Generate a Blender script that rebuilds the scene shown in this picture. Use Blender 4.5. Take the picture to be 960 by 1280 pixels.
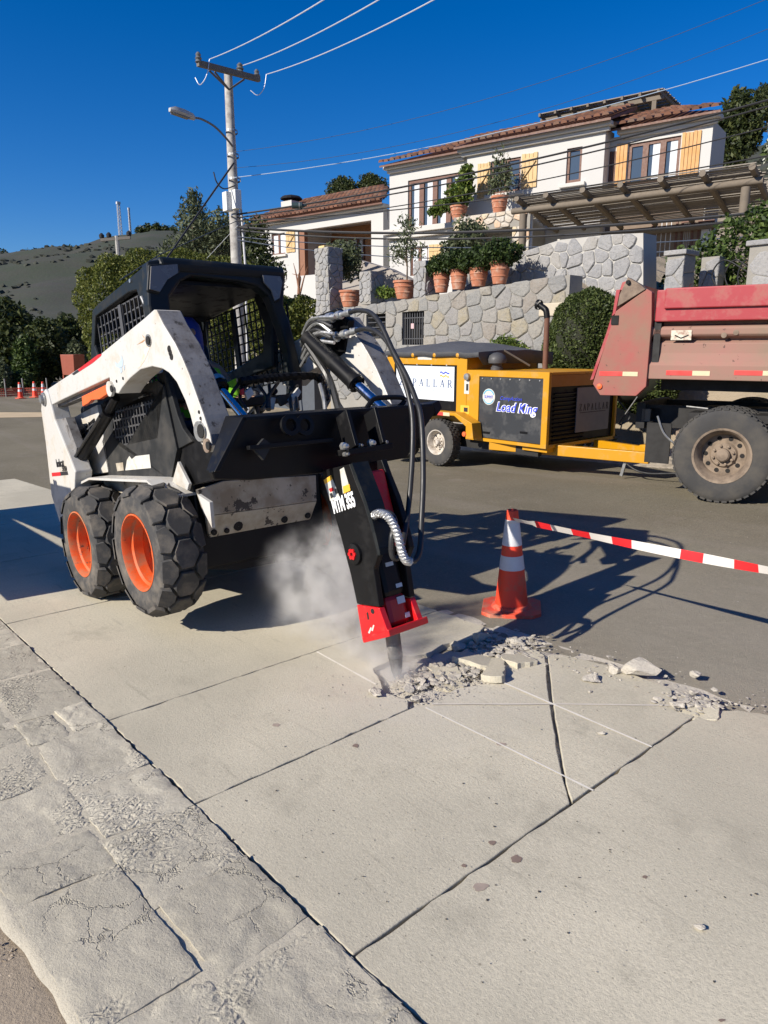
import bpy, bmesh, math, random
import numpy as np
from mathutils import Vector, Matrix, noise

R = math.radians
sc = bpy.context.scene
for o in list(bpy.data.objects):
    bpy.data.objects.remove(o)
C = sc.collection

# ------------------------------------------------------------------ camera
F = 887.0                      # focal length in photo pixels (960 x 1280)
PITCH, YAW, HCAM = R(13.0), R(49.0), 1.60
cam = bpy.data.cameras.new("camera")
cam.sensor_fit = 'VERTICAL'
cam.sensor_height = 24.0
cam.lens = F / 1280 * 24.0
cam.clip_start, cam.clip_end = 0.05, 6000
cam_o = bpy.data.objects.new("camera", cam)
cam_o.location = (0, 0, HCAM)
cam_o.rotation_euler = (R(90) - PITCH, 0, YAW)
C.objects.link(cam_o)
sc.camera = cam_o

# ------------------------------------------------------------------ light
SUN_EL, SUN_AZ = R(30.5), R(82)          # SUN_AZ: the way shadows fall, from +X towards +Y
world = bpy.data.worlds.new("World")
sc.world = world
world.use_nodes = True
wn = world.node_tree
sky = wn.nodes.new("ShaderNodeTexSky")
sky.sky_type = 'NISHITA'
sky.sun_disc = False
sky.sun_elevation = SUN_EL
sky.sun_rotation = R(188)
sky.air_density = 1.0
sky.dust_density = 0.1
sky.ozone_density = 5.0
bg = wn.nodes["Background"]
bg.inputs[1].default_value = 0.065
hs = wn.nodes.new("ShaderNodeHueSaturation")      # the photo's deep, saturated winter-blue sky
hs.inputs['Saturation'].default_value = 1.36
wn.links.new(sky.outputs[0], hs.inputs['Color'])
tint = wn.nodes.new("ShaderNodeMix"); tint.data_type = 'RGBA'; tint.blend_type = 'MULTIPLY'; tint.inputs[0].default_value = 1.0
tint.inputs[7].default_value = (0.86, 0.97, 1.27, 1)
wn.links.new(hs.outputs[0], tint.inputs[6])
wn.links.new(tint.outputs[2], bg.inputs[0])
sun = bpy.data.lights.new("sun", 'SUN')
sun.energy = 5.0
sun.angle = R(0.5)
sun.color = (1.0, 0.925, 0.82)
sun_o = bpy.data.objects.new("sun", sun)
sd = Vector((math.cos(SUN_AZ) * math.cos(SUN_EL), math.sin(SUN_AZ) * math.cos(SUN_EL), -math.sin(SUN_EL)))
sun_o.rotation_euler = sd.to_track_quat('-Z', 'Y').to_euler()
sun_o.location = (0, 0, 60)
C.objects.link(sun_o)
sc.view_settings.view_transform = 'Standard'
sc.view_settings.look = 'None'
sc.view_settings.exposure = 0.48
sc.view_settings.gamma = 1.0
sc.view_settings.use_curve_mapping = False
sc.render.engine = 'CYCLES'
sc.cycles.max_bounces = 6
sc.cycles.transparent_max_bounces = 12
sc.cycles.volume_bounces = 1

# ------------------------------------------------------------------ surveying: photo pixel -> place on a known plane
CO = Vector((0, 0, HCAM))
FW = Vector((-math.sin(YAW) * math.cos(PITCH), math.cos(YAW) * math.cos(PITCH), -math.sin(PITCH)))
RT = Vector((math.cos(YAW), math.sin(YAW), 0))
UP = RT.cross(FW)
SL = 0.04                                  # the street climbs 4 % towards +X
def zg(x):
    return SL * (x + 2.5) if x > -12 else SL * -9.5
def ray(x, y):
    return RT * ((x - 480) / F) - UP * ((y - 640) / F) + FW
def gz(x, y, z=0.0):
    d = ray(x, y); return CO + d * ((z - HCAM) / d.z)
def gs(x, y, h=0.0):                       # on the sloping street
    d = ray(x, y); return CO + d * ((SL * 2.5 + h - HCAM) / (d.z - SL * d.x))
def gy(x, y, Y):
    d = ray(x, y); return CO + d * (Y / d.y)
def gx(x, y, X):
    d = ray(x, y); return CO + d * (X / d.x)
def dep(x, y, z):
    return CO + ray(x, y) * z
class Plane:
    """vertical plane through p with heading ang; px() gives (along, offset, z)"""
    def __init__(s, p, ang):
        s.p = Vector(p); s.a = R(ang)
        s.e = Vector((math.cos(s.a), math.sin(s.a), 0)); s.n = Vector((-math.sin(s.a), math.cos(s.a), 0))
    def px(s, x, y, off=0.0):
        d = ray(x, y); t = ((s.p - CO).dot(s.n) + off) / d.dot(s.n)
        q = CO + d * t - s.p
        return Vector((q.dot(s.e), off, q.z))

# ------------------------------------------------------------------ mesh helpers
class MB:
    def __init__(s):
        s.v = []; s.f = []; s.m = []; s.mi = 0
    def add(s, vs, fs, mi=None):
        k = len(s.v); s.v += [tuple(v) for v in vs]
        s.f += [tuple(i + k for i in f) for f in fs]
        s.m += [s.mi if mi is None else mi] * len(fs)
        return s
    def box(s, c, d, rot=None, mi=None):
        c = Vector(c); hx, hy, hz = d[0] / 2, d[1] / 2, d[2] / 2
        vs = [Vector((x, y, z)) for x in (-hx, hx) for y in (-hy, hy) for z in (-hz, hz)]
        if rot is not None:
            vs = [rot @ v for v in vs]
        return s.add([v + c for v in vs], [(0, 1, 3, 2), (4, 6, 7, 5), (0, 4, 5, 1), (2, 3, 7, 6), (0, 2, 6, 4), (1, 5, 7, 3)], mi)
    def lim(s, a, b, mi=None):            # box from corner a to corner b
        a, b = Vector(a), Vector(b)
        return s.box((a + b) / 2, [abs(b[i] - a[i]) for i in range(3)], None, mi)
    def bar(s, p, q, w, h, up=(0, 0, 1), mi=None):
        p, q = Vector(p), Vector(q); d = (q - p); L = d.length; d.normalize()
        u = Vector(up)
        if abs(d.dot(u)) > 0.98: u = Vector((1, 0, 0))
        sx = d.cross(u).normalized(); u = sx.cross(d)
        return s.box((p + q) / 2, (L, w, h), Matrix((d, sx, u)).transposed(), mi)
    def tube(s, pts, r, n=8, mi=None, cap=True):
        pts = [Vector(p) for p in pts]; N = len(pts); vs = []
        rr = r if isinstance(r, (list, tuple)) else [r] * N
        ref = None
        for i, p in enumerate(pts):
            t = (pts[min(i + 1, N - 1)] - pts[max(i - 1, 0)]).normalized()
            if ref is None:
                ref = Vector((0, 0, 1)) if abs(t.z) < 0.9 else Vector((1, 0, 0))
            a = t.cross(ref)
            if a.length < 1e-4: a = t.cross(Vector((0.3, 0.8, 0.5)))
            a.normalize(); b = t.cross(a); ref = -b if False else ref
            a2 = a
            for k in range(n):
                th = 2 * math.pi * k / n
                vs.append(p + (a2 * math.cos(th) + b * math.sin(th)) * rr[i])
        fs = [(i * n + k, i * n + (k + 1) % n, (i + 1) * n + (k + 1) % n, (i + 1) * n + k) for i in range(N - 1) for k in range(n)]
        if cap:
            fs.append(tuple(range(n - 1, -1, -1))); fs.append(tuple((N - 1) * n + k for k in range(n)))
        return s.add(vs, fs, mi)
    def lathe(s, prof, o=(0, 0, 0), d=(0, 1, 0), n=24, mi=None):
        """prof: (along axis d, radius)"""
        o, d = Vector(o), Vector(d).normalized()
        u = d.orthogonal().normalized(); w = d.cross(u)
        if abs(d.y) > 0.99: u, w = Vector((1, 0, 0)), Vector((0, 0, 1))
        vs = []
        for (t, r) in prof:
            r = max(r, 1e-4)
            for k in range(n):
                th = 2 * math.pi * k / n
                vs.append(o + d * t + (u * math.cos(th) + w * math.sin(th)) * r)
        N = len(prof)
        fs = [(i * n + k, i * n + (k + 1) % n, (i + 1) * n + (k + 1) % n, (i + 1) * n + k) for i in range(N - 1) for k in range(n)]
        return s.add(vs, fs, mi)
    def prism(s, poly, vec, mi=None):
        poly = [Vector(p) for p in poly]; v = Vector(vec); n = len(poly)
        fs = [tuple(range(n - 1, -1, -1)), tuple(range(n, 2 * n))]
        fs += [(i, (i + 1) % n, n + (i + 1) % n, n + i) for i in range(n)]
        return s.add(poly + [p + v for p in poly], fs, mi)
    def ring(s, outer, inner, vec, mi=None):  # frame between two loops of equal length
        o = [Vector(p) for p in outer]; i_ = [Vector(p) for p in inner]; v = Vector(vec); n = len(o)
        vs = o + i_ + [p + v for p in o] + [p + v for p in i_]
        fs = []
        for k in range(n):
            j = (k + 1) % n
            fs += [(k, j, n + j, n + k), (2 * n + k, 3 * n + k, 3 * n + j, 2 * n + j), (k, 2 * n + k, 2 * n + j, j), (n + k, n + j, 3 * n + j, 3 * n + k)]
        return s.add(vs, fs, mi)
    def build(s, name, mats, parent=None, bevel=0.0, smooth=False, kind=None, loc=None, fix=True):
        me = bpy.data.meshes.new(name)
        me.from_pydata(s.v, [], s.f)
        if not isinstance(mats, (list, tuple)): mats = [mats]
        for m in mats: me.materials.append(m)
        if len(mats) > 1:
            me.polygons.foreach_set("material_index", s.m)
        if fix:
            b = bmesh.new(); b.from_mesh(me); bmesh.ops.recalc_face_normals(b, faces=b.faces); b.to_mesh(me); b.free()
        if smooth:
            me.shade_smooth(); me.set_sharp_from_angle(angle=R(38))
        o = bpy.data.objects.new(name, me); C.objects.link(o)
        if parent is not None: o.parent = parent
        if loc is not None: o.location = loc
        if bevel:
            md = o.modifiers.new("bevel", 'BEVEL'); md.width = bevel; md.segments = 2; md.limit_method = 'ANGLE'; md.angle_limit = R(35)
        if kind: o['kind'] = kind
        return o

def thing(name, label, cat, loc=(0, 0, 0), rot=(0, 0, 0), group=None):
    o = bpy.data.objects.new(name, None); C.objects.link(o)
    o.empty_display_size = 0.2
    o.location = loc; o.rotation_euler = rot
    o['label'] = label; o['category'] = cat
    if group: o['group'] = group
    return o
def tag(o, label, cat, group=None):
    o['label'] = label; o['category'] = cat
    if group: o['group'] = group
    return o
SLA = math.atan(SL)
def street_thing(name, label, cat, x, y, rz=0.0, group=None):
    m = Matrix.Rotation(-SLA, 3, 'Y') @ Matrix.Rotation(rz, 3, 'Z')
    return thing(name, label, cat, (x, y, zg(x)), m.to_euler(), group)
def dup(root, label, loc=None, rot=None):
    r = root.copy(); C.objects.link(r); r['label'] = label
    if loc is not None: r.location = loc
    if rot is not None: r.rotation_euler = rot
    for ch in root.children:
        c = ch.copy(); C.objects.link(c); c.parent = r
        for g in ch.children:
            d = g.copy(); C.objects.link(d); d.parent = c
    return r
def smooth_path(pts, k=6):
    """Catmull-Rom through pts"""
    P = [Vector(p) for p in pts]; P = [P[0] * 2 - P[1]] + P + [P[-1] * 2 - P[-2]]; out = []
    for i in range(1, len(P) - 2):
        for j in range(k):
            t = j / k; a, b, c, d = P[i - 1], P[i], P[i + 1], P[i + 2]
            out.append(0.5 * ((2 * b) + (c - a) * t + (2 * a - 5 * b + 4 * c - d) * t * t + (3 * b - a - 3 * c + d) * t ** 3))
    out.append(P[-2]); return out
def nz(x, y, z=0.0, s=1.0):
    return noise.noise(Vector((x * s, y * s, z * s)))

# ------------------------------------------------------------------ materials
def new_mat(name):
    m = bpy.data.materials.new(name); m.use_nodes = True
    nt = m.node_tree; b = nt.nodes["Principled BSDF"]
    return m, nt, b
def coords(nt, rand=True):
    tc = nt.nodes.new("ShaderNodeTexCoord")
    if not rand: return tc.outputs['Object']
    oi = nt.nodes.new("ShaderNodeObjectInfo")
    mul = nt.nodes.new("ShaderNodeMath"); mul.operation = 'MULTIPLY'; mul.inputs[1].default_value = 37.0
    nt.links.new(oi.outputs['Random'], mul.inputs[0])
    ad = nt.nodes.new("ShaderNodeVectorMath"); ad.operation = 'ADD'
    nt.links.new(tc.outputs['Object'], ad.inputs[0]); nt.links.new(mul.outputs[0], ad.inputs[1])
    return ad.outputs[0]
def tex(nt, co, scale, detail=4, rough=0.6, kind="Noise"):
    t = nt.nodes.new("ShaderNodeTex" + kind); t.inputs['Scale'].default_value = scale
    if kind == "Noise":
        t.inputs['Detail'].default_value = detail; t.inputs['Roughness'].default_value = rough
    nt.links.new(co, t.inputs['Vector']); return t
def ramp(nt, fac, stops):
    r = nt.nodes.new("ShaderNodeValToRGB"); e = r.color_ramp.elements
    while len(e) < len(stops): e.new(0.5)
    for k, (p, c) in enumerate(stops):
        e[k].position = p; e[k].color = (c, c, c, 1) if isinstance(c, (int, float)) else tuple(c) + (1,)
    nt.links.new(fac, r.inputs[0]); return r.outputs[0]
def mix(nt, fac, a, b, mode='MIX'):
    m = nt.nodes.new("ShaderNodeMix"); m.data_type = 'RGBA'; m.blend_type = mode
    for val, i in ((fac, 0), (a, 6), (b, 7)):
        if isinstance(val, (int, float)): m.inputs[i].default_value = val if i == 0 else (val, val, val, 1)
        elif isinstance(val, (tuple, list)): m.inputs[i].default_value = tuple(val) + (1,)
        else: nt.links.new(val, m.inputs[i])
    return m.outputs[2]
def bump(nt, b, h, strength=0.4, dist=0.01, prev=None):
    n = nt.nodes.new("ShaderNodeBump"); n.inputs['Strength'].default_value = strength; n.inputs['Distance'].default_value = dist
    nt.links.new(h, n.inputs['Height'])
    if prev is not None: nt.links.new(prev, n.inputs['Normal'])
    nt.links.new(n.outputs[0], b.inputs['Normal']); return n.outputs[0]
def cmul(c, k): return tuple(min(x * k, 1.0) for x in c)
MATS = {}
def mat(name, col, rough=0.6, metal=0.0, var=0.12, vs=5.0, bmp=0.0, bs=60.0, dirt=None, damt=0.5, ds=4.0, chip=None, camt=0.3, cs=14.0, spec=0.5, rand=True, bd=0.004, dw=0.22):
    if name in MATS: return MATS[name]
    m, nt, b = new_mat(name); co = coords(nt, rand)
    n1 = tex(nt, co, vs)
    c = mix(nt, n1.outputs[0], cmul(col, 1 - var), cmul(col, 1 + var))
    if dirt is not None:
        n2 = tex(nt, co, ds, 6, 0.65)
        f = ramp(nt, n2.outputs[0], [(0.62 - damt * 0.4, 0), (0.62 - damt * 0.4 + dw, 1)])
        c = mix(nt, f, c, dirt)
        rr = ramp(nt, f, [(0, rough), (1, 0.9)]); nt.links.new(rr, b.inputs['Roughness'])
    else:
        n5 = tex(nt, co, vs * 2.3)
        rr = ramp(nt, n5.outputs[0], [(0.3, max(rough - 0.1, 0.04)), (0.7, min(rough + 0.12, 1))]); nt.links.new(rr, b.inputs['Roughness'])
    if chip is not None:
        n3 = tex(nt, co, cs, 5, 0.7)
        f2 = ramp(nt, n3.outputs[0], [(0.78 - camt * 0.45, 0), (0.80 - camt * 0.45, 1)])
        c = mix(nt, f2, c, chip)
    nt.links.new(c, b.inputs['Base Color'])
    b.inputs['Metallic'].default_value = metal
    b.inputs['Specular IOR Level'].default_value = spec
    if bmp:
        n4 = tex(nt, co, bs, 5, 0.65)
        bump(nt, b, n4.outputs[0], bmp, bd)
    MATS[name] = m
    return m
def leaf_mat(name, dark, mid, light, tr=0.25):
    m, nt, b = new_mat(name)
    g = nt.nodes.new("ShaderNodeNewGeometry")
    r = nt.nodes.new("ShaderNodeValToRGB"); e = r.color_ramp.elements
    e.new(0.5)
    for k, (p, c) in enumerate(((0.0, dark), (0.55, mid), (1.0, light))):
        e[k].position = p; e[k].color = tuple(c) + (1,)
    nt.links.new(g.outputs['Random Per Island'], r.inputs[0])
    b.inputs['Roughness'].default_value = 0.55; b.inputs['Specular IOR Level'].default_value = 0.3
    nt.links.new(r.outputs[0], b.inputs['Base Color'])
    t = nt.nodes.new("ShaderNodeBsdfTranslucent"); nt.links.new(r.outputs[0], t.inputs[0])
    mx = nt.nodes.new("ShaderNodeMixShader"); mx.inputs[0].default_value = tr
    nt.links.new(b.outputs[0], mx.inputs[1]); nt.links.new(t.outputs[0], mx.inputs[2])
    nt.links.new(mx.outputs[0], nt.nodes["Material Output"].inputs[0])
    return m

def concrete_mat(name, base, warm, crust=0.0, tone=0.0):
    m, nt, b = new_mat(name); co = coords(nt, tone > 0)
    big = tex(nt, co, 1.1, 5, 0.6); midn = tex(nt, co, 7, 6, 0.7); fine = tex(nt, co, 130, 3, 0.7); vfine = tex(nt, co, 420, 2, 0.6)
    c = mix(nt, ramp(nt, big.outputs[0], [(0.35, 0), (0.65, 1)]), base, warm)
    c = mix(nt, ramp(nt, midn.outputs[0], [(0.3, 0.0), (0.75, 0.55)]), c, cmul(base, 1.18))
    c = mix(nt, ramp(nt, fine.outputs[0], [(0.25, 0.55), (0.45, 0)]), c, cmul(base, 0.68))
    gr_ = tex(nt, co, 75, 4, 0.75); c = mix(nt, ramp(nt, gr_.outputs[0], [(0.30, 0.55), (0.5, 0)]), c, cmul(base, 0.72)); c = mix(nt, ramp(nt, gr_.outputs[0], [(0.52, 0), (0.72, 0.6)]), c, cmul(warm, 1.22))
    # scattered grey stains
    st = tex(nt, co, 2.6, 7, 0.72)
    c = mix(nt, ramp(nt, st.outputs[0], [(0.54, 0), (0.72, 0.7)]), c, cmul(base, 0.66))
    lo_ = tex(nt, co, 0.55, 3, 0.5); c = mix(nt, ramp(nt, lo_.outputs[0], [(0.40, 0.5), (0.58, 0)]), c, cmul(base, 0.76))
    mp = nt.nodes.new("ShaderNodeMapping"); mp.inputs['Scale'].default_value = (1.0, 9.0, 1); mp.inputs['Rotation'].default_value = (0, 0, 0.5); nt.links.new(co, mp.inputs[0])
    sk = tex(nt, mp.outputs[0], 2.2, 6, 0.7); c = mix(nt, ramp(nt, sk.outputs[0], [(0.58, 0), (0.74, 0.6)]), c, cmul(base, 0.58))
    wr_ = tex(nt, co, 3.3, 5, 0.6); c = mix(nt, ramp(nt, wr_.outputs[0], [(0.60, 0), (0.8, 0.5)]), c, cmul(warm, 1.18))
    # small dark specks, grit and droppings
    v = nt.nodes.new("ShaderNodeTexVoronoi"); v.inputs['Scale'].default_value = 9.0; nt.links.new(co, v.inputs['Vector'])
    sp = ramp(nt, v.outputs['Distance'], [(0.03, 1), (0.062, 0)])
    keep = nt.nodes.new("ShaderNodeSeparateColor"); nt.links.new(v.outputs['Color'], keep.inputs[0])
    kk = ramp(nt, keep.outputs[0], [(0.66, 0), (0.70, .85)])
    mm = nt.nodes.new("ShaderNodeMath"); mm.operation = 'MULTIPLY'; nt.links.new(sp, mm.inputs[0]); nt.links.new(kk, mm.inputs[1])
    c = mix(nt, mm.outputs[0], c, cmul(base, 0.3))
    v2 = nt.nodes.new("ShaderNodeTexVoronoi"); v2.inputs['Scale'].default_value = 46.0; nt.links.new(co, v2.inputs['Vector'])
    sp2 = ramp(nt, v2.outputs['Distance'], [(0.10, 1), (0.16, 0)])
    k2 = nt.nodes.new("ShaderNodeSeparateColor"); nt.links.new(v2.outputs['Color'], k2.inputs[0])
    kk2 = ramp(nt, k2.outputs[1], [(0.86, 0), (0.88, 0.8)])
    m2 = nt.nodes.new("ShaderNodeMath"); m2.operation = 'MULTIPLY'; nt.links.new(sp2, m2.inputs[0]); nt.links.new(kk2, m2.inputs[1])
    c = mix(nt, m2.outputs[0], c, cmul(base, 0.5))
    # powder thrown out round the chisel
    dd = nt.nodes.new("ShaderNodeVectorMath"); dd.operation = 'DISTANCE'; dd.inputs[1].default_value = (0.15, 2.25, 0); nt.links.new(co, dd.inputs[0])
    dm = nt.nodes.new("ShaderNodeMath"); dm.operation = 'MULTIPLY_ADD'; dm.inputs[1].default_value = 0.9; nt.links.new(midn.outputs[0], dm.inputs[0]); nt.links.new(dd.outputs['Value'], dm.inputs[2])
    dmr = nt.nodes.new("ShaderNodeMapRange"); dmr.inputs['From Min'].default_value = 0.45; dmr.inputs['From Max'].default_value = 1.25; dmr.inputs['To Min'].default_value = 0.65; dmr.inputs['To Max'].default_value = 0; nt.links.new(dm.outputs[0], dmr.inputs['Value'])
    if tone:
        oi = nt.nodes.new("ShaderNodeObjectInfo"); tr_ = ramp(nt, oi.outputs['Random'], [(0, 1 - tone), (1, 1 + tone * .6)]); c = mix(nt, 1.0, c, tr_, 'MULTIPLY')
    if name in ('slab_concrete', 'broken_concrete'): c = mix(nt, dmr.outputs[0], c, (0.56, 0.52, 0.44))
    nt.links.new(c, b.inputs['Base Color'])
    b.inputs['Roughness'].default_value = 0.92; b.inputs['Specular IOR Level'].default_value = 0.2
    w = nt.nodes.new("ShaderNodeMath"); w.operation = 'MULTIPLY_ADD'; w.inputs[1].default_value = 0.5
    nt.links.new(vfine.outputs[0], w.inputs[0]); nt.links.new(fine.outputs[0], w.inputs[2])
    p = bump(nt, b, w.outputs[0], 0.5, 0.004)
    p = bump(nt, b, gr_.outputs[0], 0.2, 0.005, p)
    p = bump(nt, b, tex(nt, co, 22, 6, 0.7).outputs[0], 0.13, 0.012, p)
    if tone:
        dco = nt.nodes.new("ShaderNodeVectorMath"); dco.operation = 'MULTIPLY_ADD'; dco.inputs[1].default_value = (.16, .16, .16)
        dn_ = tex(nt, co, 6, 5, 0.7); nt.links.new(dn_.outputs['Color'], dco.inputs[0]); nt.links.new(co, dco.inputs[2])
        vc = nt.nodes.new("ShaderNodeTexVoronoi"); vc.feature = 'DISTANCE_TO_EDGE'; vc.inputs['Scale'].default_value = 5.5; nt.links.new(dco.outputs[0], vc.inputs['Vector'])
        msk = ramp(nt, tex(nt, co, 3.1, 4, 0.6).outputs[0], [(0.50, 0), (0.58, 1)])
        ck_ = nt.nodes.new("ShaderNodeMath"); ck_.operation = 'MULTIPLY'; nt.links.new(ramp(nt, vc.outputs['Distance'], [(0.004, 1), (0.02, 0)]), ck_.inputs[0]); nt.links.new(msk, ck_.inputs[1])
        c = mix(nt, ck_.outputs[0], c, cmul(base, 0.62)); nt.links.new(c, b.inputs['Base Color'])
        wv = nt.nodes.new("ShaderNodeTexWave"); wv.inputs['Scale'].default_value = 11; wv.inputs['Distortion'].default_value = 9; wv.inputs['Detail'].default_value = 4; wv.inputs['Detail Scale'].default_value = 2.5; nt.links.new(co, wv.inputs['Vector'])
        wm = nt.nodes.new("ShaderNodeMath"); wm.operation = 'MULTIPLY'; nt.links.new(wv.outputs['Fac'], wm.inputs[0]); nt.links.new(ramp(nt, tex(nt, co, 2.4, 3, 0.5).outputs[0], [(0.50, 0), (0.60, 1)]), wm.inputs[1])
        sm_ = nt.nodes.new("ShaderNodeMath"); sm_.operation = 'SUBTRACT'; nt.links.new(wm.outputs[0], sm_.inputs[0]); nt.links.new(ck_.outputs[0], sm_.inputs[1])
        p = bump(nt, b, sm_.outputs[0], 0.55, 0.010, p)
    if crust:
        cr = tex(nt, co, 60, 6, 0.75)
        p = bump(nt, b, ramp(nt, cr.outputs[0], [(0.4, 0), (0.6, 1)]), crust, 0.01, p)
    return m

M_CONC = concrete_mat("slab_concrete", (0.475, 0.435, 0.335), (0.555, 0.505, 0.385))
M_FLAG = concrete_mat("border_stone", (0.48, 0.44, 0.345), (0.495, 0.455, 0.36), 0.22, .14)
M_MORTAR = concrete_mat("cement_slurry", (0.50, 0.455, 0.355), (0.51, 0.465, 0.365), 0.22)
M_BREAK = concrete_mat("broken_concrete", (0.47, 0.43, 0.36), (0.56, 0.515, 0.43), 0.35)
M_DIRT = concrete_mat("brown_dirt", (0.36, 0.295, 0.215), (0.43, 0.355, 0.265), 0.35)

def asphalt():
    m, nt, b = new_mat("asphalt"); co = coords(nt, False)
    big = tex(nt, co, 0.45, 5, 0.6); fine = tex(nt, co, 160, 3, 0.75)
    c = mix(nt, ramp(nt, big.outputs[0], [(0.35, 0), (0.65, 1)]), (0.158, 0.137, 0.092), (0.21, 0.185, 0.126))
    c = mix(nt, ramp(nt, fine.outputs[0], [(0.3, 0.7), (0.5, 0)]), c, (0.05, 0.046, 0.04))
    c = mix(nt, ramp(nt, fine.outputs[0], [(0.58, 0), (0.70, 0.8)]), c, (0.36, 0.325, 0.26))
    md = tex(nt, co, 48, 4, 0.75); c = mix(nt, ramp(nt, md.outputs[0], [(0.3, 0.6), (0.48, 0)]), c, (0.085, 0.075, 0.055)); c = mix(nt, ramp(nt, md.outputs[0], [(0.55, 0), (0.75, 0.6)]), c, (0.32, 0.285, 0.21))
    st = tex(nt, co, 1.6, 7, 0.7)
    c = mix(nt, ramp(nt, st.outputs[0], [(0.56, 0), (0.75, 0.55)]), c, (0.26, 0.225, 0.18))
    # wheel-track dust running along the street
    mp = nt.nodes.new("ShaderNodeMapping"); mp.inputs['Scale'].default_value = (0.12, 1.6, 1)
    nt.links.new(co, mp.inputs[0])
    tr = tex(nt, mp.outputs[0], 1.0, 4, 0.55)
    c = mix(nt, ramp(nt, tr.outputs[0], [(0.5, 0), (0.72, 0.4)]), c, (0.27, 0.235, 0.19))
    v = nt.nodes.new("ShaderNodeTexVoronoi"); v.inputs['Scale'].default_value = 6.0; nt.links.new(co, v.inputs['Vector'])
    c = mix(nt, ramp(nt, v.outputs['Distance'], [(0.03, 0.8), (0.05, 0)]), c, (0.45, 0.42, 0.37))
    # pale cement dust spread over the asphalt round the work
    ds_ = nt.nodes.new("ShaderNodeVectorMath"); ds_.operation = 'DISTANCE'; ds_.inputs[1].default_value = (-1.2, 3.4, 0); nt.links.new(co, ds_.inputs[0])
    dn = nt.nodes.new("ShaderNodeMath"); dn.operation = 'MULTIPLY_ADD'; dn.inputs[1].default_value = 3.0; nt.links.new(st.outputs[0], dn.inputs[0]); nt.links.new(ds_.outputs['Value'], dn.inputs[2])
    dr_ = nt.nodes.new("ShaderNodeMapRange"); dr_.inputs['From Min'].default_value = 1.5; dr_.inputs['From Max'].default_value = 5.5; dr_.inputs['To Min'].default_value = .55; dr_.inputs['To Max'].default_value = 0; nt.links.new(dn.outputs[0], dr_.inputs['Value'])
    c = mix(nt, dr_.outputs[0], c, (0.38, 0.345, 0.28))
    nt.links.new(c, b.inputs['Base Color']); b.inputs['Roughness'].default_value = 0.9; b.inputs['Specular IOR Level'].default_value = 0.25
    p = bump(nt, b, fine.outputs[0], 0.9, 0.006)
    bump(nt, b, tex(nt, co, 9, 5).outputs[0], 0.25, 0.02, p)
    return m
M_ASPH = asphalt()

def stone_mat(name, cols, wash):
    m, nt, b = new_mat(name); co = coords(nt, True)
    oi = nt.nodes.new("ShaderNodeObjectInfo")
    r = nt.nodes.new("ShaderNodeValToRGB"); e = r.color_ramp.elements; r.color_ramp.interpolation = 'CONSTANT'
    while len(e) < len(cols): e.new(0.5)
    for k, c in enumerate(cols):
        e[k].position = k / len(cols); e[k].color = tuple(c) + (1,)
    nt.links.new(oi.outputs['Random'], r.inputs[0])
    n1 = tex(nt, co, 5, 6, 0.7)
    c = mix(nt, ramp(nt, n1.outputs[0], [(0.35, 0), (0.7, 0.75)]), r.outputs[0], wash)
    n2 = tex(nt, co, 25, 4, 0.7)
    c = mix(nt, ramp(nt, n2.outputs[0], [(0.3, 0.6), (0.5, 0)]), c, cmul(cols[0], 0.55))
    nt.links.new(c, b.inputs['Base Color']); b.inputs['Roughness'].default_value = 0.88
    bump(nt, b, tex(nt, co, 14, 6, 0.7).outputs[0], 0.7, 0.03)
    return m
M_STONE = stone_mat("granite_stone", [(0.19, 0.19, 0.185), (0.235, 0.23, 0.21), (0.21, 0.21, 0.20), (0.26, 0.235, 0.19), (0.22, 0.22, 0.21), (0.235, 0.205, 0.17), (0.20, 0.20, 0.19), (0.285, 0.245, 0.165), (0.23, 0.22, 0.21), (0.25, 0.235, 0.21)], (0.29, 0.275, 0.245))
M_JOINT = mat("pale_mortar", (0.26, 0.245, 0.215), 0.95, var=0.2, vs=3, bmp=0.5, bs=25, bd=0.02)

M_WHITEP = mat("white_machine_paint", (0.55, 0.54, 0.505), 0.38, var=0.04, vs=3, dirt=(0.42, 0.37, 0.29), damt=0.33, ds=6, chip=(0.20, 0.15, 0.11), camt=0.25, cs=38)
M_ARMFACE = mat("scuffed_arm_paint", (0.20, 0.195, 0.19), 0.65, var=0.25, vs=6, dirt=(0.11, 0.10, 0.095), damt=0.5, ds=9, chip=(0.06, 0.055, 0.05), camt=0.4, cs=18, bmp=0.3, bs=50)
M_CREAM = mat("dusty_white_steel", (0.46, 0.42, 0.34), 0.7, var=0.18, vs=4, dirt=(0.30, 0.25, 0.18), damt=0.55, ds=5, chip=(0.07, 0.06, 0.05), camt=0.43, cs=9)
M_CAB = mat("cab_black_paint", (0.008, 0.0105, 0.012), 0.45, var=0.2, vs=5, dirt=(0.022, 0.023, 0.022), damt=0.3, ds=7, spec=.3)
M_BLACK = mat("black_steel", (0.006, 0.006, 0.0065), 0.42, var=0.3, vs=7, dirt=(0.014, 0.013, 0.012), damt=0.2, ds=8, spec=0.22)
M_SIDEP = mat("dusty_black_panel", (0.022, 0.023, 0.023), 0.6, var=0.25, vs=5, dirt=(0.055, 0.052, 0.047), damt=0.4, ds=5, spec=.25)
M_PLAST = mat("grey_black_plastic", (0.06, 0.06, 0.062), 0.6, var=0.2, vs=8)
M_TYRE = mat("dusty_tyre_rubber", (0.045, 0.044, 0.043), 0.85, var=0.3, vs=7, dirt=(0.15, 0.13, 0.105), damt=0.42, ds=6, bmp=0.3, bs=60)
M_TYRET = mat("truck_tyre_rubber", (0.040, 0.039, 0.038), 0.85, var=0.25, vs=5, dirt=(0.075, 0.068, 0.057), damt=0.5, ds=3, bmp=0.3, bs=60)
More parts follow.
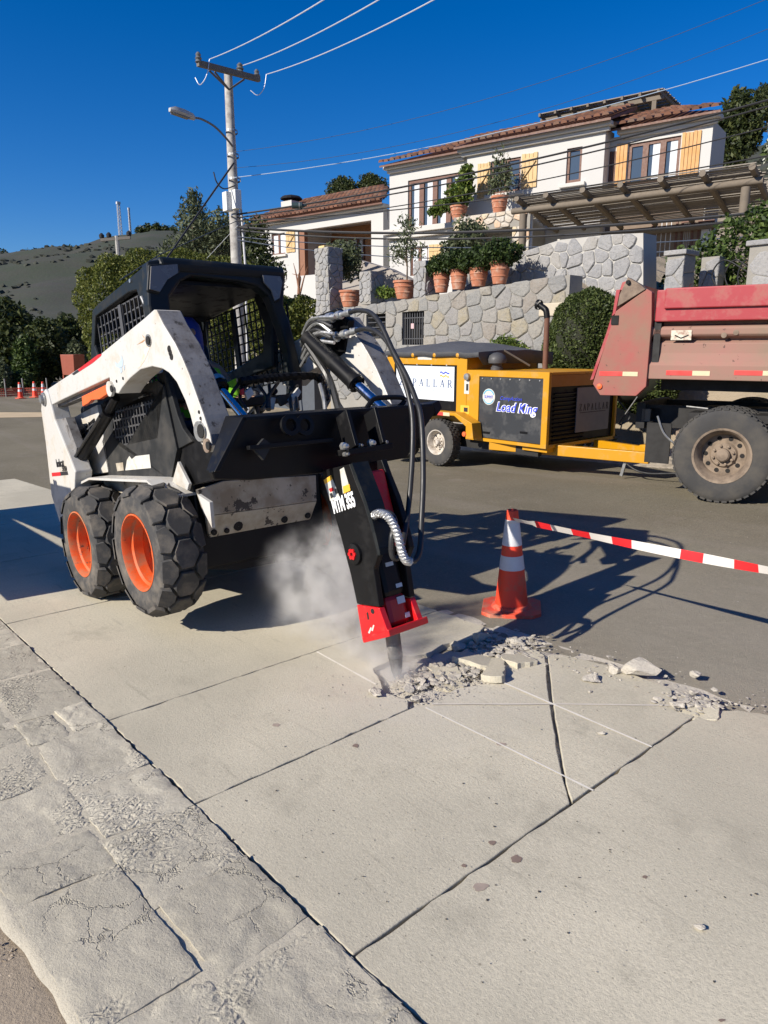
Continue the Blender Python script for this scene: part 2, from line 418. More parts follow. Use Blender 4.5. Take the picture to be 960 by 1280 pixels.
M_ORIM = mat("orange_rim_paint", (0.62, 0.095, 0.016), 0.5, var=0.15, vs=6, dirt=(0.34, 0.17, 0.085), damt=0.45, ds=9, chip=(0.12, 0.06, 0.04), camt=0.32, cs=10)
M_ORANGE = mat("orange_paint", (0.80, 0.13, 0.03), 0.5, var=0.08)
M_CHROME = mat("chrome_rod", (0.55, 0.6, 0.68), 0.14, metal=1.0, var=0.05)
M_STEEL = mat("grey_steel", (0.33, 0.33, 0.32), 0.42, metal=0.7, var=0.2, vs=12)
M_BRIGHT = mat("zinc_fitting", (0.56, 0.56, 0.54), 0.35, metal=0.8, var=0.15, vs=20)
M_DARKHOLE = mat("dark_bore", (0.012, 0.011, 0.01), 0.9)
M_RUST = mat("rust_stain", (0.42, 0.23, 0.11), 0.85, var=0.35, vs=9)
M_BRED = mat("bright_red_paint", (0.62, 0.012, 0.015), 0.3, var=0.08, vs=6, dirt=(0.42, 0.08, 0.06), damt=0.16, ds=9)
M_DRED = mat("housing_red_paint", (0.30, 0.01, 0.012), 0.35, var=0.1)
M_HOSE = mat("black_hose_rubber", (0.022, 0.022, 0.022), 0.42, var=0.2)
M_GLASSD = mat("lens_glass", (0.16, 0.155, 0.15), 0.25, var=0.15)
M_STICKW = mat("white_sticker", (0.56, 0.55, 0.50), 0.5, var=0.04, dirt=(0.45, 0.40, 0.30), damt=0.25, ds=25)
M_STICKY = mat("yellow_sticker", (0.78, 0.42, 0.04), 0.5)
M_WPRINT = mat("white_print", (0.82, 0.82, 0.81), 0.5, var=0.02)
M_BPRINT = mat("black_print", (0.02, 0.02, 0.022), 0.5)
M_REDP = mat("red_print", (0.55, 0.015, 0.02), 0.5)
M_BLUEP = mat("blue_print", (0.045, 0.07, 0.55), 0.45)
M_NAVYP = mat("navy_print", (0.05, 0.085, 0.19), 0.5)
M_PALEP = mat("pale_blue_print", (0.50, 0.58, 0.66), 0.5)
M_CATP = mat("grey_blue_print", (0.42, 0.50, 0.56), 0.5)
M_YEL = mat("yellow_trailer_paint", (0.52, 0.245, 0.003), 0.45, var=0.06, vs=3, dirt=(0.45, 0.26, 0.07), damt=0.2, ds=5, chip=(0.13, 0.075, 0.03), camt=0.12, cs=16)
M_TARP = mat("grey_tarp", (0.075, 0.077, 0.082), 0.7, var=0.25, vs=4, bmp=0.4, bs=14, bd=0.02)
M_SIGNW = mat("white_sign_board", (0.62, 0.66, 0.69), 0.4, var=0.02)
M_GREYP = mat("grey_sign_board", (0.17, 0.165, 0.165), 0.5, var=0.06)
M_CONE = mat("cone_orange", (0.85, 0.06, 0.022), 0.5, var=0.08, dirt=(0.55, 0.14, 0.08), damt=0.22, ds=9)
M_CONEB = mat("cone_base_orange", (0.78, 0.09, 0.04), 0.6, var=0.12, dirt=(0.50, 0.22, 0.14), damt=0.4, ds=9)
M_REFL = mat("reflective_collar", (0.62, 0.62, 0.62), 0.4, var=0.1, vs=18)
M_TAPER = mat("tape_red", (0.72, 0.02, 0.025), 0.45)
M_TAPEW = mat("tape_white", (0.66, 0.63, 0.58), 0.45, var=0.05)
M_TRUCK = mat("faded_red_truck_paint", (0.36, 0.038, 0.042), 0.5, var=0.10, vs=3, dirt=(0.235, 0.155, 0.105), damt=0.80, ds=1.7, chip=(0.10, 0.055, 0.04), camt=0.26, cs=9, dw=.42)
M_TRUCKC = mat("red_truck_rail_paint", (0.34, 0.034, 0.040), 0.42, var=0.07, vs=3, dirt=(0.33, 0.14, 0.11), damt=0.3, ds=4, chip=(0.10, 0.055, 0.04), camt=0.1, cs=13)
M_TRUCKM = mat("mud_caked_panel", (0.33, 0.15, 0.12), 0.75, var=0.15, vs=4, dirt=(0.225, 0.165, 0.115), damt=0.8, ds=2, chip=(0.10, 0.055, 0.045), camt=0.3, cs=9, dw=.4)
M_MUD = mat("dried_mud_steel", (0.24, 0.18, 0.13), 0.85, var=0.2, vs=8, dirt=(0.14, 0.10, 0.075), damt=0.4, ds=6)
M_RIMT = mat("dusty_truck_rim", (0.23, 0.175, 0.125), 0.8, var=0.18, vs=8, dirt=(0.12, 0.09, 0.065), damt=0.4, ds=7)
M_RIMW = mat("cream_trailer_rim", (0.52, 0.47, 0.40), 0.6, var=0.12, dirt=(0.25, 0.19, 0.13), damt=0.35, ds=9)
M_CHASS = mat("truck_chassis_black", (0.014, 0.013, 0.012), 0.7, var=0.3)
M_REFR = mat("red_reflector", (0.70, 0.06, 0.05), 0.4)
M_REFC = mat("cream_reflector", (0.62, 0.52, 0.33), 0.4)
M_WALLW = mat("white_render_wall", (0.50, 0.49, 0.465), 0.9, var=0.05, vs=0.8, bmp=0.3, bs=30, bd=0.01)
M_TRIM = mat("white_trim", (0.52, 0.50, 0.46), 0.8, var=0.04)
M_WOODF = mat("brown_window_wood", (0.13, 0.055, 0.032), 0.55, var=0.2)
M_SHUT = mat("golden_shutter_wood", (0.52, 0.27, 0.085), 0.6, var=0.22, vs=2.5)
M_SHUT2 = mat("pale_shutter_wood", (0.54, 0.37, 0.17), 0.6, var=0.2, vs=2.5)
M_TILE = None
M_LOG = mat("weathered_log", (0.16, 0.132, 0.10), 0.85, var=0.25, vs=6, bmp=0.4, bs=25)
M_REED = mat("reed_cane", (0.23, 0.205, 0.17), 0.85, var=0.35, vs=9)
M_POLE = mat("concrete_pole", (0.40, 0.385, 0.35), 0.9, var=0.15, vs=4, dirt=(0.24, 0.22, 0.2), damt=0.45, ds=5)
M_WOODX = mat("grey_crossarm_wood", (0.15, 0.135, 0.115), 0.85, var=0.25, vs=8)
M_WIREB = mat("black_cable", (0.02, 0.02, 0.022), 0.6)
M_WIREL = mat("bare_wire", (0.62, 0.64, 0.67), 0.4, metal=0.3, var=0.05)
M_WIREG = mat("grey_cable", (0.04, 0.055, 0.085), 0.6)
M_BOXW = mat("pole_box_white", (0.66, 0.66, 0.64), 0.5, var=0.06)
M_TERRA = mat("terracotta", (0.42, 0.16, 0.085), 0.85, var=0.18, vs=6, dirt=(0.50, 0.36, 0.27), damt=0.3, ds=8)
M_BARK = mat("brown_bark", (0.13, 0.095, 0.065), 0.9, var=0.3, vs=9, bmp=0.6, bs=25)
M_BARKR = mat("reddish_pruned_bark", (0.24, 0.12, 0.07), 0.9, var=0.3, vs=9)
M_IRON = mat("black_iron", (0.012, 0.012, 0.013), 0.6)
M_RUSTP = mat("rusty_pipe", (0.14, 0.065, 0.04), 0.8, var=0.3, vs=9)
M_HIVIS = mat("hi_vis_green", (0.28, 0.75, 0.03), 0.7)
M_HELM = mat("blue_hood", (0.02, 0.055, 0.36), 0.6)
M_SKIN = mat("skin", (0.42, 0.25, 0.17), 0.55, var=0.08)
M_JEANS = mat("blue_jeans", (0.045, 0.08, 0.19), 0.85)
M_ORSKIP = mat("orange_skip_paint", (0.28, 0.06, 0.026), 0.6, var=0.15)
def glass_mat():
    m, nt, b = new_mat("window_glass")
    b.inputs['Base Color'].default_value = (0.055, 0.075, 0.10, 1); b.inputs['Roughness'].default_value = 0.06
    b.inputs['Specular IOR Level'].default_value = 0.8
    return m
M_GLASS = glass_mat()
M_CURT = mat("white_curtain", (0.62, 0.64, 0.66), 0.8, var=0.1, vs=12)
def tile_mat():
    m, nt, b = new_mat("clay_roof_tile"); co = coords(nt, False)
    g = nt.nodes.new("ShaderNodeNewGeometry")
    r = nt.nodes.new("ShaderNodeValToRGB"); e = r.color_ramp.elements; e.new(0.5); e.new(0.8)
    for k, (p, c) in enumerate(((0, (0.1, 0.048, 0.03)), (0.4, (0.17, 0.074, 0.043)), (0.75, (0.26, 0.118, 0.07)), (1, (0.18, 0.125, 0.092)))):
        e[k].position = p; e[k].color = c + (1,)
    nt.links.new(g.outputs['Random Per Island'], r.inputs[0])
    c = mix(nt, ramp(nt, tex(nt, co, 9, 5, 0.7).outputs[0], [(0.45, 0), (0.7, 0.6)]), r.outputs[0], (0.16, 0.10, 0.07))
    nt.links.new(c, b.inputs['Base Color']); b.inputs['Roughness'].default_value = 0.9
    return m
M_TILE = tile_mat()
L_HEDGE = leaf_mat("bright_hedge_leaves", (0.05, 0.07, 0.014), (0.12, 0.145, 0.026), (0.24, 0.24, 0.06), .35)
L_DARK = leaf_mat("dark_tree_leaves", (0.016, 0.026, 0.009), (0.04, 0.056, 0.016), (0.10, 0.115, 0.032))
L_OLIVE = leaf_mat("olive_leaves", (0.05, 0.065, 0.03), (0.10, 0.12, 0.06), (0.17, 0.19, 0.10))
L_GREEN = leaf_mat("shrub_leaves", (0.025, 0.045, 0.011), (0.055, 0.09, 0.02), (0.12, 0.165, 0.04))
L_HEDGE2 = leaf_mat("clipped_hedge_leaves", (0.03, 0.045, 0.012), (0.06, 0.085, 0.02), (0.12, 0.145, 0.04))
L_DARK2 = leaf_mat("pot_shrub_leaves", (0.015, 0.03, 0.008), (0.032, 0.055, 0.013), (0.075, 0.11, 0.025))
L_LEMON = leaf_mat("lemon_leaves", (0.04, 0.075, 0.012), (0.10, 0.15, 0.025), (0.20, 0.24, 0.05))
L_FLOWER = leaf_mat("white_flowers", (0.03, 0.05, 0.015), (0.10, 0.14, 0.04), (0.75, 0.74, 0.66))
L_DRY = leaf_mat("dry_grass_blades", (0.10, 0.10, 0.03), (0.20, 0.18, 0.07), (0.30, 0.26, 0.12))

# ------------------------------------------------------------------ leaves and trees
def leaves(name, blobs, n, size, material, parent=None, seed=1, shell=0.55, gap=0.0, gs_=1.2, flat=0.0, kind=None, asp=2.0, lumpy=1.0):
    """blobs: (centre, radii).  Leaf quads through the outer part of each blob, thinned by noise so that gaps show."""
    rng = np.random.default_rng(seed)
    vol = np.array([b[1][0] * b[1][1] * b[1][2] for b in blobs]) ** 0.67; vol /= vol.sum()
    P = []
    for (c, r), w in zip(blobs, vol):
        k = max(int(n * w), 4)
        d = rng.normal(size=(k, 3)); d /= np.linalg.norm(d, axis=1)[:, None]
        rad = shell + (1 - shell) * rng.random(k) ** 0.6
        lump = 1 + lumpy * (0.16 * np.sin(d[:, 0] * 7 + seed) * np.sin(d[:, 1] * 6 + 2 * seed) + 0.10 * np.sin(d[:, 2] * 11 + d[:, 0] * 9 + seed))
        P.append(np.array(c)[None] + d * (rad * lump)[:, None] * np.array(r)[None])
    P = np.concatenate(P)
    if gap > 0:
        keep = np.array([noise.noise(Vector(p * gs_) + Vector((seed * 3.1, 0, 0))) > -0.55 + gap for p in P]); P = P[keep]
    k = len(P)
    d = rng.normal(size=(k, 3)); d[:, 2] *= (1 - flat); d /= np.linalg.norm(d, axis=1)[:, None]
    e = rng.normal(size=(k, 3)); e -= d * (e * d).sum(1)[:, None]; e /= np.linalg.norm(e, axis=1)[:, None]
    s = size * (0.6 + 0.8 * rng.random(k))
    a = d * s[:, None]; b = e * (s / asp)[:, None]
    V = np.stack([P - a, P + b, P + a, P - b], 1).reshape(-1, 3)
    me = bpy.data.meshes.new(name)
    me.vertices.add(4 * k); me.vertices.foreach_set("co", V.astype(np.float32).ravel())
    me.loops.add(4 * k); me.loops.foreach_set("vertex_index", np.arange(4 * k, dtype=np.int32))
    me.polygons.add(k); me.polygons.foreach_set("loop_start", np.arange(0, 4 * k, 4, dtype=np.int32))
    me.update(calc_edges=True); me.materials.append(material)
    o = bpy.data.objects.new(name, me); C.objects.link(o)
    if parent is not None: o.parent = parent
    if kind: o['kind'] = kind
    return o
def limb_tree(parent, h, r, tips, seed, m=None, name='trunk'):
    rnd = random.Random(seed); mb = MB()
    top = Vector((rnd.uniform(-.1, .1) * h, rnd.uniform(-.1, .1) * h, h))
    mb.tube(smooth_path([(0, 0, -0.3), (rnd.uniform(-.03, .03) * h, rnd.uniform(-.03, .03) * h, h * 0.5), top], 4), [r * (1.25 - 0.8 * i / 8) for i in range(9)], 8)
    for t in tips:
        t = Vector(t); s0 = top * rnd.uniform(0.5, 0.95); midp = (s0 + t) / 2 + Vector((rnd.uniform(-.1, .1), rnd.uniform(-.1, .1), 0.08)) * h
        mb.tube(smooth_path([s0, midp, t], 3), [r * (0.5 - 0.4 * i / 6) for i in range(7)], 6)
    return mb.build(name, m or M_BARK, parent, smooth=True)
def tree(name, label, cat, loc, h, blobs, n, size, lm, seed, group=None, gap=0.15, shell=0.45, tr=None, bark=None, asp=2.0, gs_=1.2):
    t = thing(name, label, cat, loc, group=group)
    limb_tree(t, h, tr or h * 0.05, [b[0] for b in blobs], seed, bark)
    leaves('crown', blobs, n, size, lm, t, seed, shell, gap, gs_, asp=asp)
    return t

# ------------------------------------------------------------------ stone walls
def clip(poly, p, n):
    """keep the side of the line through p where (q-p).n <= 0"""
    out = []; k = len(poly)
    for i in range(k):
        a, b = poly[i], poly[(i + 1) % k]
        da = (a[0] - p[0]) * n[0] + (a[1] - p[1]) * n[1]; db = (b[0] - p[0]) * n[0] + (b[1] - p[1]) * n[1]
        if da <= 0: out.append(a)
        if (da < 0 < db) or (db < 0 < da):
            t = da / (da - db); out.append((a[0] + (b[0] - a[0]) * t, a[1] + (b[1] - a[1]) * t))
    return out
def inside(poly, q):
    c = False; j = len(poly) - 1
    for i in range(len(poly)):
        a, b = poly[i], poly[j]
        if (a[1] > q[1]) != (b[1] > q[1]) and q[0] < (b[0] - a[0]) * (q[1] - a[1]) / (b[1] - a[1]) + a[0]: c = not c
        j = i
    return c
def area(p):
    return 0.5 * sum(p[i][0] * p[(i + 1) % len(p)][1] - p[(i + 1) % len(p)][0] * p[i][1] for i in range(len(p)))
def voronoi_cells(outline, cw, ch, gap, seed, holes=()):
    """stones inside a convex outline (s,z), minus rectangular holes"""
    rnd = random.Random(seed)
    s0 = min(p[0] for p in outline); s1 = max(p[0] for p in outline); z0 = min(p[1] for p in outline); z1 = max(p[1] for p in outline)
    pts = []; r = 0; z = z0 - ch
    while z < z1 + ch:
        s = s0 - cw + (r % 2) * cw * 0.5
        while s < s1 + cw:
            pts.append((s + rnd.uniform(-.36, .36) * cw, z + rnd.uniform(-.34, .34) * ch)); s += cw * rnd.uniform(0.75, 1.3)
        z += ch; r += 1
    if area(outline) < 0: outline = outline[::-1]
    out = []
    for i, p in enumerate(pts):
        if not inside(outline, p): continue
        if any(h[0] - 0.02 < p[0] < h[2] + 0.02 and h[1] - 0.02 < p[1] < h[3] + 0.02 for h in holes): continue
        poly = [(p[0] - 2 * cw, p[1] - 2 * ch), (p[0] + 2 * cw, p[1] - 2 * ch), (p[0] + 2 * cw, p[1] + 2 * ch), (p[0] - 2 * cw, p[1] + 2 * ch)]
        for j, q in enumerate(pts):
            if i == j or abs(q[0] - p[0]) > 3 * cw or abs(q[1] - p[1]) > 3 * ch: continue
            dx, dz = q[0] - p[0], q[1] - p[1]; L = math.hypot(dx, dz)
            if L < 1e-6: continue
            n = (dx / L, dz / L); poly = clip(poly, ((p[0] + q[0]) / 2 - n[0] * gap / 2, (p[1] + q[1]) / 2 - n[1] * gap / 2), n)
            if len(poly) < 3: break
        k = len(outline)
        for a_ in range(k):
            if len(poly) < 3: break
            a, b = outline[a_], outline[(a_ + 1) % k]; dx, dz = b[0] - a[0], b[1] - a[1]; L = math.hypot(dx, dz)
            n = (dz / L, -dx / L); poly = clip(poly, (a[0] - n[0] * 0.004, a[1] - n[1] * 0.004), n)
        for h in holes:
            if len(poly) < 3: break
            hit = any(h[0] < q[0] < h[2] and h[1] < q[1] < h[3] for q in poly)
            if hit:
                if p[0] <= h[0]: poly = clip(poly, (h[0], 0), (1, 0))
                elif p[0] >= h[2]: poly = clip(poly, (h[2], 0), (-1, 0))
                elif p[1] <= h[1]: poly = clip(poly, (0, h[1]), (0, 1))
                else: poly = clip(poly, (0, h[3]), (0, -1))
        if len(poly) >= 3 and abs(area(poly)) > 0.12 * cw * ch: out.append(poly)
    return out
def chamfer(poly, k=0.13):
    out = []
    n = len(poly)
    for i in range(n):
        a, b = poly[i], poly[(i + 1) % n]
        if math.hypot(a[0] - b[0], a[1] - b[1]) < 1e-3: continue
        out += [(a[0] + (b[0] - a[0]) * k, a[1] + (b[1] - a[1]) * k), (a[0] + (b[0] - a[0]) * (1 - k), a[1] + (b[1] - a[1]) * (1 - k))]
    return out
def lay_stones(parent, cells, seed, proud=0.05, axis='front', y0=0.0, name='stone', material=None, x0=0.0):
    """one object per stone; axis 'front' faces -y of the parent, 'side' faces +x"""
    rnd = random.Random(seed)
    for poly in cells:
        p = chamfer(poly); n = len(p)
        if n < 3: continue
        cx = sum(q[0] for q in p) / n; cz = sum(q[1] for q in p) / n
        pr = proud * rnd.uniform(0.5, 1.3); vs = []
        for q in p: vs.append((q[0] - cx, 0.03, q[1] - cz))
        for q in p: vs.append((q[0] - cx, -pr * 0.45, q[1] - cz))
        for q in p: vs.append(((q[0] - cx) * 0.90, -pr * rnd.uniform(0.75, 1.15), (q[1] - cz) * 0.90))
        vs.append((rnd.uniform(-.02, .02), -pr * rnd.uniform(1.0, 1.4), rnd.uniform(-.02, .02)))
        fs = []
        for i in range(n):
            j = (i + 1) % n
            fs += [(i, j, n + j, n + i), (n + i, n + j, 2 * n + j, 2 * n + i), (2 * n + i, 2 * n + j, 3 * n)]
        if axis == 'side':
            vs = [(-v[1], v[0], v[2]) for v in vs]; lo = (x0, cx, cz)
        elif axis == 'top':
            vs = [(v[0], v[2], -v[1]) for v in vs]; lo = (cx, cz, y0)
        else: lo = (cx, y0, cz)
        MB().add(vs, fs).build(name, material or M_STONE, parent, loc=lo)
# ================================================================== GROUND, STREET, HILLS
def sstep(a, b, t):
    t = max(0.0, min(1.0, (t - a) / (b - a))); return t * t * (3 - 2 * t)
def terrace(X):
    return max(0.6, min(4.0, 2.72 + 0.145 * (X + 12))) - 1.3 * sstep(-9.2, -7.2, X)
def land(X, Y):
    base = zg(max(min(X, 7.0), -40)) - 0.07
    if Y <= 12.2: return base
    w = sstep(-17.5, -14.8, X)                     # terraced bank in front of the big house
    bank = terrace(X) - 0.12 + sstep(13.2, 15, Y) * 0.5 + max(0, Y - 15) * 0.14
    if Y < 12.55: bank = base + (bank - base) * sstep(12.3, 12.5, Y)
    slope = base + (max(0, Y - 12.2) * 0.30 * sstep(12, 18, Y) - max(0, Y - 30) * 0.12) * sstep(-48, -30, X)
    h = slope * (1 - w) + bank * w
    return h + max(0, Y - 40) * 0.12 * sstep(-60, -35, X)
xs = [-3000, -1500, -700, -300, -150, -90, -60] + [-50 + 1.0 * i for i in range(66)] + [20, 30, 50, 100, 300, 1000, 3000]
ys = [-3000, -1000, -300, -100, -40, -15, -5, 0, 4, 8, 11, 12.0, 12.2, 12.32, 12.4, 12.48, 12.55, 12.9, 13.2, 13.6, 14, 14.5, 15, 16, 18, 20, 24, 30, 40, 60, 100, 160]
mb = MB()
mb.add([(x, y, land(x, y)) for y in ys for x in xs], [(j * len(xs) + i, j * len(xs) + i + 1, (j + 1) * len(xs) + i + 1, (j + 1) * len(xs) + i) for j in range(len(ys) - 1) for i in range(len(xs) - 1)])
mb.build('ground', mat("hillside_earth", (0.30, 0.245, 0.175), 0.95, var=0.25, vs=0.6, dirt=(0.17, 0.15, 0.09), damt=0.4, ds=0.8, bmp=0.6, bs=8, bd=0.05, rand=False), smooth=True, kind='structure')
# asphalt sheet following the street
rx = [-75, -60, -45, -30, -20, -15, -12, -9, -6, -3, 0, 3, 6, 14]
def far_edge(x): return 10.0 if x > -14 else 10.0 + (-14 - x) * 0.22
def near_edge(x): return 2.6 if x > -14 else 2.6 - (-14 - x) * 0.25
vs, fs = [], []
for x in rx:
    for t in np.linspace(0, 1, 6):
        y = near_edge(x) + (far_edge(x) - near_edge(x)) * t
        vs.append((x, y, zg(x) - 0.036 + (0.03 * math.sin(math.pi * t) if x > -14 else 0.0)))
for i in range(len(rx) - 1):
    for j in range(5):
        fs.append((i * 6 + j, (i + 1) * 6 + j, (i + 1) * 6 + j + 1, i * 6 + j + 1))
MB().add(vs, fs).build('road', M_ASPH, smooth=True, kind='structure')
# strip of earth across the far bend
def gl(x, y): return gz(x, y, zg(-20) - 0.028)
p = [gl(-60, 523), gl(70, 521), gl(74, 515.5), gl(-60, 515)]
MB().add([(q.x, q.y, q.z) for q in p], [(0, 1, 2, 3)]).build('dirt_strip', mat("tan_earth", (0.50, 0.385, 0.24), 0.95, var=0.2, vs=2, bmp=0.5, bs=10, rand=False), kind='structure')

# ---- pavement: concrete slabs, cut lines, border of flat stones
walk = bpy.data.objects.new('sidewalk', None); C.objects.link(walk); walk['kind'] = 'structure'
walk.location = (-2.5, 0, 0); walk.rotation_euler = (0, -SLA, 0)
def W(X, Y, h=0.0): return Vector((X + 2.5, Y, h))
rnd = random.Random(5)
def jag(poly, step=0.06, amp=0.006, seed=0):
    out = []
    for i in range(len(poly)):
        a, b = Vector(poly[i] + (0,)), Vector(poly[(i + 1) % len(poly)] + (0,)); L = (b - a).length; n = max(1, int(L / step))
        nv = Vector((-(b - a).y, (b - a).x, 0)) / max(L, 1e-6)
        for k in range(n):
            q = a + (b - a) * (k / n)
            if k: q += nv * amp * (noise.noise(Vector((q.x * 9, q.y * 9, seed))) + 0.6 * noise.noise(Vector((q.x * 31, q.y * 31, seed))))
            out.append((q.x, q.y))
    return out
def slab(poly, h=0.0, seed=0, amp=0.004, step=0.08, tilt=0.0):
    p = jag(poly, min(step, .04), amp * 1.3, seed)
    top = [W(x, y, h + tilt * (x - p[0][0])) for x, y in p]
    MB().prism([v - Vector((0, 0, 0.11)) for v in top], (0, 0, 0.11)).build('slab', M_CONC, walk, bevel=0.004)
EDGE = 0.955
def kerb(x): return 3.04 if x > -4 else 3.04 - 0.03 * (-4 - x)
jx = [3.2, -1.22, -2.13, -2.98, -4.72, -6.45, -8.2, -10.0, -12.0]
g = 0.004
rot = {}
slab([(-1.22 + g, EDGE + .002), (3.2, EDGE + .006), (3.2, 3.1), (-0.2, 3.08), (-1.0, 3.08), (-1.12, 3.03), (-1.2, 2.93), (-1.22 + g, 2.86)], 0.0, 1, 0.008)
# slab split by the open crack
ck = [gs(683, 819), gs(685, 835), gs(687, 860), gs(690, 882), gs(697, 925), gs(702, 955), gs(706.5, 978)]
ck = [(q.x, q.y) for q in ck] + [(-1.222, 1.93)]
wd = [0.011, 0.010, 0.012, 0.010, 0.009, 0.007, 0.004, 0.002]
ckL = [(x - w * 0.6, y - w * 0.55) for (x, y), w in zip(ck, wd)]
ckR = [(x + w * 0.6, y + w * 0.55) for (x, y), w in zip(ck, wd)]
slab([(-2.13 + g, EDGE), (-1.22 - g, EDGE + .002), (-1.22 - g, 1.925)] + ckL[::-1][1:] + [(-2.16, 2.96), (-2.22, 2.78), (-2.19, 2.62), (-2.06, 2.45), (-2.13 + g, 2.30), (-2.10, 2.16), (-2.13 + g, 2.05)], 0.0, 2, 0.003, 0.5)
slab([(-1.22 - g, 1.94), (-1.22 - g, 2.84), (-1.30, 2.83), (-1.36, 2.92), (-1.42, 3.02), (-1.75, 3.05), (-2.02, 3.0)] + ckR[:-1], 0.002, 3, 0.003, 0.5)
slab([(-2.98 + g, EDGE), (-2.13 - g, EDGE), (-2.13 - g, 2.0), (-2.2, 2.06), (-2.33, 2.03), (-2.46, 2.11), (-2.58, 2.17), (-2.60, 2.36), (-2.52, 2.52), (-2.56, 2.66), (-2.50, 2.86), (-2.58, 3.03), (-2.98 + g, 3.03)], 0.0, 4, 0.01)
for i in range(3, len(jx) - 1):
    a, b = jx[i + 1], jx[i]
    slab([(a + g, EDGE), (b - g, EDGE), (b - g, kerb(b)), (a + g, kerb(a))], rnd.uniform(-.004, .002), 5 + i, 0.005)
# bedding under the broken corner
n = 26; vs = []
for j in range(n):
    for i in range(n):
        X = -3.0 + 1.9 * i / (n - 1); Y = 1.95 + 1.2 * j / (n - 1)
        vs.append(W(X, Y, -0.026 + 0.022 * nz(X, Y, 1, 7) + 0.016 * nz(X, Y, 2, 19)))
MB().add(vs, [(j * n + i, j * n + i + 1, (j + 1) * n + i + 1, (j + 1) * n + i) for j in range(n - 1) for i in range(n - 1)]).build('slab_bedding', M_BREAK, walk, smooth=True)
def cut_line(pts, w, m, name='cut_line', h=0.0025):
    P = [W(q.x, q.y, h) for q in pts]; L = []
    for a, b in zip(P[:-1], P[1:]):
        d = (b - a); k = max(2, int(d.length / 0.05)); nn = Vector((-d.y, d.x, 0)).normalized()
        for t in range(k + (b == P[-1])):
            q = a + d * (t / k); ww = w * (0.7 + 0.7 * abs(noise.noise(q * 23)))
            L.append((q + nn * ww / 2, q - nn * ww / 2))
    vs = [v for pr in L for v in pr]
    MB().add(vs, [(2 * i, 2 * i + 1, 2 * i + 3, 2 * i + 2) for i in range(len(L) - 1)]).build(name, m, walk)
M_CHALK = mat("white_cutting_dust", (0.66, 0.62, 0.54), 0.95, var=0.15, vs=20, rand=False)
M_CHALK2 = mat("faint_cutting_dust", (0.53, 0.485, 0.41), 0.95, var=0.15, vs=20, rand=False)
cut_line([gs(532, 885), gs(640, 938), gs(742, 989)], 0.011, M_CHALK)
cut_line([gs(608, 845), gs(700, 885), gs(815, 935)], 0.013, M_CHALK, h=0.005)
cut_line([gs(540, 881), gs(700, 881), gs(850, 883)], 0.016, M_CHALK2, h=0.0045)
cut_line([gs(396, 815), gs(432, 835), gs(470, 856)], 0.013, M_CHALK)

# border stones: two uneven rows, smeared with cement
n1, n2 = 260, 36; vs = []
def border_y0(X): return 0.335 + 0.03 * nz(X, 3, 0, 2.2) + 0.012 * nz(X, 7, 0, 9)
for j in range(n2):
    for i in range(n1):
        X = -8.0 + 8.2 * i / (n1 - 1); t = j / (n2 - 1); y0 = border_y0(X) - 0.03
        Y = y0 + (0.942 - y0) * t
        z = -0.0025 + 0.004 * nz(X, Y, 0, 5) + 0.003 * nz(X, Y, 4, 17) + 0.0085 - (0.012 if j == 0 else 0)
        vs.append(W(X, Y, z))
MB().add(vs, [(j * n1 + i, j * n1 + i + 1, (j + 1) * n1 + i + 1, (j + 1) * n1 + i) for j in range(n2 - 1) for i in range(n1 - 1)]).build('cement_bed', M_MORTAR, walk, smooth=True)
def border_stone(c, seed):
    r = random.Random(seed); nx, ny = 30, 18
    c = [Vector((x + r.uniform(-.012, .012), y + r.uniform(-.008, .008), 0)) for x, y in c]
    h0 = r.uniform(-0.001, 0.004); tx, ty = r.uniform(-.003, .003), r.uniform(-.003, .003); step = r.uniform(0.3, 0.7); sdir = r.uniform(-1, 1)
    vs, fs = [], []
    for j in range(ny):
        for i in range(nx):
            u, v = i / (nx - 1), j / (ny - 1)
            q = (c[0] * (1 - u) + c[1] * u) * (1 - v) + (c[3] * (1 - u) + c[2] * u) * v
            e = min(u, 1 - u, v, 1 - v)
            amp = 0.006 if e < 0.01 else 0.0
            q = q + Vector((noise.noise(Vector((q.x * 26, q.y * 26, seed))), noise.noise(Vector((q.x * 26, q.y * 26, seed + 9))), 0)) * amp + Vector((noise.noise(Vector((q.x * 5, q.y * 5, seed))), noise.noise(Vector((q.x * 5, q.y * 5, seed + 9))), 0)) * .006
            lay = 0.5 + 0.5 * noise.noise(Vector((q.x * 3.2 + seed, q.y * 4.5, seed * .7)))
            z = .007 + h0 + tx * (u - .5) + ty * (v - .5) + 0.004 * (1 if lay > step else 0) + 0.0030 * noise.fractal(Vector((q.x * 22, q.y * 22, seed)), .6, 2.0, 5)
            if e < 0.01: z -= 0.003
            vs.append(W(q.x, q.y, z))
    for j in range(ny - 1):
        for i in range(nx - 1):
            a = j * nx + i; fs.append((a, a + 1, a + nx + 1, a + nx))
    rim = [i for i in range(nx)] + [j * nx + nx - 1 for j in range(1, ny)] + [(ny - 1) * nx + i for i in range(nx - 2, -1, -1)] + [j * nx for j in range(ny - 2, 0, -1)]
    k = len(vs); vs += [vs[i] - Vector((0, 0, 0.05)) for i in rim]; L = len(rim)
    fs += [(rim[i], k + i, k + (i + 1) % L, rim[(i + 1) % L]) for i in range(L)]
    o = MB().add(vs, fs).build('border_stone', M_FLAG, walk); o.data.shade_smooth(); o.data.set_sharp_from_angle(angle=R(50))
sd_ = 11
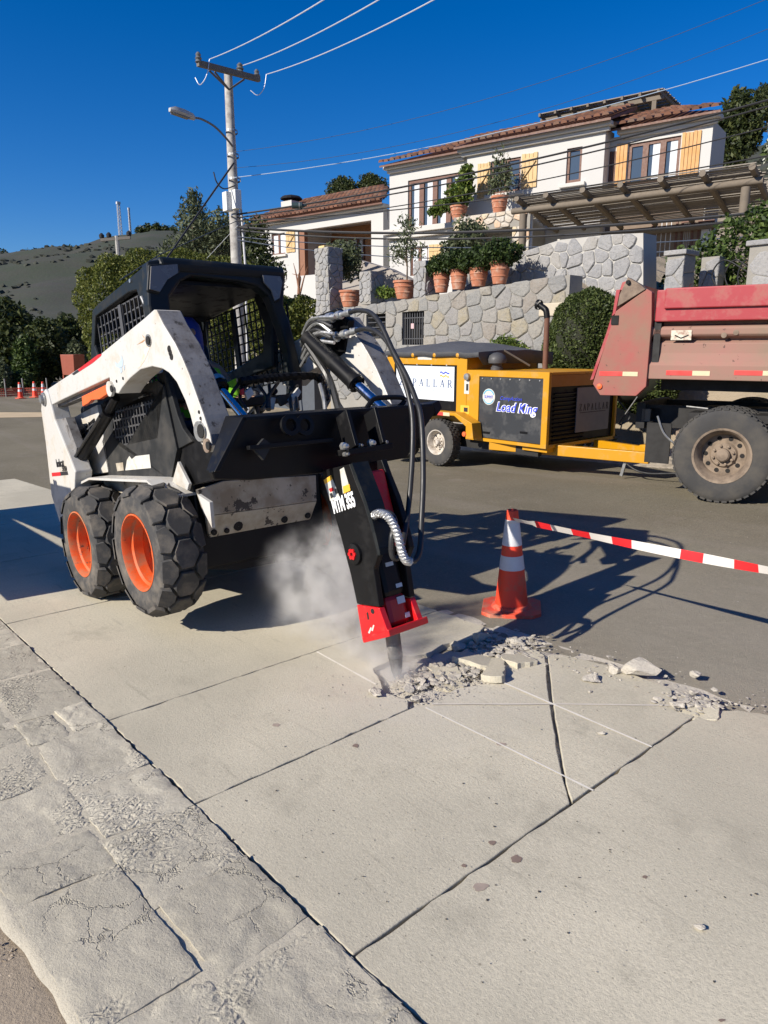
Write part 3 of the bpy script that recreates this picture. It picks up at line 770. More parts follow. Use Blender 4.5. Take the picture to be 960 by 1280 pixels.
for row, (ya, yb) in enumerate(((0.345, 0.632), (0.642, 0.944))):
    x = -7.9 + row * 0.17
    while x < 0.1:
        w = rnd.choice((0.26, 0.34, 0.40, 0.46, 0.55)); sd_ += 1
        lean = rnd.uniform(-.03, .03)
        yj = rnd.uniform(-.02, .02)
        if row == 0: c = [(x, border_y0(x) + .01), (x + w, border_y0(x + w) + .01), (x + w + lean, yb + yj), (x + lean, yb + yj)]
        else: c = [(x, ya + yj), (x + w, ya + yj), (x + w + lean, yb), (x + lean, yb)]
        if w < 0.3 and row == 1:
            ym = (ya + yb) / 2
            border_stone([c[0], c[1], (x + w, ym - .008), (x, ym - .008)], sd_); sd_ += 40
            border_stone([(x, ym + .008), (x + w, ym + .008), c[2], c[3]], sd_); sd_ += 1
        else: border_stone(c, sd_)
        x += w + rnd.uniform(0.004, 0.011)
# earth beside the border
n1, n2 = 150, 60; vs = []
for j in range(n2):
    for i in range(n1):
        X = -8 + 9.5 * i / (n1 - 1); Y = -1.4 + 1.78 * j / (n2 - 1)
        vs.append(W(X, Y, -0.016 + 0.014 * noise.fractal(Vector((X * 5, Y * 5, 1)), 1.0, 2.0, 4) - 0.004))
MB().add(vs, [(j * n1 + i, j * n1 + i + 1, (j + 1) * n1 + i + 1, (j + 1) * n1 + i) for j in range(n2 - 1) for i in range(n1 - 1)]).build('dirt_verge', M_DIRT, smooth=True, kind='structure').matrix_world = walk.matrix_basis
# gravel shoulder on the far side of the street
n1, n2 = 60, 14; vs = []
for j in range(n2):
    for i in range(n1):
        X = -14 + 20 * i / (n1 - 1); Y = 9.85 + 0.15 * nz(X, 0, 0, 1.1) + 2.2 * j / (n2 - 1)
        vs.append((X, Y, zg(X) - 0.045 + 0.05 * sstep(0, .3, j / (n2 - 1)) + 0.03 * nz(X, Y, 0, 3)))
MB().add(vs, [(j * n1 + i, j * n1 + i + 1, (j + 1) * n1 + i + 1, (j + 1) * n1 + i) for j in range(n2 - 1) for i in range(n1 - 1)]).build('gravel_shoulder', mat("pale_gravel", (0.46, 0.40, 0.31), 0.95, var=0.3, vs=9, dirt=(0.27, 0.23, 0.17), damt=0.4, ds=7, bmp=0.9, bs=20, bd=0.04, rand=False), smooth=True, kind='structure')

# ---- far hills
def ridge_y(x):
    pts = [(-700, 330), (-200, 322), (0, 318), (60, 317), (110, 313), (140, 304), (170, 296), (200, 291), (240, 297), (320, 300), (500, 290), (760, 240), (930, 190), (1400, 220)]
    for (a, b), (c, d) in zip(pts[:-1], pts[1:]):
        if a <= x <= c: return b + (d - b) * (x - a) / (c - a)
    return 300
cols = [-700 + 20 * i for i in range(106)]; rows = 34; vs = []
for x in cols:
    d = ray(x, 435); d.z = 0; d.normalize()
    t = ray(x, ridge_y(x)); el = t.z / math.hypot(t.x, t.y)
    for j in range(rows):
        u = j / (rows - 1); r = 130 + 650 * u
        zz = -3 + (HCAM + el * 640 + 3) * (sstep(0.0, 0.80, u) * 0.75 + 0.25 * u / 0.8 if u < 0.8 else 1 - (u - 0.8) * 1.0)
        q = CO + d * r
        k = 0.3 if abs(u - .8) < .07 else 1.0
        zz += k * 7 * sstep(0, .2, u) * noise.fractal(Vector((q.x * .012, q.y * .012, 0)), 1.0, 2.0, 4) + (0.8 * nz(q.x, q.y, 0, .05))
        vs.append((q.x, q.y, zz))
hills_v = vs
MB().add(vs, [(i * rows + j, (i + 1) * rows + j, (i + 1) * rows + j + 1, i * rows + j + 1) for i in range(len(cols) - 1) for j in range(rows - 1)]).build('hills', mat("scrubby_hill", (0.050, 0.047, 0.036), 0.95, var=0.5, vs=0.14, dirt=(0.034, 0.043, 0.022), damt=0.6, ds=0.035, bmp=0.5, bs=0.5, bd=0.6, rand=False), smooth=True, kind='structure')
def blob_mesh(name, items, material, kind, seed):
    ico = bmesh.new(); bmesh.ops.create_icosphere(ico, subdivisions=1, radius=1); iv = np.array([v.co[:] for v in ico.verts]); fi = [tuple(v.index for v in f.verts) for f in ico.faces]; ico.free()
    rng = np.random.default_rng(seed); mb = MB()
    for (x, y, z, r) in items:
        v = iv * (1 + 0.35 * rng.normal(size=(len(iv), 1)) * 0.6) * np.array([r, r, r * 0.75]) + np.array([x, y, z])
        mb.add([tuple(q) for q in v], fi)
    return mb.build(name, material, kind=kind, fix=False, smooth=False)
rng_ = random.Random(3); it = []
for _ in range(8000):
    i = rng_.randrange(0, len(cols) - 1); j = rng_.randrange(3, 28); a = hills_v[i * rows + j]; b = hills_v[(i + 1) * rows + j + 1]
    t = rng_.random(); s_ = rng_.random()
    c = hills_v[(i + 1) * rows + j]; d = hills_v[i * rows + j + 1]
    q = [(a[k] * (1 - t) + c[k] * t) * (1 - s_) + (d[k] * (1 - t) + b[k] * t) * s_ for k in range(3)]
    if noise.noise(Vector((q[0] * .012, q[1] * .012, 5))) < -0.05 + rng_.uniform(-.2, .2) and j < 25: continue
    it.append((q[0], q[1], q[2], rng_.uniform(.8, 2.3) * (0.6 + j / 40)))
blob_mesh('hill_scrub', it, mat("hill_scrub_green", (0.034, 0.037, 0.025), 0.9, var=0.5, vs=0.05, rand=False), 'stuff', 4)
# ================================================================== HOUSES, WALLS, POLE, TREES
def panel_wall(mb, x0, x1, z0, z1, y0, y1, holes=()):
    xs_ = sorted({x0, x1} | {h[i] for h in holes for i in (0, 2)}); zs_ = sorted({z0, z1} | {h[i] for h in holes for i in (1, 3)})
    for a, b in zip(xs_[:-1], xs_[1:]):
        run = None
        for c, d in zip(zs_[:-1], zs_[1:]):
            m_ = ((a + b) / 2, (c + d) / 2)
            if any(h[0] < m_[0] < h[2] and h[1] < m_[1] < h[3] for h in holes):
                if run: mb.lim((a, y0, run[0]), (b, y1, run[1])); run = None
            else: run = (run[0], d) if run else (c, d)
        if run: mb.lim((a, y0, run[0]), (b, y1, run[1]))
def window(parent, x0, x1, z0, z1, y, leaves_=2, fw=0.07, curtain=True, rail=None, bars=False, name='window'):
    mb = MB()
    mb.ring([(x0, y, z0), (x1, y, z0), (x1, y, z1), (x0, y, z1)], [(x0 + fw, y, z0 + fw), (x1 - fw, y, z0 + fw), (x1 - fw, y, z1 - fw), (x0 + fw, y, z1 - fw)], (0, 0.09, 0))
    for k in range(1, leaves_):
        x = x0 + (x1 - x0) * k / leaves_; mb.lim((x - fw * 0.9, y - 0.012, z0 + fw), (x + fw * 0.9, y + 0.07, z1 - fw))
    if rail: mb.lim((x0 + fw, y + 0.01, z0 + (z1 - z0) * rail - 0.02), (x1 - fw, y + 0.06, z0 + (z1 - z0) * rail + 0.02))
    f = mb.build(name, M_WOODF, parent)
    w = (x1 - x0) / leaves_
    for k in range(leaves_):
        a, b = x0 + k * w + fw, x0 + (k + 1) * w - fw
        MB().lim((a, y + 0.045, z0 + fw), (b, y + 0.057, z1 - fw)).build('pane', M_GLASS, f)
        if curtain and (curtain is True or k in curtain):
            n = 14; vs = []
            for i in range(n + 1):
                x = a + (b - a) * (0.35 if curtain is not True else 0.0) + (b - a) * (0.65 if curtain is not True else 1.0) * i / n
                yy = y + 0.035 + 0.008 * math.sin(i * 2.1)
                vs += [(x, yy, z0 + fw), (x, yy, z1 - fw)]
            MB().add(vs, [(2 * i, 2 * i + 2, 2 * i + 3, 2 * i + 1) for i in range(n)]).build('curtain', M_CURT, f, smooth=True)
    return f
def shutter(parent, x0, x1, z0, z1, y, n, m, brace=True, ang=0.0, name='shutter'):
    mb = MB(); w = (x1 - x0) / n
    for k in range(n): mb.lim((x0 + k * w + 0.008, y, z0 + 0.01 * (k % 2)), (x0 + (k + 1) * w - 0.008, y + 0.035, z1 - 0.012 * (k % 3)))
    if brace:
        for z in (z0 + 0.18 * (z1 - z0), z0 + 0.82 * (z1 - z0)): mb.lim((x0 + 0.02, y - 0.022, z - 0.05), (x1 - 0.02, y - 0.001, z + 0.05))
        mb.bar((x0 + 0.05, y - 0.013, z0 + 0.24 * (z1 - z0)), (x1 - 0.05, y - 0.013, z0 + 0.76 * (z1 - z0)), 0.02, 0.08, up=(0, 1, 0))
    return mb.build(name, m, parent)
def tiled_roof(parent, x0, x1, y0, y1, z0, pitch, over=0.0, seed=1, px=0.29, py=0.42, hl=0.0, hr=0.0):
    """barrel tiles climbing from the eave (y0, z0) back to y1"""
    rnd = random.Random(seed); mb = MB(); c, s = math.cos(pitch), math.sin(pitch); L = (y1 - y0) / c; seg = 5
    nx, ny = int((x1 - x0) / px), int(L / py)
    px = (x1 - x0) / nx
    for r in range(ny):
        for k in range(nx):
            xc = x0 + (k + 0.5) * px + rnd.uniform(-.012, .012); run = r * py * c
            if xc < x0 + run * hl or xc > x1 - run * hr: continue
            a, b = r * py - (0.05 if r == 0 else 0), (r + 1) * py + 0.07; lift = rnd.uniform(0, .015) + 0.03
            vs = []
            for t, rad, up in ((a, px * 0.42, lift + 0.03), (b, px * 0.33, lift)):
                for q in range(seg + 1):
                    th = math.pi * q / seg; X = xc - math.cos(th) * rad; n_ = math.sin(th) * rad * 0.85 + up
                    vs.append((X, y0 + t * c - n_ * s, z0 + t * s + n_ * c))
            m = seg + 1
            fs = [(q, q + 1, m + q + 1, m + q) for q in range(seg)] + [tuple(range(m - 1, -1, -1))]
            mb.add(vs, fs)
    o = mb.build('roof_tiles', M_TILE, parent, fix=False); o['kind'] = 'stuff'
    MB().prism([(x0, y0 + 0.04, z0 - 0.02), (x0, y1, z0 + (y1 - y0) * math.tan(pitch) - 0.02), (x0, y1, z0 + (y1 - y0) * math.tan(pitch) - 0.14), (x0, y0 + 0.04, z0 - 0.10)], (x1 - x0, 0, 0)).build('roof', M_WOODF, parent) if not (hl or hr) else MB().add([(x0, y0 + .04, z0 - .05), (x1, y0 + .04, z0 - .05), (x1 - hr * (y1 - y0), y1, z0 + (y1 - y0) * math.tan(pitch) - .05), (x0 + hl * (y1 - y0), y1, z0 + (y1 - y0) * math.tan(pitch) - .05), (x0, y0 + .04, z0 - .12), (x1, y0 + .04, z0 - .12), (x1 - hr * (y1 - y0), y1, z0 + (y1 - y0) * math.tan(pitch) - .15), (x0 + hl * (y1 - y0), y1, z0 + (y1 - y0) * math.tan(pitch) - .15)], [(0, 1, 2, 3), (0, 4, 5, 1), (1, 5, 6, 2), (2, 6, 7, 3), (3, 7, 4, 0), (4, 7, 6, 5)]).build('roof', M_WOODF, parent)

# ---------------------------------------------------------------- big white house on the terrace
HP = Plane(dep(487, 212, 31).xy.to_3d(), 12)
house = thing('white_house', 'large white two storey house with clay tiled roof and golden wooden shutters', 'house', HP.p, (0, 0, R(12)))
hp = HP.px
zL = hp(487, 214).z; xM = hp(584, 200, -0.55).x; zM = hp(584, 192, -0.55).z; xR = hp(757, 168, -0.55).x; xE = hp(892, 153).x; zR = hp(892, 150).z
gl0 = 3.2
def hbox(x0, y0, x1, y1, off=0.0):
    a, b = hp(x0, y0, off), hp(x1, y1, off); return (min(a.x, b.x), min(a.z, b.z), max(a.x, b.x), max(a.z, b.z))
def hx(px_, py_a, py_b, px2, off=0.0):         # window rectangle from left x/top y/bottom y/right x in the photo
    a = hp(px_, py_a, off); b = hp(px_, py_b, off); c = hp(px2, py_a, off)
    return (a.x, b.z, c.x, a.z)
wl = hx(510, 226, 288, 578)
g1 = hx(513, 309, 345, 535)
w2 = hx(614, 202, 243, 651, -0.55)
w3 = hx(709, 186, 229, 728, -0.55)
wr = hx(786, 180, 232, 851)
mb = MB()
panel_wall(mb, 0.0, xM, gl0, zL, 0.0, 0.3, [wl, g1])
panel_wall(mb, xM, xR, gl0, zM, -0.55, -0.25, [w2, w3])
panel_wall(mb, xR, xE, gl0, zR, 0.0, 0.3, [wr])
mb.lim((xM, -0.25, gl0), (xM + 0.3, 0.3, zM)); mb.lim((xR - 0.3, -0.25, gl0), (xR, 0.3, zM))
mb.lim((xE - 0.3, 0.3, gl0), (xE, 1.5, zR)); mb.lim((xE - 2.0, 1.5, gl0), (xE - .003, 1.8, zR)); mb.lim((xE - 2.3, 1.5, gl0), (xE - 2.003, 8, zR)); mb.lim((0, 0.3, gl0), (0.3, 8, zL)); mb.lim((0.3, 7.7, gl0), (xE - 2.3, 8, zR))
mb.build('wall', M_WALLW, house)
MB().lim((0.35, 0.62, gl0), (xE - 0.35, 0.66, zL - 0.1)).build('room_dark', mat("dim_interior", (0.05, 0.045, 0.04), 0.9), house)
window(house, *[wl[i] for i in (0, 2, 1, 3)], 0.06, 4, 0.13, (0, 1, 2, 3))
window(house, *[g1[i] for i in (0, 2, 1, 3)], 0.06, 2, 0.08, True)
window(house, *[w2[i] for i in (0, 2, 1, 3)], -0.49, 2, 0.08, False, 0.5)
window(house, *[w3[i] for i in (0, 2, 1, 3)], -0.49, 1, 0.10, False)
window(house, *[wr[i] for i in (0, 2, 1, 3)], 0.06, 3, 0.11, (1, 2))
for (a, b, off, n, m) in (((597, 205, 248, 613), 0, -0.60, 4, M_SHUT2), ((652, 193, 236, 672), 0, -0.60, 4, M_SHUT2), ((853, 166, 221, 877), 0, -0.05, 5, M_SHUT)):
    q = hx(*a, off); shutter(house, q[0], q[2], q[1], q[3], off, n, m, brace=(off < -.3))
q = hx(771, 180, 234, 785, -0.05); shutter(house, q[0], q[2], q[1], q[3], -0.05, 3, M_SHUT, False)
q = hx(757, 190, 236, 770, -0.03); shutter(house, q[0] + .02, q[2], q[1], q[3], -0.03, 3, M_WOODF, False)
q = hx(536, 306, 345, 553, -0.05); shutter(house, q[0], q[2], q[1], q[3], -0.05, 3, M_SHUT2)
for q, off in ((w2, -.55), (w3, -.55)):
    MB().lim((q[0] - 0.2, off - 0.14, q[1] - 0.16), (q[2] + 0.2, off - 0.002, q[1] - 0.03)).build('sill', M_TRIM, house, bevel=0.02)
led = hp(540, 283)
MB().lim((-0.1, -0.35, led.z - 0.2), (xM - 0.02, -0.002, led.z + 0.02)).lim((-0.05, -0.2, led.z - 0.38), (xM - 0.02, -0.003, led.z - 0.203)).build('ledge', M_TRIM, house, bevel=0.02)
# eaves: moulding, then tiles
for (x0, x1, y, z) in ((-0.15, xM - 0.32, 0.0, zL), (xM - 0.3, xR + 0.28, -0.55, zM), (xR + 0.3, xE + 0.25, 0.0, zR - 0.004)):
    MB().lim((x0, y - 0.30, z + 0.005), (x1, y + 0.25, z + 0.16)).lim((x0 + 0.1, y - 0.15, z - 0.13), (x1 - 0.1, y - 0.003, z + 0.003)).build('cornice', M_TRIM, house, bevel=0.03)
    tiled_roof(house, x0 - (0.75 if x0 > xR else 0.05), x1 + 0.05, y - 0.52, y + (2.1 if y < 0 else 2.5), z + 0.20, R(20), seed=int(x0 * 7) + 3, hl=1.0 if x0 < 0 else 0.0, hr=0.9 if x0 > xR else 0.0)
# lower apron under the right bay (top of the pergola wall)
ap = hp(820, 232, -0.06)
MB().lim((xR + 0.02, -0.12, ap.z - 0.62), (xE + 0.15, -0.004, ap.z - 0.12)).build('parapet', M_WALLW, house)
# glazed doors below the pergola, wall darkened to paint in its shade
a = hp(815, 292, -0.03); b = hp(872, 292, -0.03)
for (p0_, p1_, cur) in ((815, 848, True), (852, 868, True), (873, 893, True)):
    q = hx(p0_, 276, 350, p1_, -0.05); window(house, q[0], q[2], q[1], q[3], -0.05, 1, 0.07, cur, None, name='glazed_door')
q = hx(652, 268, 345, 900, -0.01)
MB().lim((q[0], -0.02, q[1]), (xE - 0.05, -0.004, q[3])).build('shaded_wall', mat("pergola_shade_wall", (0.20, 0.15, 0.11), 0.9), house)  # dark brown sheet stands in for the pergola's shade on the wall
# log pergola with cane roof in front of the right bay
PO = -3.4
perg = thing('log_pergola', 'log pergola with cane slats in front of the white house', 'pergola', HP.p, (0, 0, R(12)))
pa, pb = hp(640, 269, PO), hp(955, 220, PO)
zb = (pa.z + pb.z) / 2; DROP = -0.60
def pz(y): return DROP * (y - PO) / (-0.25 - PO)
mb = MB(); mb.tube([(pa.x, PO, zb), (pb.x, PO, zb)], 0.10, 10); mb.build('beam', M_LOG, perg, smooth=True)
MB().tube([(pa.x + .2, -0.25, zb + pz(-.25)), (pb.x, -0.25, zb + pz(-.25))], 0.10, 8).build('beam', M_LOG, perg, smooth=True)
for xx in (653, 689, 734, 780, 829, 880, 940):
    q = hp(xx, 250, PO); MB().tube([(q.x, PO - 0.45, zb + 0.22 + pz(PO - .45)), (q.x + 0.05, -0.2, zb + 0.22 + pz(-.2))], [0.095, 0.085], 8).build('rafter', M_LOG, perg, smooth=True)
rnd = random.Random(8)
k = 0
yy = PO - 0.35
while yy < -0.3:
    MB().box(((pa.x + pb.x) / 2 + rnd.uniform(-.1, .1), yy, zb + 0.33 + pz(yy) + rnd.uniform(-.015, .015)), (pb.x - pa.x - 0.2, 0.05, 0.03), Matrix.Rotation(rnd.uniform(-.006, .006), 3, 'Z')).build('cane_slat', M_REED, perg)
    yy += rnd.uniform(0.062, 0.10)
for xx, yb_ in ((655, 330), (931, 285)):
    q = hp(xx, 250, PO); MB().tube([(q.x, PO, gl0 - 0.5), (q.x, PO, zb - 0.12)], 0.13, 10).build('post', M_LOG, perg, smooth=True)
q = hp(661, 250, PO); MB().tube([(q.x, PO + .3, gl0 - 0.5), (q.x, PO + .3, zb - 0.1)], 0.05, 8).build('post', M_TRIM, perg, smooth=True)
q = hp(931, 250, PO); MB().bar((q.x + 0.2, PO + 0.1, zb - 1.1), (q.x + 1.3, PO + 0.1, zb - 0.05), 0.1, 0.12).build('brace', M_LOG, perg)
# roof-top cane canopy
RB, RT_ = 2.0, 4.5
can = thing('roof_canopy', 'weathered cane canopy standing on the tiled roof', 'canopy', HP.p, (0, 0, R(12)))
ct0, ct1 = hp(675, 140, RB), hp(829, 114, RB); zt2 = (ct0.z + ct1.z) / 2; xa_, xb_ = ct0.x, ct1.x
yy = RB; k = 0
while yy < RT_:
    MB().box(((xa_ + xb_) / 2 + .03 * (k % 2), yy, zt2 + .012 * (k % 3)), (xb_ - xa_, .10, .03)).build('cane_slat', M_REED, can); yy += .125; k += 1
for i in range(8):
    x = xa_ + .1 + (xb_ - xa_ - .2) * i / 7; MB().bar((x, RB - .25, zt2 - .10), (x, RT_ + .1, zt2 - .10), .09, .12).build('rafter', M_LOG, can)
for y_ in (RB + .05, RT_ - .1): MB().lim((xa_, y_, zt2 - .31), (xb_, y_ + .12, zt2 - .17)).build('beam', M_LOG, can)
for x in (xa_ + 0.3, xb_ - 0.4):
    for y_ in (RB + .06, RT_ - .09): MB().lim((x, y_, zL + .3), (x + .16, y_ + .1, zt2 - .312)).build('post', M_LOG, can)
# stone balcony and dark arch
SO = -1.9
bal = thing('stone_balcony', 'patchy stone balcony with dark arch below the shuttered window', 'balcony', HP.p, (0, 0, R(12)))
b0, b1 = hp(567, 281, SO), hp(652, 266, SO); bt = (b0.z + b1.z) / 2 + 0.22; bz = hp(590, 300, SO).z + 0.35
a0, a1 = hp(588, 300, SO), hp(640, 300, SO)
mb = MB(); panel_wall(mb, b0.x, b1.x + .35, gl0 - 0.6, bt - 0.03, SO, -0.58, [(a0.x, gl0 - 0.6, a1.x, hp(610, 287, SO).z)])
mb.build('masonry_core', M_JOINT, bal)
cells = voronoi_cells([(b0.x, hp(610, 287, SO).z + 0.02), (b1.x + .35, hp(610, 287, SO).z + .02), (b1.x + .35, bt - .03), (b0.x, bt - .03)], 0.42, 0.26, 0.03, 4)
M_STONEW = stone_mat("warm_stone", [(0.52, 0.42, 0.30), (0.55, 0.50, 0.42), (0.58, 0.37, 0.22), (0.50, 0.44, 0.36), (0.56, 0.45, 0.27), (0.49, 0.46, 0.41)], (0.55, 0.50, 0.42))
lay_stones(bal, cells, 3, 0.05, y0=SO, material=M_STONEW)
cells = voronoi_cells([(a1.x, gl0 - .6), (b1.x + .35, gl0 - .6), (b1.x + .35, hp(610, 287, SO).z), (a1.x, hp(610, 287, SO).z)], 0.35, 0.3, 0.03, 5)
lay_stones(bal, cells, 3, 0.05, y0=SO, material=M_STONEW)
# potted plants on the balcony
def pot(parent, r, h, name='pot', o=(0, 0, 0)):
    return MB().lathe([(0, 0), (0, r * 0.70), (h * 0.30, r * 0.84), (h * 0.32, r * 0.90), (h * 0.36, r * 0.90), (h * 0.38, r * 0.86), (h * 0.62, r * 0.96), (h * 0.64, r * 1.02), (h * 0.68, r * 1.02), (h * 0.70, r * 0.97), (h * 0.88, r), (h * 0.88, r * 1.1), (h, r * 1.1), (h, r * 0.98), (h * 0.9, r * 0.92), (h * 0.9, 0)], o, (0, 0, 1), 24).build(name, M_TERRA, parent, smooth=True)
def wpt(p, off=None):           # house-plane coordinates -> world
    return HP.p + HP.e * p.x + HP.n * p.y + Vector((0, 0, p.z))
q = hp(624, 266, SO + 0.35); w_ = wpt(q); w_.z = HP.p.z + bt - 0.03
pl = thing('potted_plant', 'tall wispy plant in a big red pot on the stone balcony', 'potted plant', w_)
pot(pl, 0.30, 0.62)
leaves('foliage', [((0, 0, 1.5), (.42, .42, .85)), ((-.3, 0, 1.1), (.3, .3, .5)), ((.25, 0, 1.15), (.35, .3, .55))], 900, 0.07, L_OLIVE, pl, 5, 0.1)
limb_tree(pl, 0.9, 0.02, [(0, 0, 1.9), (-.3, 0, 1.3), (.3, 0, 1.4)], 5, name='stem')
q = hp(573, 281, SO + 0.5); w_ = wpt(q); w_.z = HP.p.z + bt - 0.03
pl = thing('potted_lemon_tree', 'leafy bright green potted tree at the left end of the stone balcony', 'potted plant', w_)
pot(pl, 0.32, 0.5)
leaves('foliage', [((0.1, 0, 1.0), (.62, .5, .5)), ((.35, 0, 1.5), (.35, .3, .5)), ((-.6, 0, .62), (.7, .4, .26)), ((-1.2, 0, .5), (.4, .3, .2))], 1500, 0.11, L_LEMON, pl, 8, 0.2)
limb_tree(pl, 0.8, 0.03, [(.3, 0, 1.5), (-.5, 0, .7)], 8, name='stem')

# ---------------------------------------------------------------- smaller white house to the left
H2 = Plane(dep(325, 283, 39).xy.to_3d(), 10)
h2 = thing('small_white_house', 'low white house with porch, clay tiled roof and square chimney', 'house', H2.p, (0, 0, R(10)))
def h2x(px_, ya, yb_, px2, off=0.0):
    a = H2.px(px_, ya, off); b = H2.px(px_, yb_, off); c = H2.px(px2, ya, off); return (a.x, b.z, c.x, a.z)
z2 = H2.px(400, 272).z; x2e = H2.px(479, 262).x; x2c = H2.px(464, 270).x; xp0 = H2.px(372, 280).x; zp = H2.px(420, 275).z - 0.25
w1 = h2x(339, 293, 319, 356); zf = H2.px(395, 343).z
mb = MB()
panel_wall(mb, -0.6, xp0, 1.5, z2, 0, 0.3, [w1]); mb.lim((xp0, 0, zp), (x2e, 0.3, z2)); mb.lim((x2c, 0, 1.5), (x2e, 0.35, zp)); mb.lim((xp0, 0.0, 1.5), (x2c, 0.3, zf))
mb.lim((x2e - .3, 0.35, 1.5), (x2e, 8, z2)); mb.lim((xp0 - .3, 0.3, 1.5), (xp0, 3, z2)); mb.lim((xp0, 0.3, z2 - 0.1), (x2e - .3, 3.0, z2))
mb.build('wall', M_WALLW, h2)
MB().lim((xp0, 2.6, 1.5), (x2e - .3, 2.75, z2 - .1)).build('porch_wall', mat("ochre_wall", (0.42, 0.22, 0.11), 0.9, var=0.15), h2)
window(h2, w1[0], w1[2], w1[1], w1[3], 0.08, 2, 0.07, True)
q = h2x(357, 290, 316, 368, -0.05); shutter(h2, q[0], q[2], q[1], q[3], -0.05, 3, M_SHUT2)
MB().lim((w1[0] - .15, -0.14, w1[1] - .14), (w1[2] + .15, -0.003, w1[1] - .03)).build('sill', M_TRIM, h2)
a, b = H2.px(408, 290, 2.5), H2.px(457, 318, 2.5)
for i in range(3):
    xx = a.x + (b.x - a.x) * i / 3; window(h2, xx, xx + (b.x - a.x) / 3 - 0.12, zf + 0.15, zp - 0.25, 2.5, 2, 0.09, True)
q = H2.px(372, 300, 0.4); MB().lim((xp0 + .05, 0.05, zf), (xp0 + .42, 0.3, zp)).build('porch_post', mat("red_brown_wood", (0.24, 0.11, 0.06), 0.7, var=.2), h2)
MB().lim((-0.75, -0.28, z2 + 0.005), (x2e + .2, 0.3, z2 + .16)).build('cornice', M_TRIM, h2, bevel=0.03)
tiled_roof(h2, -0.8, x2e + .3, -0.5, 4.6, z2 + .2, R(21), seed=9, hr=.8)
c = H2.px(358, 262, 1.6)
MB().lim((c.x - .42, 1.6, z2), (c.x + .42, 2.4, H2.px(358, 251, 1.6).z)).build('chimney', M_WALLW, h2)
MB().lathe([(0, 0.60), (0.06, 0.62), (0.16, 0.5), (0.26, 0.05)], (c.x, 2.0, H2.px(358, 251, 1.6).z + 0.12), (0, 0, 1), 16).lim((c.x - .1, 1.9, H2.px(358, 251, 1.6).z), (c.x + .1, 2.1, H2.px(358, 251, 1.6).z + .13)).build('chimney_cap', M_IRON, h2)

# ---------------------------------------------------------------- stone retaining walls
LY, UY = 12.0, 13.15
def wy(x, y, Y=LY):
    q = gy(x, y, Y); return (q.x, q.z)
lw = thing('lower_stone_wall', 'grey rubble stone retaining wall with black gate behind the yellow trailer', 'stone wall', (0, LY, 0))
A = wy(411, 388); B = wy(712, 342)
gate = wy(502, 390) + wy(529, 431); gate = (gate[0], gate[3], gate[2], gate[1])
grl = wy(457, 393) + wy(482, 423); grl = (grl[0], grl[3], grl[2], grl[1])
out = [(A[0], 0.25), (B[0], 0.25), B, A]
mb = MB()
# core: strips between the openings, following the sloping top
def top_at(x): return A[1] + (B[1] - A[1]) * (x - A[0]) / (B[0] - A[0]) - 0.02
def strip(x0, x1, z0a, z1f):
    mb.prism([(x0, 0.02, z0a), (x1, 0.02, z0a), (x1, 0.02, z1f(x1)), (x0, 0.02, z1f(x0))], (0, 0.42, 0))
strip(A[0], grl[0], -0.5, top_at); strip(grl[2], gate[0], -0.5, top_at); strip(gate[2], B[0], -0.5, top_at)
for h in (grl, gate):
    strip(h[0], h[2], h[3], top_at); strip(h[0], h[2], -0.5, lambda x, h=h: h[1])
mb.build('mortar_core', M_JOINT, lw)
lay_stones(lw, voronoi_cells(out, 0.38, 0.29, 0.016, 21, (grl, gate)), 6, 0.035, y0=0.02)
for (h, nb, nm) in ((grl, 3, 'window_grille'), (gate, 9, 'gate')):
    o_ = MB().lim((h[0], 0.30, h[1]), (h[2], 0.34, h[3])).build(nm, M_DARKHOLE, lw)
    mb = MB()
    if nm == 'gate':
        for i in range(nb): x = h[0] + (h[2] - h[0]) * (i + .5) / nb; mb.lim((x - .013, 0.08, h[1]), (x + .013, 0.105, h[3]))
    for i in range(5 if nm != 'gate' else 2):
        z = h[1] + (h[3] - h[1]) * (i + .3) / (5 if nm != 'gate' else 1.6); mb.lim((h[0], 0.075, z - .012), (h[2], 0.11, z + .012))
    mb.build('iron_bars', mat("grey_iron", (0.06, 0.06, 0.062), 0.5), o_)
    if nm == 'gate': MB().lim((h[0] + .27, 0.06, h[1] + .38), (h[0] + .37, 0.074, h[1] + .5)).build('gate_notice', mat("pink_notice", (0.55, 0.38, 0.38), 0.6), o_)
uw = thing('upper_stone_wall', 'pale grey stone wall with curved top below the pergola', 'stone wall', (0, UY, 0))
U1 = [wy(560, 372, UY), wy(690, 392, UY), wy(803, 392, UY), wy(803, 291, UY), wy(760, 293, UY), wy(700, 299.5, UY), wy(648, 316, UY), wy(600, 345, UY)]
MB().prism([(x, 0.03, z) for x, z in U1], (0, 0.5, 0)).build('mortar_core', mat("white_mortar", (0.40, 0.385, 0.35), 0.95, var=.1), uw)
M_STONEP = stone_mat("pale_granite", [(0.24, 0.24, 0.24), (0.28, 0.275, 0.265), (0.26, 0.26, 0.255), (0.30, 0.285, 0.255), (0.235, 0.235, 0.235)], (0.33, 0.32, 0.305))
lay_stones(uw, voronoi_cells(U1, 0.32, 0.28, 0.02, 33), 7, 0.035, y0=0.03, material=M_STONEP)
q = wy(688, 345) + wy(702, 375)
MB().lim((q[0], -0.75, q[3] - .1), (q[2], -0.6, q[1])).build('dark_opening', M_IRON, uw)  # black block painted in for a shaded opening in the wall
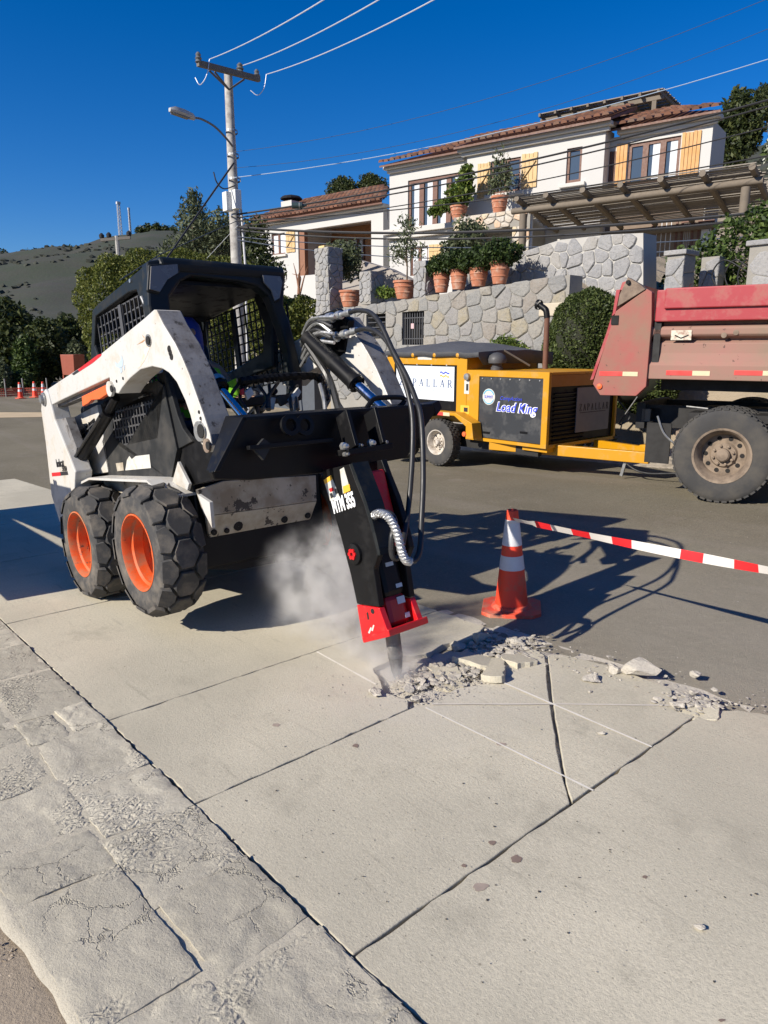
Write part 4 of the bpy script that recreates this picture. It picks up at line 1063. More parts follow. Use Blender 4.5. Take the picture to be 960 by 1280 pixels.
# pale step capping right of the lower wall
cp = thing('stone_coping', 'flat tan stone coping beside the dark opening', 'coping', (0, 0, 0))
a = gy(692, 380, 12.3); MB().lim((a.x - .1, 11.95, a.z - .25), (a.x + 1.2, 13.0, a.z)).build('coping_block', mat("tan_coping", (0.46, 0.40, 0.30), .9, var=.2), cp, bevel=.02)
def pillar(xl, xr, xs_, yt, yb_, Y, label, seed, w_side=None, cap=0.0, tall=(0.2, 0.16)):
    """square stone pillar: lit face xl..xr, shaded side up to xs_ (photo x)"""
    a = gy(xl, yt, Y); b = gy(xr, yb_, Y); w = gy(xr, yt, Y).x - a.x; h = a.z - b.z
    t = thing('stone_pillar', label, 'pillar', (a.x + w / 2, Y, b.z), group='stone pillars along the terrace')
    dp = 0.45 if w_side is None else w_side
    MB().lim((-w / 2 + .015, 0.015, 0), (w / 2 - .015, dp - .015, h)).build('core', M_JOINT, t)
    lay_stones(t, voronoi_cells([(-w / 2, 0), (w / 2, 0), (w / 2, h), (-w / 2, h)], tall[0], tall[1], 0.014, seed), seed, 0.025, y0=0.015, material=M_STONEP)
    lay_stones(t, voronoi_cells([(0, 0), (dp, 0), (dp, h), (0, h)], tall[0] * 1.2, tall[1], 0.014, seed + 1), seed, 0.025, axis='side', x0=w / 2 - .015, material=M_STONEP)
    if cap: MB().lim((-w / 2 - cap, -cap, h + .002), (w / 2 + cap, dp + cap, h + .09)).build('cap_stone', M_STONEP, t, bevel=.015)
    return t
pillar(393, 410, 420, 311, 410, 12.05, 'tallest stone pillar with ochre top stone, leftmost of the terrace pillars', 41, .5)
pillar(449, 463, 476, 340, 380, 12.1, 'short stone pillar between the two terracotta bowls', 42, .5)
pillar(517, 532, 545, 327, 374, 12.1, 'stone pillar immediately left of the four shrub pots', 43, .5)
pillar(833, 856, 868, 320, 372, 13.2, 'stone pillar with cap rising behind the rear of the truck bed', 44, .45, .04, (.5, .3))
pillar(876, 900, 902, 322, 376, 14.2, 'plain tan stone pillar behind curved branches above the truck', 45, .3, 0, (.4, .3))
pillar(936, 985, 990, 308, 376, 13.2, 'wide stone pillar at the right edge with a white camera on top', 46, .5, .04, (.6, .3))
q = gy(402, 305, 12.1); tag(MB().lim((-.13, -.02, 0), (.13, .3, .09)).build('top_stone', mat("ochre_top", (0.62, 0.45, 0.2), .9), None, bevel=.02, loc=(q.x, 12.1, gy(402, 311, 12.05).z + .0)), 'small ochre stone lying on top of the tallest stone pillar', 'stone')
# terrace side wall in shade behind the left pillar
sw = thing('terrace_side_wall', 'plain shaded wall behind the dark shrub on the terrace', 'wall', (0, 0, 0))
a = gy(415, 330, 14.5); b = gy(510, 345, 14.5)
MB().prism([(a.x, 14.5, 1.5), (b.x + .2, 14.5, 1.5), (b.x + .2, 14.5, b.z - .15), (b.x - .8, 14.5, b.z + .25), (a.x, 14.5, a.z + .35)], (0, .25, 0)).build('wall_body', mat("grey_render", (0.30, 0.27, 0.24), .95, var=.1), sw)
# driveway wall seen through the cab
dw = thing('driveway_wall', 'low driveway wall, shaded face and sunlit top painted in, seen through the cab mesh', 'wall', (0, 0, 0))
a, b = gy(262, 447, 13.4), gy(392, 447, 13.4)
MB().lim((a.x - 3, 13.4, -1), (b.x, 13.65, a.z - .25)).build('wall_body', mat("shade_tint_render", (0.075, 0.085, 0.10), .9, var=.15), dw)  # dark blue colour stands in for the wall's shaded face
MB().lim((a.x - 3, 13.36, a.z - .248), (b.x - 1.6, 13.69, a.z - .05)).build('coping', M_TRIM, dw)  # white strip painted in for the sunlit top of the wall
# railings right of the upper wall
rl = thing('iron_railing', 'curved black iron railing between the stone pillars above the truck', 'railing', (0, 0, 0))
a = gy(880, 368, 13.8)
for i in range(3):
    MB().tube(smooth_path([gy(905 + 12 * i, 372, 13.8), gy(890 + 16 * i, 345, 13.8), gy(905 + 14 * i, 325, 13.8), gy(935 + 8 * i, 340, 13.8)], 5), 0.014, 6).build('scroll', M_IRON, rl)
# ---------------------------------------------------------------- pots on the terrace
for (x0, x1, yt, yb_, lab, br) in ((543, 561, 342, 365, 'terracotta pot with a round shrub, leftmost of the four in a row', .40), (564, 583, 338, 361, 'terracotta pot with a round shrub, second from the left in the row', .44), (588, 609, 336, 357, 'terracotta pot with a round shrub, third from the left in the row', .47), (614, 636, 329, 354, 'terracotta pot with a round shrub, rightmost and tallest of the four', .50)):
    Y = 12.32; a, b = gy(x0, yt, Y), gy(x1, yb_, Y); r = (b.x - a.x) / 2.5; h = a.z - b.z
    q = thing('potted_shrub', lab, 'potted plant', ((a.x + b.x) / 2, Y, b.z), group='row of terracotta pots with round shrubs')
    pot(q, r, h * 1.02)
    leaves('foliage', [((0, 0, h + br * .40), (br * .92, br * .8, br * .58)), ((-.16, .0, h + br * .22), (br * .7, br * .7, br * .42)), ((.16, 0, h + br * .25), (br * .6, br * .6, br * .42))], 3200, 0.04, L_DARK2, q, x0, .6)
for (x0, x1, yt, yb_, lab, gn) in ((429, 447, 364, 383, 'squat terracotta bowl in the shade behind the short pillar', 0), (496, 516, 352, 373, 'wide swagged terracotta pot under the small slender tree', 1)):
    Y = 12.45; a, b = gy(x0, yt, Y), gy(x1, yb_, Y)
    q = thing('terracotta_pot', lab, 'pot', ((a.x + b.x) / 2, Y, b.z)); pot(q, (b.x - a.x) / 2.2, a.z - b.z)
# slender tree above the wide pot, dark shrub, low plants
q = gy(508, 355, 12.9)
tree('slender_tree', 'small airy tree with thin trunk in front of the white house', 'tree', (q.x, 12.9, q.z), 0.85, [((-.05, 0, 1.05), (.50, .36, .5)), ((-.30, 0, .72), (.42, .3, .3)), ((.24, 0, .75), (.40, .3, .32)), ((-.05, 0, 1.5), (.28, .22, .32)), ((.2, 0, 1.25), (.3, .3, .3))], 1250, .052, L_OLIVE, 13, gap=.38, shell=.05, tr=.022, asp=3, gs_=3.0)
q = gy(424, 365, 13.0)
tree('weeping_shrub', 'dark drooping shrub behind the short stone pillar', 'shrub', (q.x, 13.0, q.z), .5, [((.1, 0, 1.0), (.75, .4, .42)), ((-.35, 0, .75), (.45, .3, .42)), ((.6, 0, .75), (.42, .3, .5)), ((.1, 0, .6), (.5, .3, .35))], 4200, .05, L_OLIVE, 14, gap=.2, shell=.2, tr=.03)
q = gy(478, 372, 12.4)
t = thing('low_plants', 'low sparse flowering plants on the terrace edge between the pillars', 'plant', (q.x, 12.4, q.z - .02)); leaves('foliage', [((0, 0, .14), (.42, .2, .16)), ((-.3, 0, .22), (.2, .15, .18)), ((.3, 0, .1), (.2, .2, .14))], 650, .05, L_LEMON, t, 15, .1)
q = gy(580, 330, 15.2)
tree('olive_bush', 'grey green olive bush behind the row of pots', 'bush', (q.x, 15.2, q.z - .3), .6, [((0, 0, 1.0), (.75, .5, .55)), ((-.35, 0, .7), (.5, .4, .4))], 2400, .06, L_OLIVE, 16, gap=.2, shell=.15, tr=.04)
q = gy(640, 430, 11.9)
t = thing('wall_weeds', 'yellow green weeds growing from the stone wall behind the tarp', 'weeds', (q.x, 11.85, q.z - .1)); leaves('foliage', [((-.15, 0, .1), (.38, .15, .18)), ((.2, 0, 0), (.3, .12, .12))], 700, .06, L_LEMON, t, 17, .1, asp=4)
# pruned bare tree by the small house
q = gy(375, 385, 15.5)
t = thing('pruned_tree', 'bare pruned tree with reddish stubby branches by the small house', 'tree', (q.x, 15.5, q.z - .5))
limb_tree(t, 1.5, .085, [(-.35, 0, 2.1), (.3, 0, 2.0), (.05, 0, 2.35), (-.6, .1, 1.75), (.55, 0, 1.9)], 18, M_BARKR)
q = gy(335, 385, 15.2)
t = thing('bare_bush', 'tangled leafless pale brown branches next to the cab roof', 'bush', (q.x, 15.2, q.z - .6))
limb_tree(t, .6, .04, [(-.5 + .16 * i, .1 * (i % 3), 1.35 + .3 * math.sin(i * 2.3)) for i in range(9)], 19, M_BARKR, 'branches')
# hedges and greenery behind the wall and truck
q = gy(728, 480, 11.3)
t = thing('round_hedge', 'dense rounded dark green hedge between the stone wall and the truck bed', 'hedge', (q.x, 11.3, -.25))
hc = [gy(733, 424, 11.3) - t.location, gy(772, 432, 11.5) - t.location, gy(708, 440, 11.2) - t.location, gy(800, 470, 11.7) - t.location]
hb_ = [(tuple(hc[0]), (.72, .6, .86)), (tuple(hc[1]), (.62, .6, .80)), (tuple(hc[2]), (.45, .45, .62)), (tuple(hc[3]), (.8, .5, .62))]
leaves('foliage', hb_, 70000, .026, L_HEDGE2, t, 20, .88, lumpy=.3)
M_CORE = mat("hedge_dark_core", (.018, .02, .009), .95, var=.4)
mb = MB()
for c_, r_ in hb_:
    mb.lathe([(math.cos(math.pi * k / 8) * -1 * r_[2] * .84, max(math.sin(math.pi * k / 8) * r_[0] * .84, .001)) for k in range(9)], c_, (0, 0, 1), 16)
mb.build('dark_core', M_CORE, t, smooth=True)  # solid dark core stands in for the hedge's shaded inside
leaves('dead_litter', [((.2, -.5, .35), (.9, .25, .2))], 900, .05, L_DRY, t, 21, .1)
limb_tree(t, .8, .05, [(.1, 0, 1.4), (.8, 0, 1.7)], 20)
q = gy(905, 350, 15.0)
t = thing('tall_green_shrub', 'bright leafy shrub under the right end of the pergola', 'shrub', (q.x, 15.0, q.z - .9))
leaves('foliage', [((-.5, 0, .9), (.75, .6, .8)), ((.45, 0, 1.3), (.85, .6, .9)), ((1.2, 0, 1.5), (.8, .6, .9))], 9000, .055, L_GREEN, t, 22, .6)
limb_tree(t, .8, .05, [(-.5, 0, .9), (.5, 0, 1.4)], 22)
q = dep(955, 330, 24)
t = thing('flowering_climber', 'tall climber covered in small white flowers at the right edge', 'climber', (q.x + .6, q.y, q.z))
leaves('foliage', [((-.1, 0, 3.7), (.8, .6, 1.5)), ((.1, 0, 1.6), (.75, .6, 1.6))], 6000, .085, L_FLOWER, t, 23, .7)
limb_tree(t, 2.5, .08, [(0, 0, 4), (.2, 0, 3)], 23)
def far_tree(x, yb_, yt, d, wpx, label, seed, lm=L_DARK, n=5000, group=None, gap=.12, name='dark_tree', base=None):
    a = dep(x, yb_, d); top = dep(x, yt, d); h = top.z - a.z; w = wpx * d / F / 2
    bl = [((0, 0, h * .62), (w * .8, w * .8, h * .36)), ((-w * .45, 0, h * .45), (w * .6, w * .6, h * .28)), ((w * .45, 0, h * .5), (w * .6, w * .6, h * .3)), ((w * .1, -.3 * w, h * .35), (w * .8, w * .6, h * .28)), ((-.1 * w, 0, h * .8), (w * .45, w * .45, h * .22))]
    return tree(name, label, 'tree', a, h * .4, bl, int(n * 2.2), h * .02 + .04, lm, seed, group, gap, .4, tr=h * .03)
far_tree(916, 220, 118, 46, 60, 'dark green tree rising behind the right corner of the white house', 31)
far_tree(958, 160, 108, 60, 60, 'dark tree on the slope at the upper right edge', 32)
far_tree(428, 262, 223, 60, 46, 'dark crown left of the pair seen over the small house roof', 33)
far_tree(464, 262, 219, 60, 48, 'dark crown right of the pair seen over the small house roof', 34)
far_tree(989, 250, 100, 40, 60, 'tall tree just past the flowering climber', 36)
# big clipped hedge tree and olive behind the machine
q = dep(150, 470, 24); t = thing('clipped_hedge_tree', 'big rounded yellow green hedge tree behind the loader cab', 'tree', (q.x, q.y, q.z - .4))
def loc(x, y, d, o=q): v = dep(x, y, d) - o; return (v.x, v.y, v.z + .4)
leaves('crown', [(loc(152, 378, 24), (1.38, 1.4, 1.45)), (loc(185, 352, 24.6), (1.35, 1.3, 1.0)), (loc(235, 352, 25.2), (1.4, 1.4, 1.05)), (loc(165, 425, 24), (1.45, 1.4, 1.2)), (loc(290, 365, 26), (1.35, 1.3, 1.15)), (loc(330, 420, 25), (1.5, 1.3, 1.35)), (loc(250, 430, 25), (1.5, 1.3, 1.3)), (loc(380, 405, 24), (1.0, .9, .9)), (loc(350, 400, 24), (1.25, .9, .8))], 125000, .05, L_HEDGE, t, 41, .84, lumpy=.6)
limb_tree(t, 1.2, .12, [(0, 0, 2.0), loc(200, 380, 24.5), loc(300, 400, 25.5)], 41)
q = dep(262, 420, 30)
tree('olive_tree', 'grey green feathery tree left of the utility pole', 'tree', q, 2.6, [(tuple(dep(262, 300, 30) - q), (1.4, 1.4, 1.1)), (tuple(dep(240, 275, 30) - q), (.75, .75, .9)), (tuple(dep(242, 250, 30) - q), (.35, .35, .55)), (tuple(dep(285, 290, 30) - q), (.9, .9, 1.1)), (tuple(dep(228, 320, 30) - q), (1.1, 1.1, .8))], 9000, .10, L_OLIVE, 42, gap=.18, shell=.2, asp=3.2)
q = dep(322, 430, 27)
tree('dark_shrub_tree', 'dark bushy tree right of the utility pole', 'tree', q, 1.6, [(tuple(dep(318, 325, 27) - q), (.75, .75, 1.0)), (tuple(dep(322, 295, 27) - q), (.5, .5, .75)), (tuple(dep(335, 345, 27) - q), (.8, .8, .8))], 3600, .08, L_DARK, 43, gap=.15, shell=.3)
# left tree mass across the bend
lt = [(18, 492, 378, 40, 95, 'dark dense tree at the left edge beyond the far cones', 51, L_DARK, 7000), (62, 490, 400, 38, 70, 'lower dark tree between the left edge and the hedge tree', 52, L_DARK, 6000), (92, 480, 395, 42, 60, 'dark tree partly hidden by the hedge tree', 53, L_DARK, 5000), (-25, 492, 385, 40, 80, 'dark tree cut off by the left edge', 54, L_DARK, 4000), (37, 493, 420, 36, 38, 'lighter small tree inside the dark trees', 55, L_GREEN, 2600), (100, 492, 425, 35, 30, 'yellowish bush beside the orange skip', 56, L_OLIVE, 2200), (5, 495, 452, 33.5, 30, 'olive bush low at the left edge by the far cones', 57, L_OLIVE, 1800), (30, 492, 462, 34, 30, 'low green bush right behind the far cones', 58, L_GREEN, 1800)]
for (x, yb_, yt, d, w, lab, sd, lm, n) in lt: far_tree(x, yb_, yt, d, w, lab, sd, lm, n, gap=.05)
# pines and masts on the hill top
for i, (x, y) in enumerate(((176, 291), (186, 288), (196, 287), (207, 290), (217, 291), (229, 294), (238, 296))):
    q = dep(x, y + 7, 640); t = thing('hilltop_tree', ('leftmost', 'second from the left', 'third from the left', 'middle', 'third from the right', 'second from the right', 'rightmost')[i] + ' dark tree in the clump on the hilltop right of the masts', 'tree', q, group='trees on the hilltop')
    leaves('crown', [((0, 0, 5), (5, 5, 6))], 500, 1.2, L_DARK, t, 60 + i, .2); MB().tube([(0, 0, -8), (0, 0, 5)], .5, 6).build('trunk', M_BARK, t)
for i, (x, y) in enumerate(((35, 317), (45, 316), (52, 317), (88, 312), (62, 317), (4, 317))):
    q = dep(x, y + 3, 655); t = thing('ridge_tree', 'small round tree on the skyline of the left hill, ' + ('second from the left', 'third from the left', 'fourth from the left', 'rightmost and largest', 'second from the right', 'at the left edge')[i], 'tree', q, group='trees on the skyline')
    leaves('crown', [((0, 0, 2), (5, 5, 4.0))], 300, 1.1, L_DARK, t, 70 + i, .2); MB().tube([(0, 0, -6), (0, 0, 2)], .4, 6).build('trunk', M_BARK, t)
M_MAST = mat("mast_steel", (0.5, 0.5, 0.5), .6)
for (x, yt, yb_, lab, w) in ((151, 257, 296, 'taller lattice radio mast on the distant hilltop', 2.6), (163.5, 264, 296, 'shorter thin radio mast on the distant hilltop', 1.3)):
    b_ = dep(x, yb_, 640); h = dep(x, yt, 640).z - b_.z
    t = thing('radio_mast', lab, 'mast', b_)
    mb = MB()
    for sx in (-1, 1):
        for sy in (-1, 1): mb.bar((sx * w / 2, sy * w / 2, -6), (sx * w * .35, sy * w * .35, h), .45, .45)
    for i in range(9):
        z = h * i / 9; s_ = w * (.5 - .15 * i / 9); mb.bar((-s_, -s_, z), (s_, -s_, z + h / 9), .25, .25); mb.bar((s_, s_, z), (-s_, s_, z + h / 9), .25, .25); mb.bar((s_, -s_, z), (s_, s_, z + h / 9), .25, .25)
    mb.build('lattice', M_MAST, t); MB().box((0, 0, h + 1), (w * 1.2, w * 1.2, 2)).build('antenna', M_MAST, t)
for i, (x, y) in enumerate(((40, 362), (47, 360), (54, 361.5), (7, 366), (70, 374))):
    q = dep(x, y, 430); t = thing('hillside_house', ('pale house on the distant hillside, leftmost of the close trio', 'tallest pale house in the middle of the hillside trio', 'wide pale house, rightmost of the hillside trio', 'pale house low on the hill at the left edge', 'small pale house below the trio on the hill')[i], 'house', q, (0, 0, R(40)))
    MB().lim((-2.2, -2, -3), (2.2, 2, 1.4)).build('wall', M_WALLW, t); MB().prism([(-2.5, -2.3, 1.4), (2.5, -2.3, 1.4), (0, -2.3, 2.5)], (0, 4.6, 0)).build('roof', M_TERRA, t)
    for k in (-1, 1): MB().lim((k * 1.0 - .4, -2.06, -.6), (k * 1.0 + .4, -2.001, .6)).build('window', M_GLASS, t)

# ---------------------------------------------------------------- utility pole, street lamp, wires
PD = 22
pb_, pt = dep(301, 455, PD), dep(285, 88, PD)
pb_.z = -.6
pole = thing('utility_pole', 'weathered concrete utility pole with wooden crossarm and white boxes', 'utility pole', (0, 0, 0))
ax = (pt - pb_)
MB().tube([pb_, pb_ + ax * .5, pt], [.19, .165, .125], 12).build('pole', M_POLE, pole, smooth=True)
def at_pole(y, out=0.0):
    q = dep(300 - (330 - y) * 15 / 240, y, PD - out); return q
c0, c1 = dep(247, 79, PD - 1.4), dep(324, 99, PD + .3)
pcen = dep(286, 92, PD - .25)
cd = (c1 - c0).normalized()
MB().bar(c0, c1, .13, .16).build('crossarm', M_WOODX, pole, bevel=.01)
for t in (-.62, -.45, .5): MB().bar(pcen + cd * t * 1.2 + Vector((0, 0, -.05)), at_pole(112, .2), .03, .05).build('brace', M_WOODX, pole)
for (x, y, d, r) in ((248, 73, PD - 1.4, .1), (300, 86, PD - .2, .12), (321, 94, PD + .25, .1)):
    q = dep(x, y, d); MB().lathe([(-.14, .03), (-.1, r), (-.04, r * .7), (0, r), (.05, r * .65), (.1, r * .8), (.16, .04)], q, (0, 0, 1), 14).build('insulator', mat("grey_porcelain", (.13, .13, .125), .35), pole, smooth=True)
for (x0, y0, x1, y1, w, m_) in ((281, 241, 289, 264, .2, 0), (290, 239, 304, 262, .28, 1)):
    a, b = dep(x0, y0, PD - .35), dep(x1, y1, PD - .35); MB().lim((a.x, a.y - .1, b.z), (b.x + .03, a.y + .12, a.z)).build('service_box', M_BOXW, pole, bevel=.015)
for y in (165, 195, 225, 270): 
    q = at_pole(y); MB().lathe([(-.03, .185), (.03, .185)], q, ax.normalized(), 14).build('band', M_STEEL, pole)
MB().tube([at_pole(262, .2) + RT * .14, at_pole(330, .2) + RT * .16, pb_ + RT * .2 - FW * .15], .035, 8).build('conduit', mat("grey_conduit", (.42, .42, .42), .5), pole)
lamp = thing('street_lamp', 'curved arm street lamp with flat head fixed to the utility pole', 'street lamp', (0, 0, 0))
MB().tube(smooth_path([at_pole(183, .15), dep(282, 172, PD - .5), dep(268, 158, PD - .9), dep(252, 149, PD - 1.3), dep(242, 147, PD - 1.5)], 5), .032, 8).build('arm', mat("lamp_arm_grey", (.16, .16, .165), .5), lamp, smooth=True)
a, b = dep(243, 147, PD - 1.5), dep(212, 136, PD - 2.1)
d_ = (b - a); L = d_.length; dn = d_.normalized(); sx = dn.cross(Vector((0, 0, 1))).normalized(); uz = sx.cross(dn)
def sec(t, w, h): c = a + d_ * t; return [c + sx * w - uz * .02, c + sx * w * .8 + uz * h, c - sx * w * .8 + uz * h, c - sx * w - uz * .02, c - sx * w * .7 - uz * .07, c + sx * w * .7 - uz * .07]
secs = [sec(0, .05, .03), sec(.12, .10, .07), sec(.5, .14, .09), sec(.85, .13, .08), sec(1, .06, .03)]
vs = [v for s_ in secs for v in s_]; fs = [(i * 6 + k, i * 6 + (k + 1) % 6, i * 6 + 6 + (k + 1) % 6, i * 6 + 6 + k) for i in range(4) for k in range(6)] + [tuple(range(6)), tuple(range(24, 30))]
MB().add(vs, fs).build('lamp_head', mat("lamp_head_grey", (.42, .42, .41), .45), lamp, smooth=True)
MB().bar(a + d_ * .25 - uz * .085, a + d_ * .9 - uz * .085, .17, .03, uz).build('lens', M_GLASSD, lamp)
def wire(pts, r, m, label, cat='wire', name='overhead_wire', sag=0.0, n=14, group=None):
    if len(pts) == 2:
        a, b = Vector(pts[0]), Vector(pts[1]); pts = [a.lerp(b, i / n) - Vector((0, 0, sag * 4 * (i / n) * (1 - i / n))) for i in range(n + 1)]
    mb = MB(); mb.tube(pts, r, 6)
    return tag(mb.build(name, m, None, smooth=True), label, cat, group)
wire([dep(262, 74, PD - 1.2), dep(420, -10, 13)], .012, M_WIREL, 'bright bare wire, leftmost of the three climbing from the crossarm', sag=.08)
wire([dep(303, 82, PD - .2), dep(490, -10, 13)], .012, M_WIREL, 'bright bare wire, middle of the three climbing from the crossarm', sag=.1)
wire([dep(333, 93, PD + .3), dep(560, -10, 13)], .012, M_WIREL, 'bright bare wire, rightmost of the three climbing from the crossarm', sag=.12)
for (pts, lab) in (([(262, 74), (258, 95), (250, 106), (244, 97)], 'short looping jumper wire under the left end of the crossarm'), ([(333, 93), (330, 110), (322, 119), (313, 113)], 'short looping jumper wire under the right end of the crossarm')):
    wire(smooth_path([dep(x, y, PD - (1.2 if x < 290 else -.2)) for x, y in pts], 5), .013, M_WIREL, lab, 'wire', 'jumper_wire')
wire([at_pole(222, .2), dep(970, 71, 18)], .011, M_WIREG, 'pale thin wire crossing the sky above the house roof', sag=.35).data.materials[0] = mat("pale_wire", (.36, .45, .55), .6)
wire([at_pole(190, .2), dep(980, -10, 16)], .006, M_WIREG, 'faint dark wire crossing the blue sky higher up', sag=.5)
wire([at_pole(210, .2), dep(980, 28, 17)], .006, M_WIREG, 'faint dark wire crossing the blue sky lower down', sag=.6)
for (ya, x1, y1, d1, r, sag, m_, lab) in ((268, 985, 118, 17, .026, .25, M_WIREB, 'black cable passing over the house roof edge, highest of the black bundle'), (272, 985, 126, 17, .02, .28, M_WIREB, 'black cable just below the highest one across the house front'), (276, 985, 190, 16, .016, .25, M_WIREB, 'thin black cable crossing the shuttered windows'), (283, 985, 152, 17, .015, .3, M_WIREB, 'thin black cable crossing the upper window heads'),
                                       (284, 985, 262, 15, .036, .30, M_WIREB, 'thick black cable sagging in front of the pergola'), (288, 985, 270, 15, .024, .35, M_WIREB, 'black cable hanging just under the thick one'), (296, 985, 292, 15, .014, .3, M_WIREG, 'grey cable low across the stone walls'), (300, 985, 300, 14, .014, .45, M_WIREG, 'lowest grey cable across the stone walls')):
    wire([at_pole(ya, .2), dep(x1, y1, d1)], r, m_, lab, 'cable', 'overhead_cable', sag)
wire([at_pole(204, .2), dep(235, 285, PD - 2), dep(200, 335, PD - 3.0)], .028, M_WIREB, 'thick black cable running down left from the pole', 'cable', 'overhead_cable')
wire(smooth_path([at_pole(232, .25), dep(280, 236, PD - .4), dep(271, 228, PD - .6), dep(267, 215, PD - .7)], 5), .02, M_WIREB, 'black drip loop hanging on the left side of the pole', 'cable', 'drip_loop')
wire([at_pole(276, .2), dep(200, 318, PD - 3), dep(150, 350, PD - 5)], .012, M_WIREG, 'grey cable leaving the pole low to the left', 'cable', 'overhead_cable')
wire([at_pole(282, .2), dep(252, 330, PD + 3), dep(245, 345, PD + 4)], .009, M_WIREL, 'thin bright guy wire beside the feathery tree', 'wire', 'guy_wire')
q = dep(372, 257, 20); lp = thing('cable_splice', 'dark cylindrical cable splice hanging before the small house', 'cable splice', (0, 0, 0)); MB().lathe([(-.17, .02), (-.15, .085), (.13, .085), (.15, .05), (.26, .02)], q, RT, 12).build('splice_body', mat("splice_green", (.03, .05, .05), .4), lp, smooth=True); MB().lathe([(0, .09), (.03, .09)], q + RT * .04, RT, 12).build('clamp_ring', M_STEEL, lp)
# second pole farther down the street
q = dep(146, 296, 46)
t = thing('distant_utility_pole', 'distant pole crossarm with dark insulators above the hedge tree', 'utility pole', (0, 0, 0))
MB().tube([(q.x, q.y, -.6), q + Vector((0, 0, .05))], .14, 8).build('pole', M_POLE, t)
a, b = dep(126, 300, 46), dep(163, 297, 46); MB().bar(a, b, .16, .17).build('crossarm', M_WOODX, t)
for x, y in ((127, 295), (136, 294), (161, 292)): MB().lathe([(-.2, .04), (-.12, .15), (.05, .17), (.18, .05)], dep(x, y, 46), (0, 0, 1), 10).build('insulator', M_IRON, t)
# ================================================================== TRAILER AND TRUCK
def text(s, parent, origin, size, m, rot=(R(90), 0, 0), width=None, shear=0.0, offset=0.0, name='lettering', extrude=0.0015, align='LEFT', basis=None, space=1.0):
    c = bpy.data.curves.new(name, 'FONT'); c.body = s; c.size = size; c.shear = shear; c.offset = offset; c.extrude = extrude; c.align_x = align; c.space_character = space
    c.materials.append(m); c.resolution_u = 4
    o = bpy.data.objects.new(name, c); C.objects.link(o); o.parent = parent; o.location = origin
    if basis is not None: o.rotation_euler = basis.to_euler()
    else: o.rotation_euler = rot
    bpy.context.view_layer.update(); d = o.dimensions.x
    me = bpy.data.meshes.new_from_object(o.evaluated_get(bpy.context.evaluated_depsgraph_get()))
    if width and d > 1e-5: me.transform(Matrix.Diagonal((width / d, 1, 1, 1)))
    o2 = bpy.data.objects.new(name, me); C.objects.link(o2); o2.parent = parent; o2.location = o.location; o2.rotation_euler = o.rotation_euler
    if not me.materials: me.materials.append(m)
    bpy.data.objects.remove(o)
    return o2
SERIF = {
 'Z': [((.08, 1), (.92, 1), .06), ((.08, 1), (.08, .78), .05), ((.06, 0), (.94, 0), .06), ((.93, 0), (.93, .22), .05), ((.80, 1), (.14, 0), .15)],
 'A': [((.50, 1), (.12, 0), .05), ((.50, 1), (.88, 0), .15), ((.25, .36), (.74, .36), .05), ((.0, 0), (.26, 0), .04), ((.70, 0), (1.02, 0), .04)],
 'P': [((.24, 1), (.24, 0), .15), ((.08, 1), (.6, 1), .05), ((.24, .48), (.6, .48), .05), ((.6, 1), (.82, .86), .09), ((.82, .86), (.82, .62), .15), ((.82, .62), (.6, .48), .09), ((.08, 0), (.44, 0), .04)],
 'L': [((.26, 1), (.26, 0), .15), ((.08, 1), (.46, 1), .04), ((.08, 0), (.9, 0), .05), ((.9, 0), (.9, .24), .05)],
 'R': [((.22, 1), (.22, 0), .15), ((.06, 1), (.6, 1), .05), ((.22, .5), (.6, .5), .05), ((.6, 1), (.8, .88), .09), ((.8, .88), (.8, .64), .15), ((.8, .64), (.58, .5), .09), ((.52, .5), (.92, 0), .14), ((.06, 0), (.40, 0), .04), ((.82, 0), (1.04, 0), .04)]}
def serif_word(word, parent, o, u, v, nrm, h, width, m, fill=0.66):
    o, u, v, nrm = Vector(o), Vector(u).normalized(), Vector(v).normalized(), Vector(nrm).normalized(); step = width / len(word); lw = step * fill
    for k, ch in enumerate(word):
        mb = MB(); j = 0
        for a, b, t in SERIF[ch]:
            pa = o + u * (k * step + a[0] * lw) + v * a[1] * h; pb2 = o + u * (k * step + b[0] * lw) + v * b[1] * h
            mb.bar(pa + nrm * j * 1e-4, pb2 + nrm * j * 1e-4, 0.003, t * h, (pb2 - pa).cross(nrm)); j += 1
        mb.build('letter', m, parent, fix=False)

TR = Vector((-7.9, 8.12, -0.205)); YB = 8.12
def T(x, y, Y=YB): return gy(x, y, Y) - TR
def TX(x, y, X): return gx(x, y, X) - TR
trl = thing('compressor_trailer', 'yellow tandem axle machinery trailer with white sign and grey tarp', 'trailer', TR)
hL, hR = T(484, 440).x, T(584, 445).x; hT = (T(484, 440).z + T(584, 445).z) / 2
eR = T(687, 466).x; eT = T(640, 464).z; eB = T(672, 562).z + .02; hB = T(488, 512).z - .10
DEP = 1.75
def rect(x0, z0, x1, z1, y): return [(x0, y, z0), (x1, y, z0), (x1, y, z1), (x0, y, z1)]
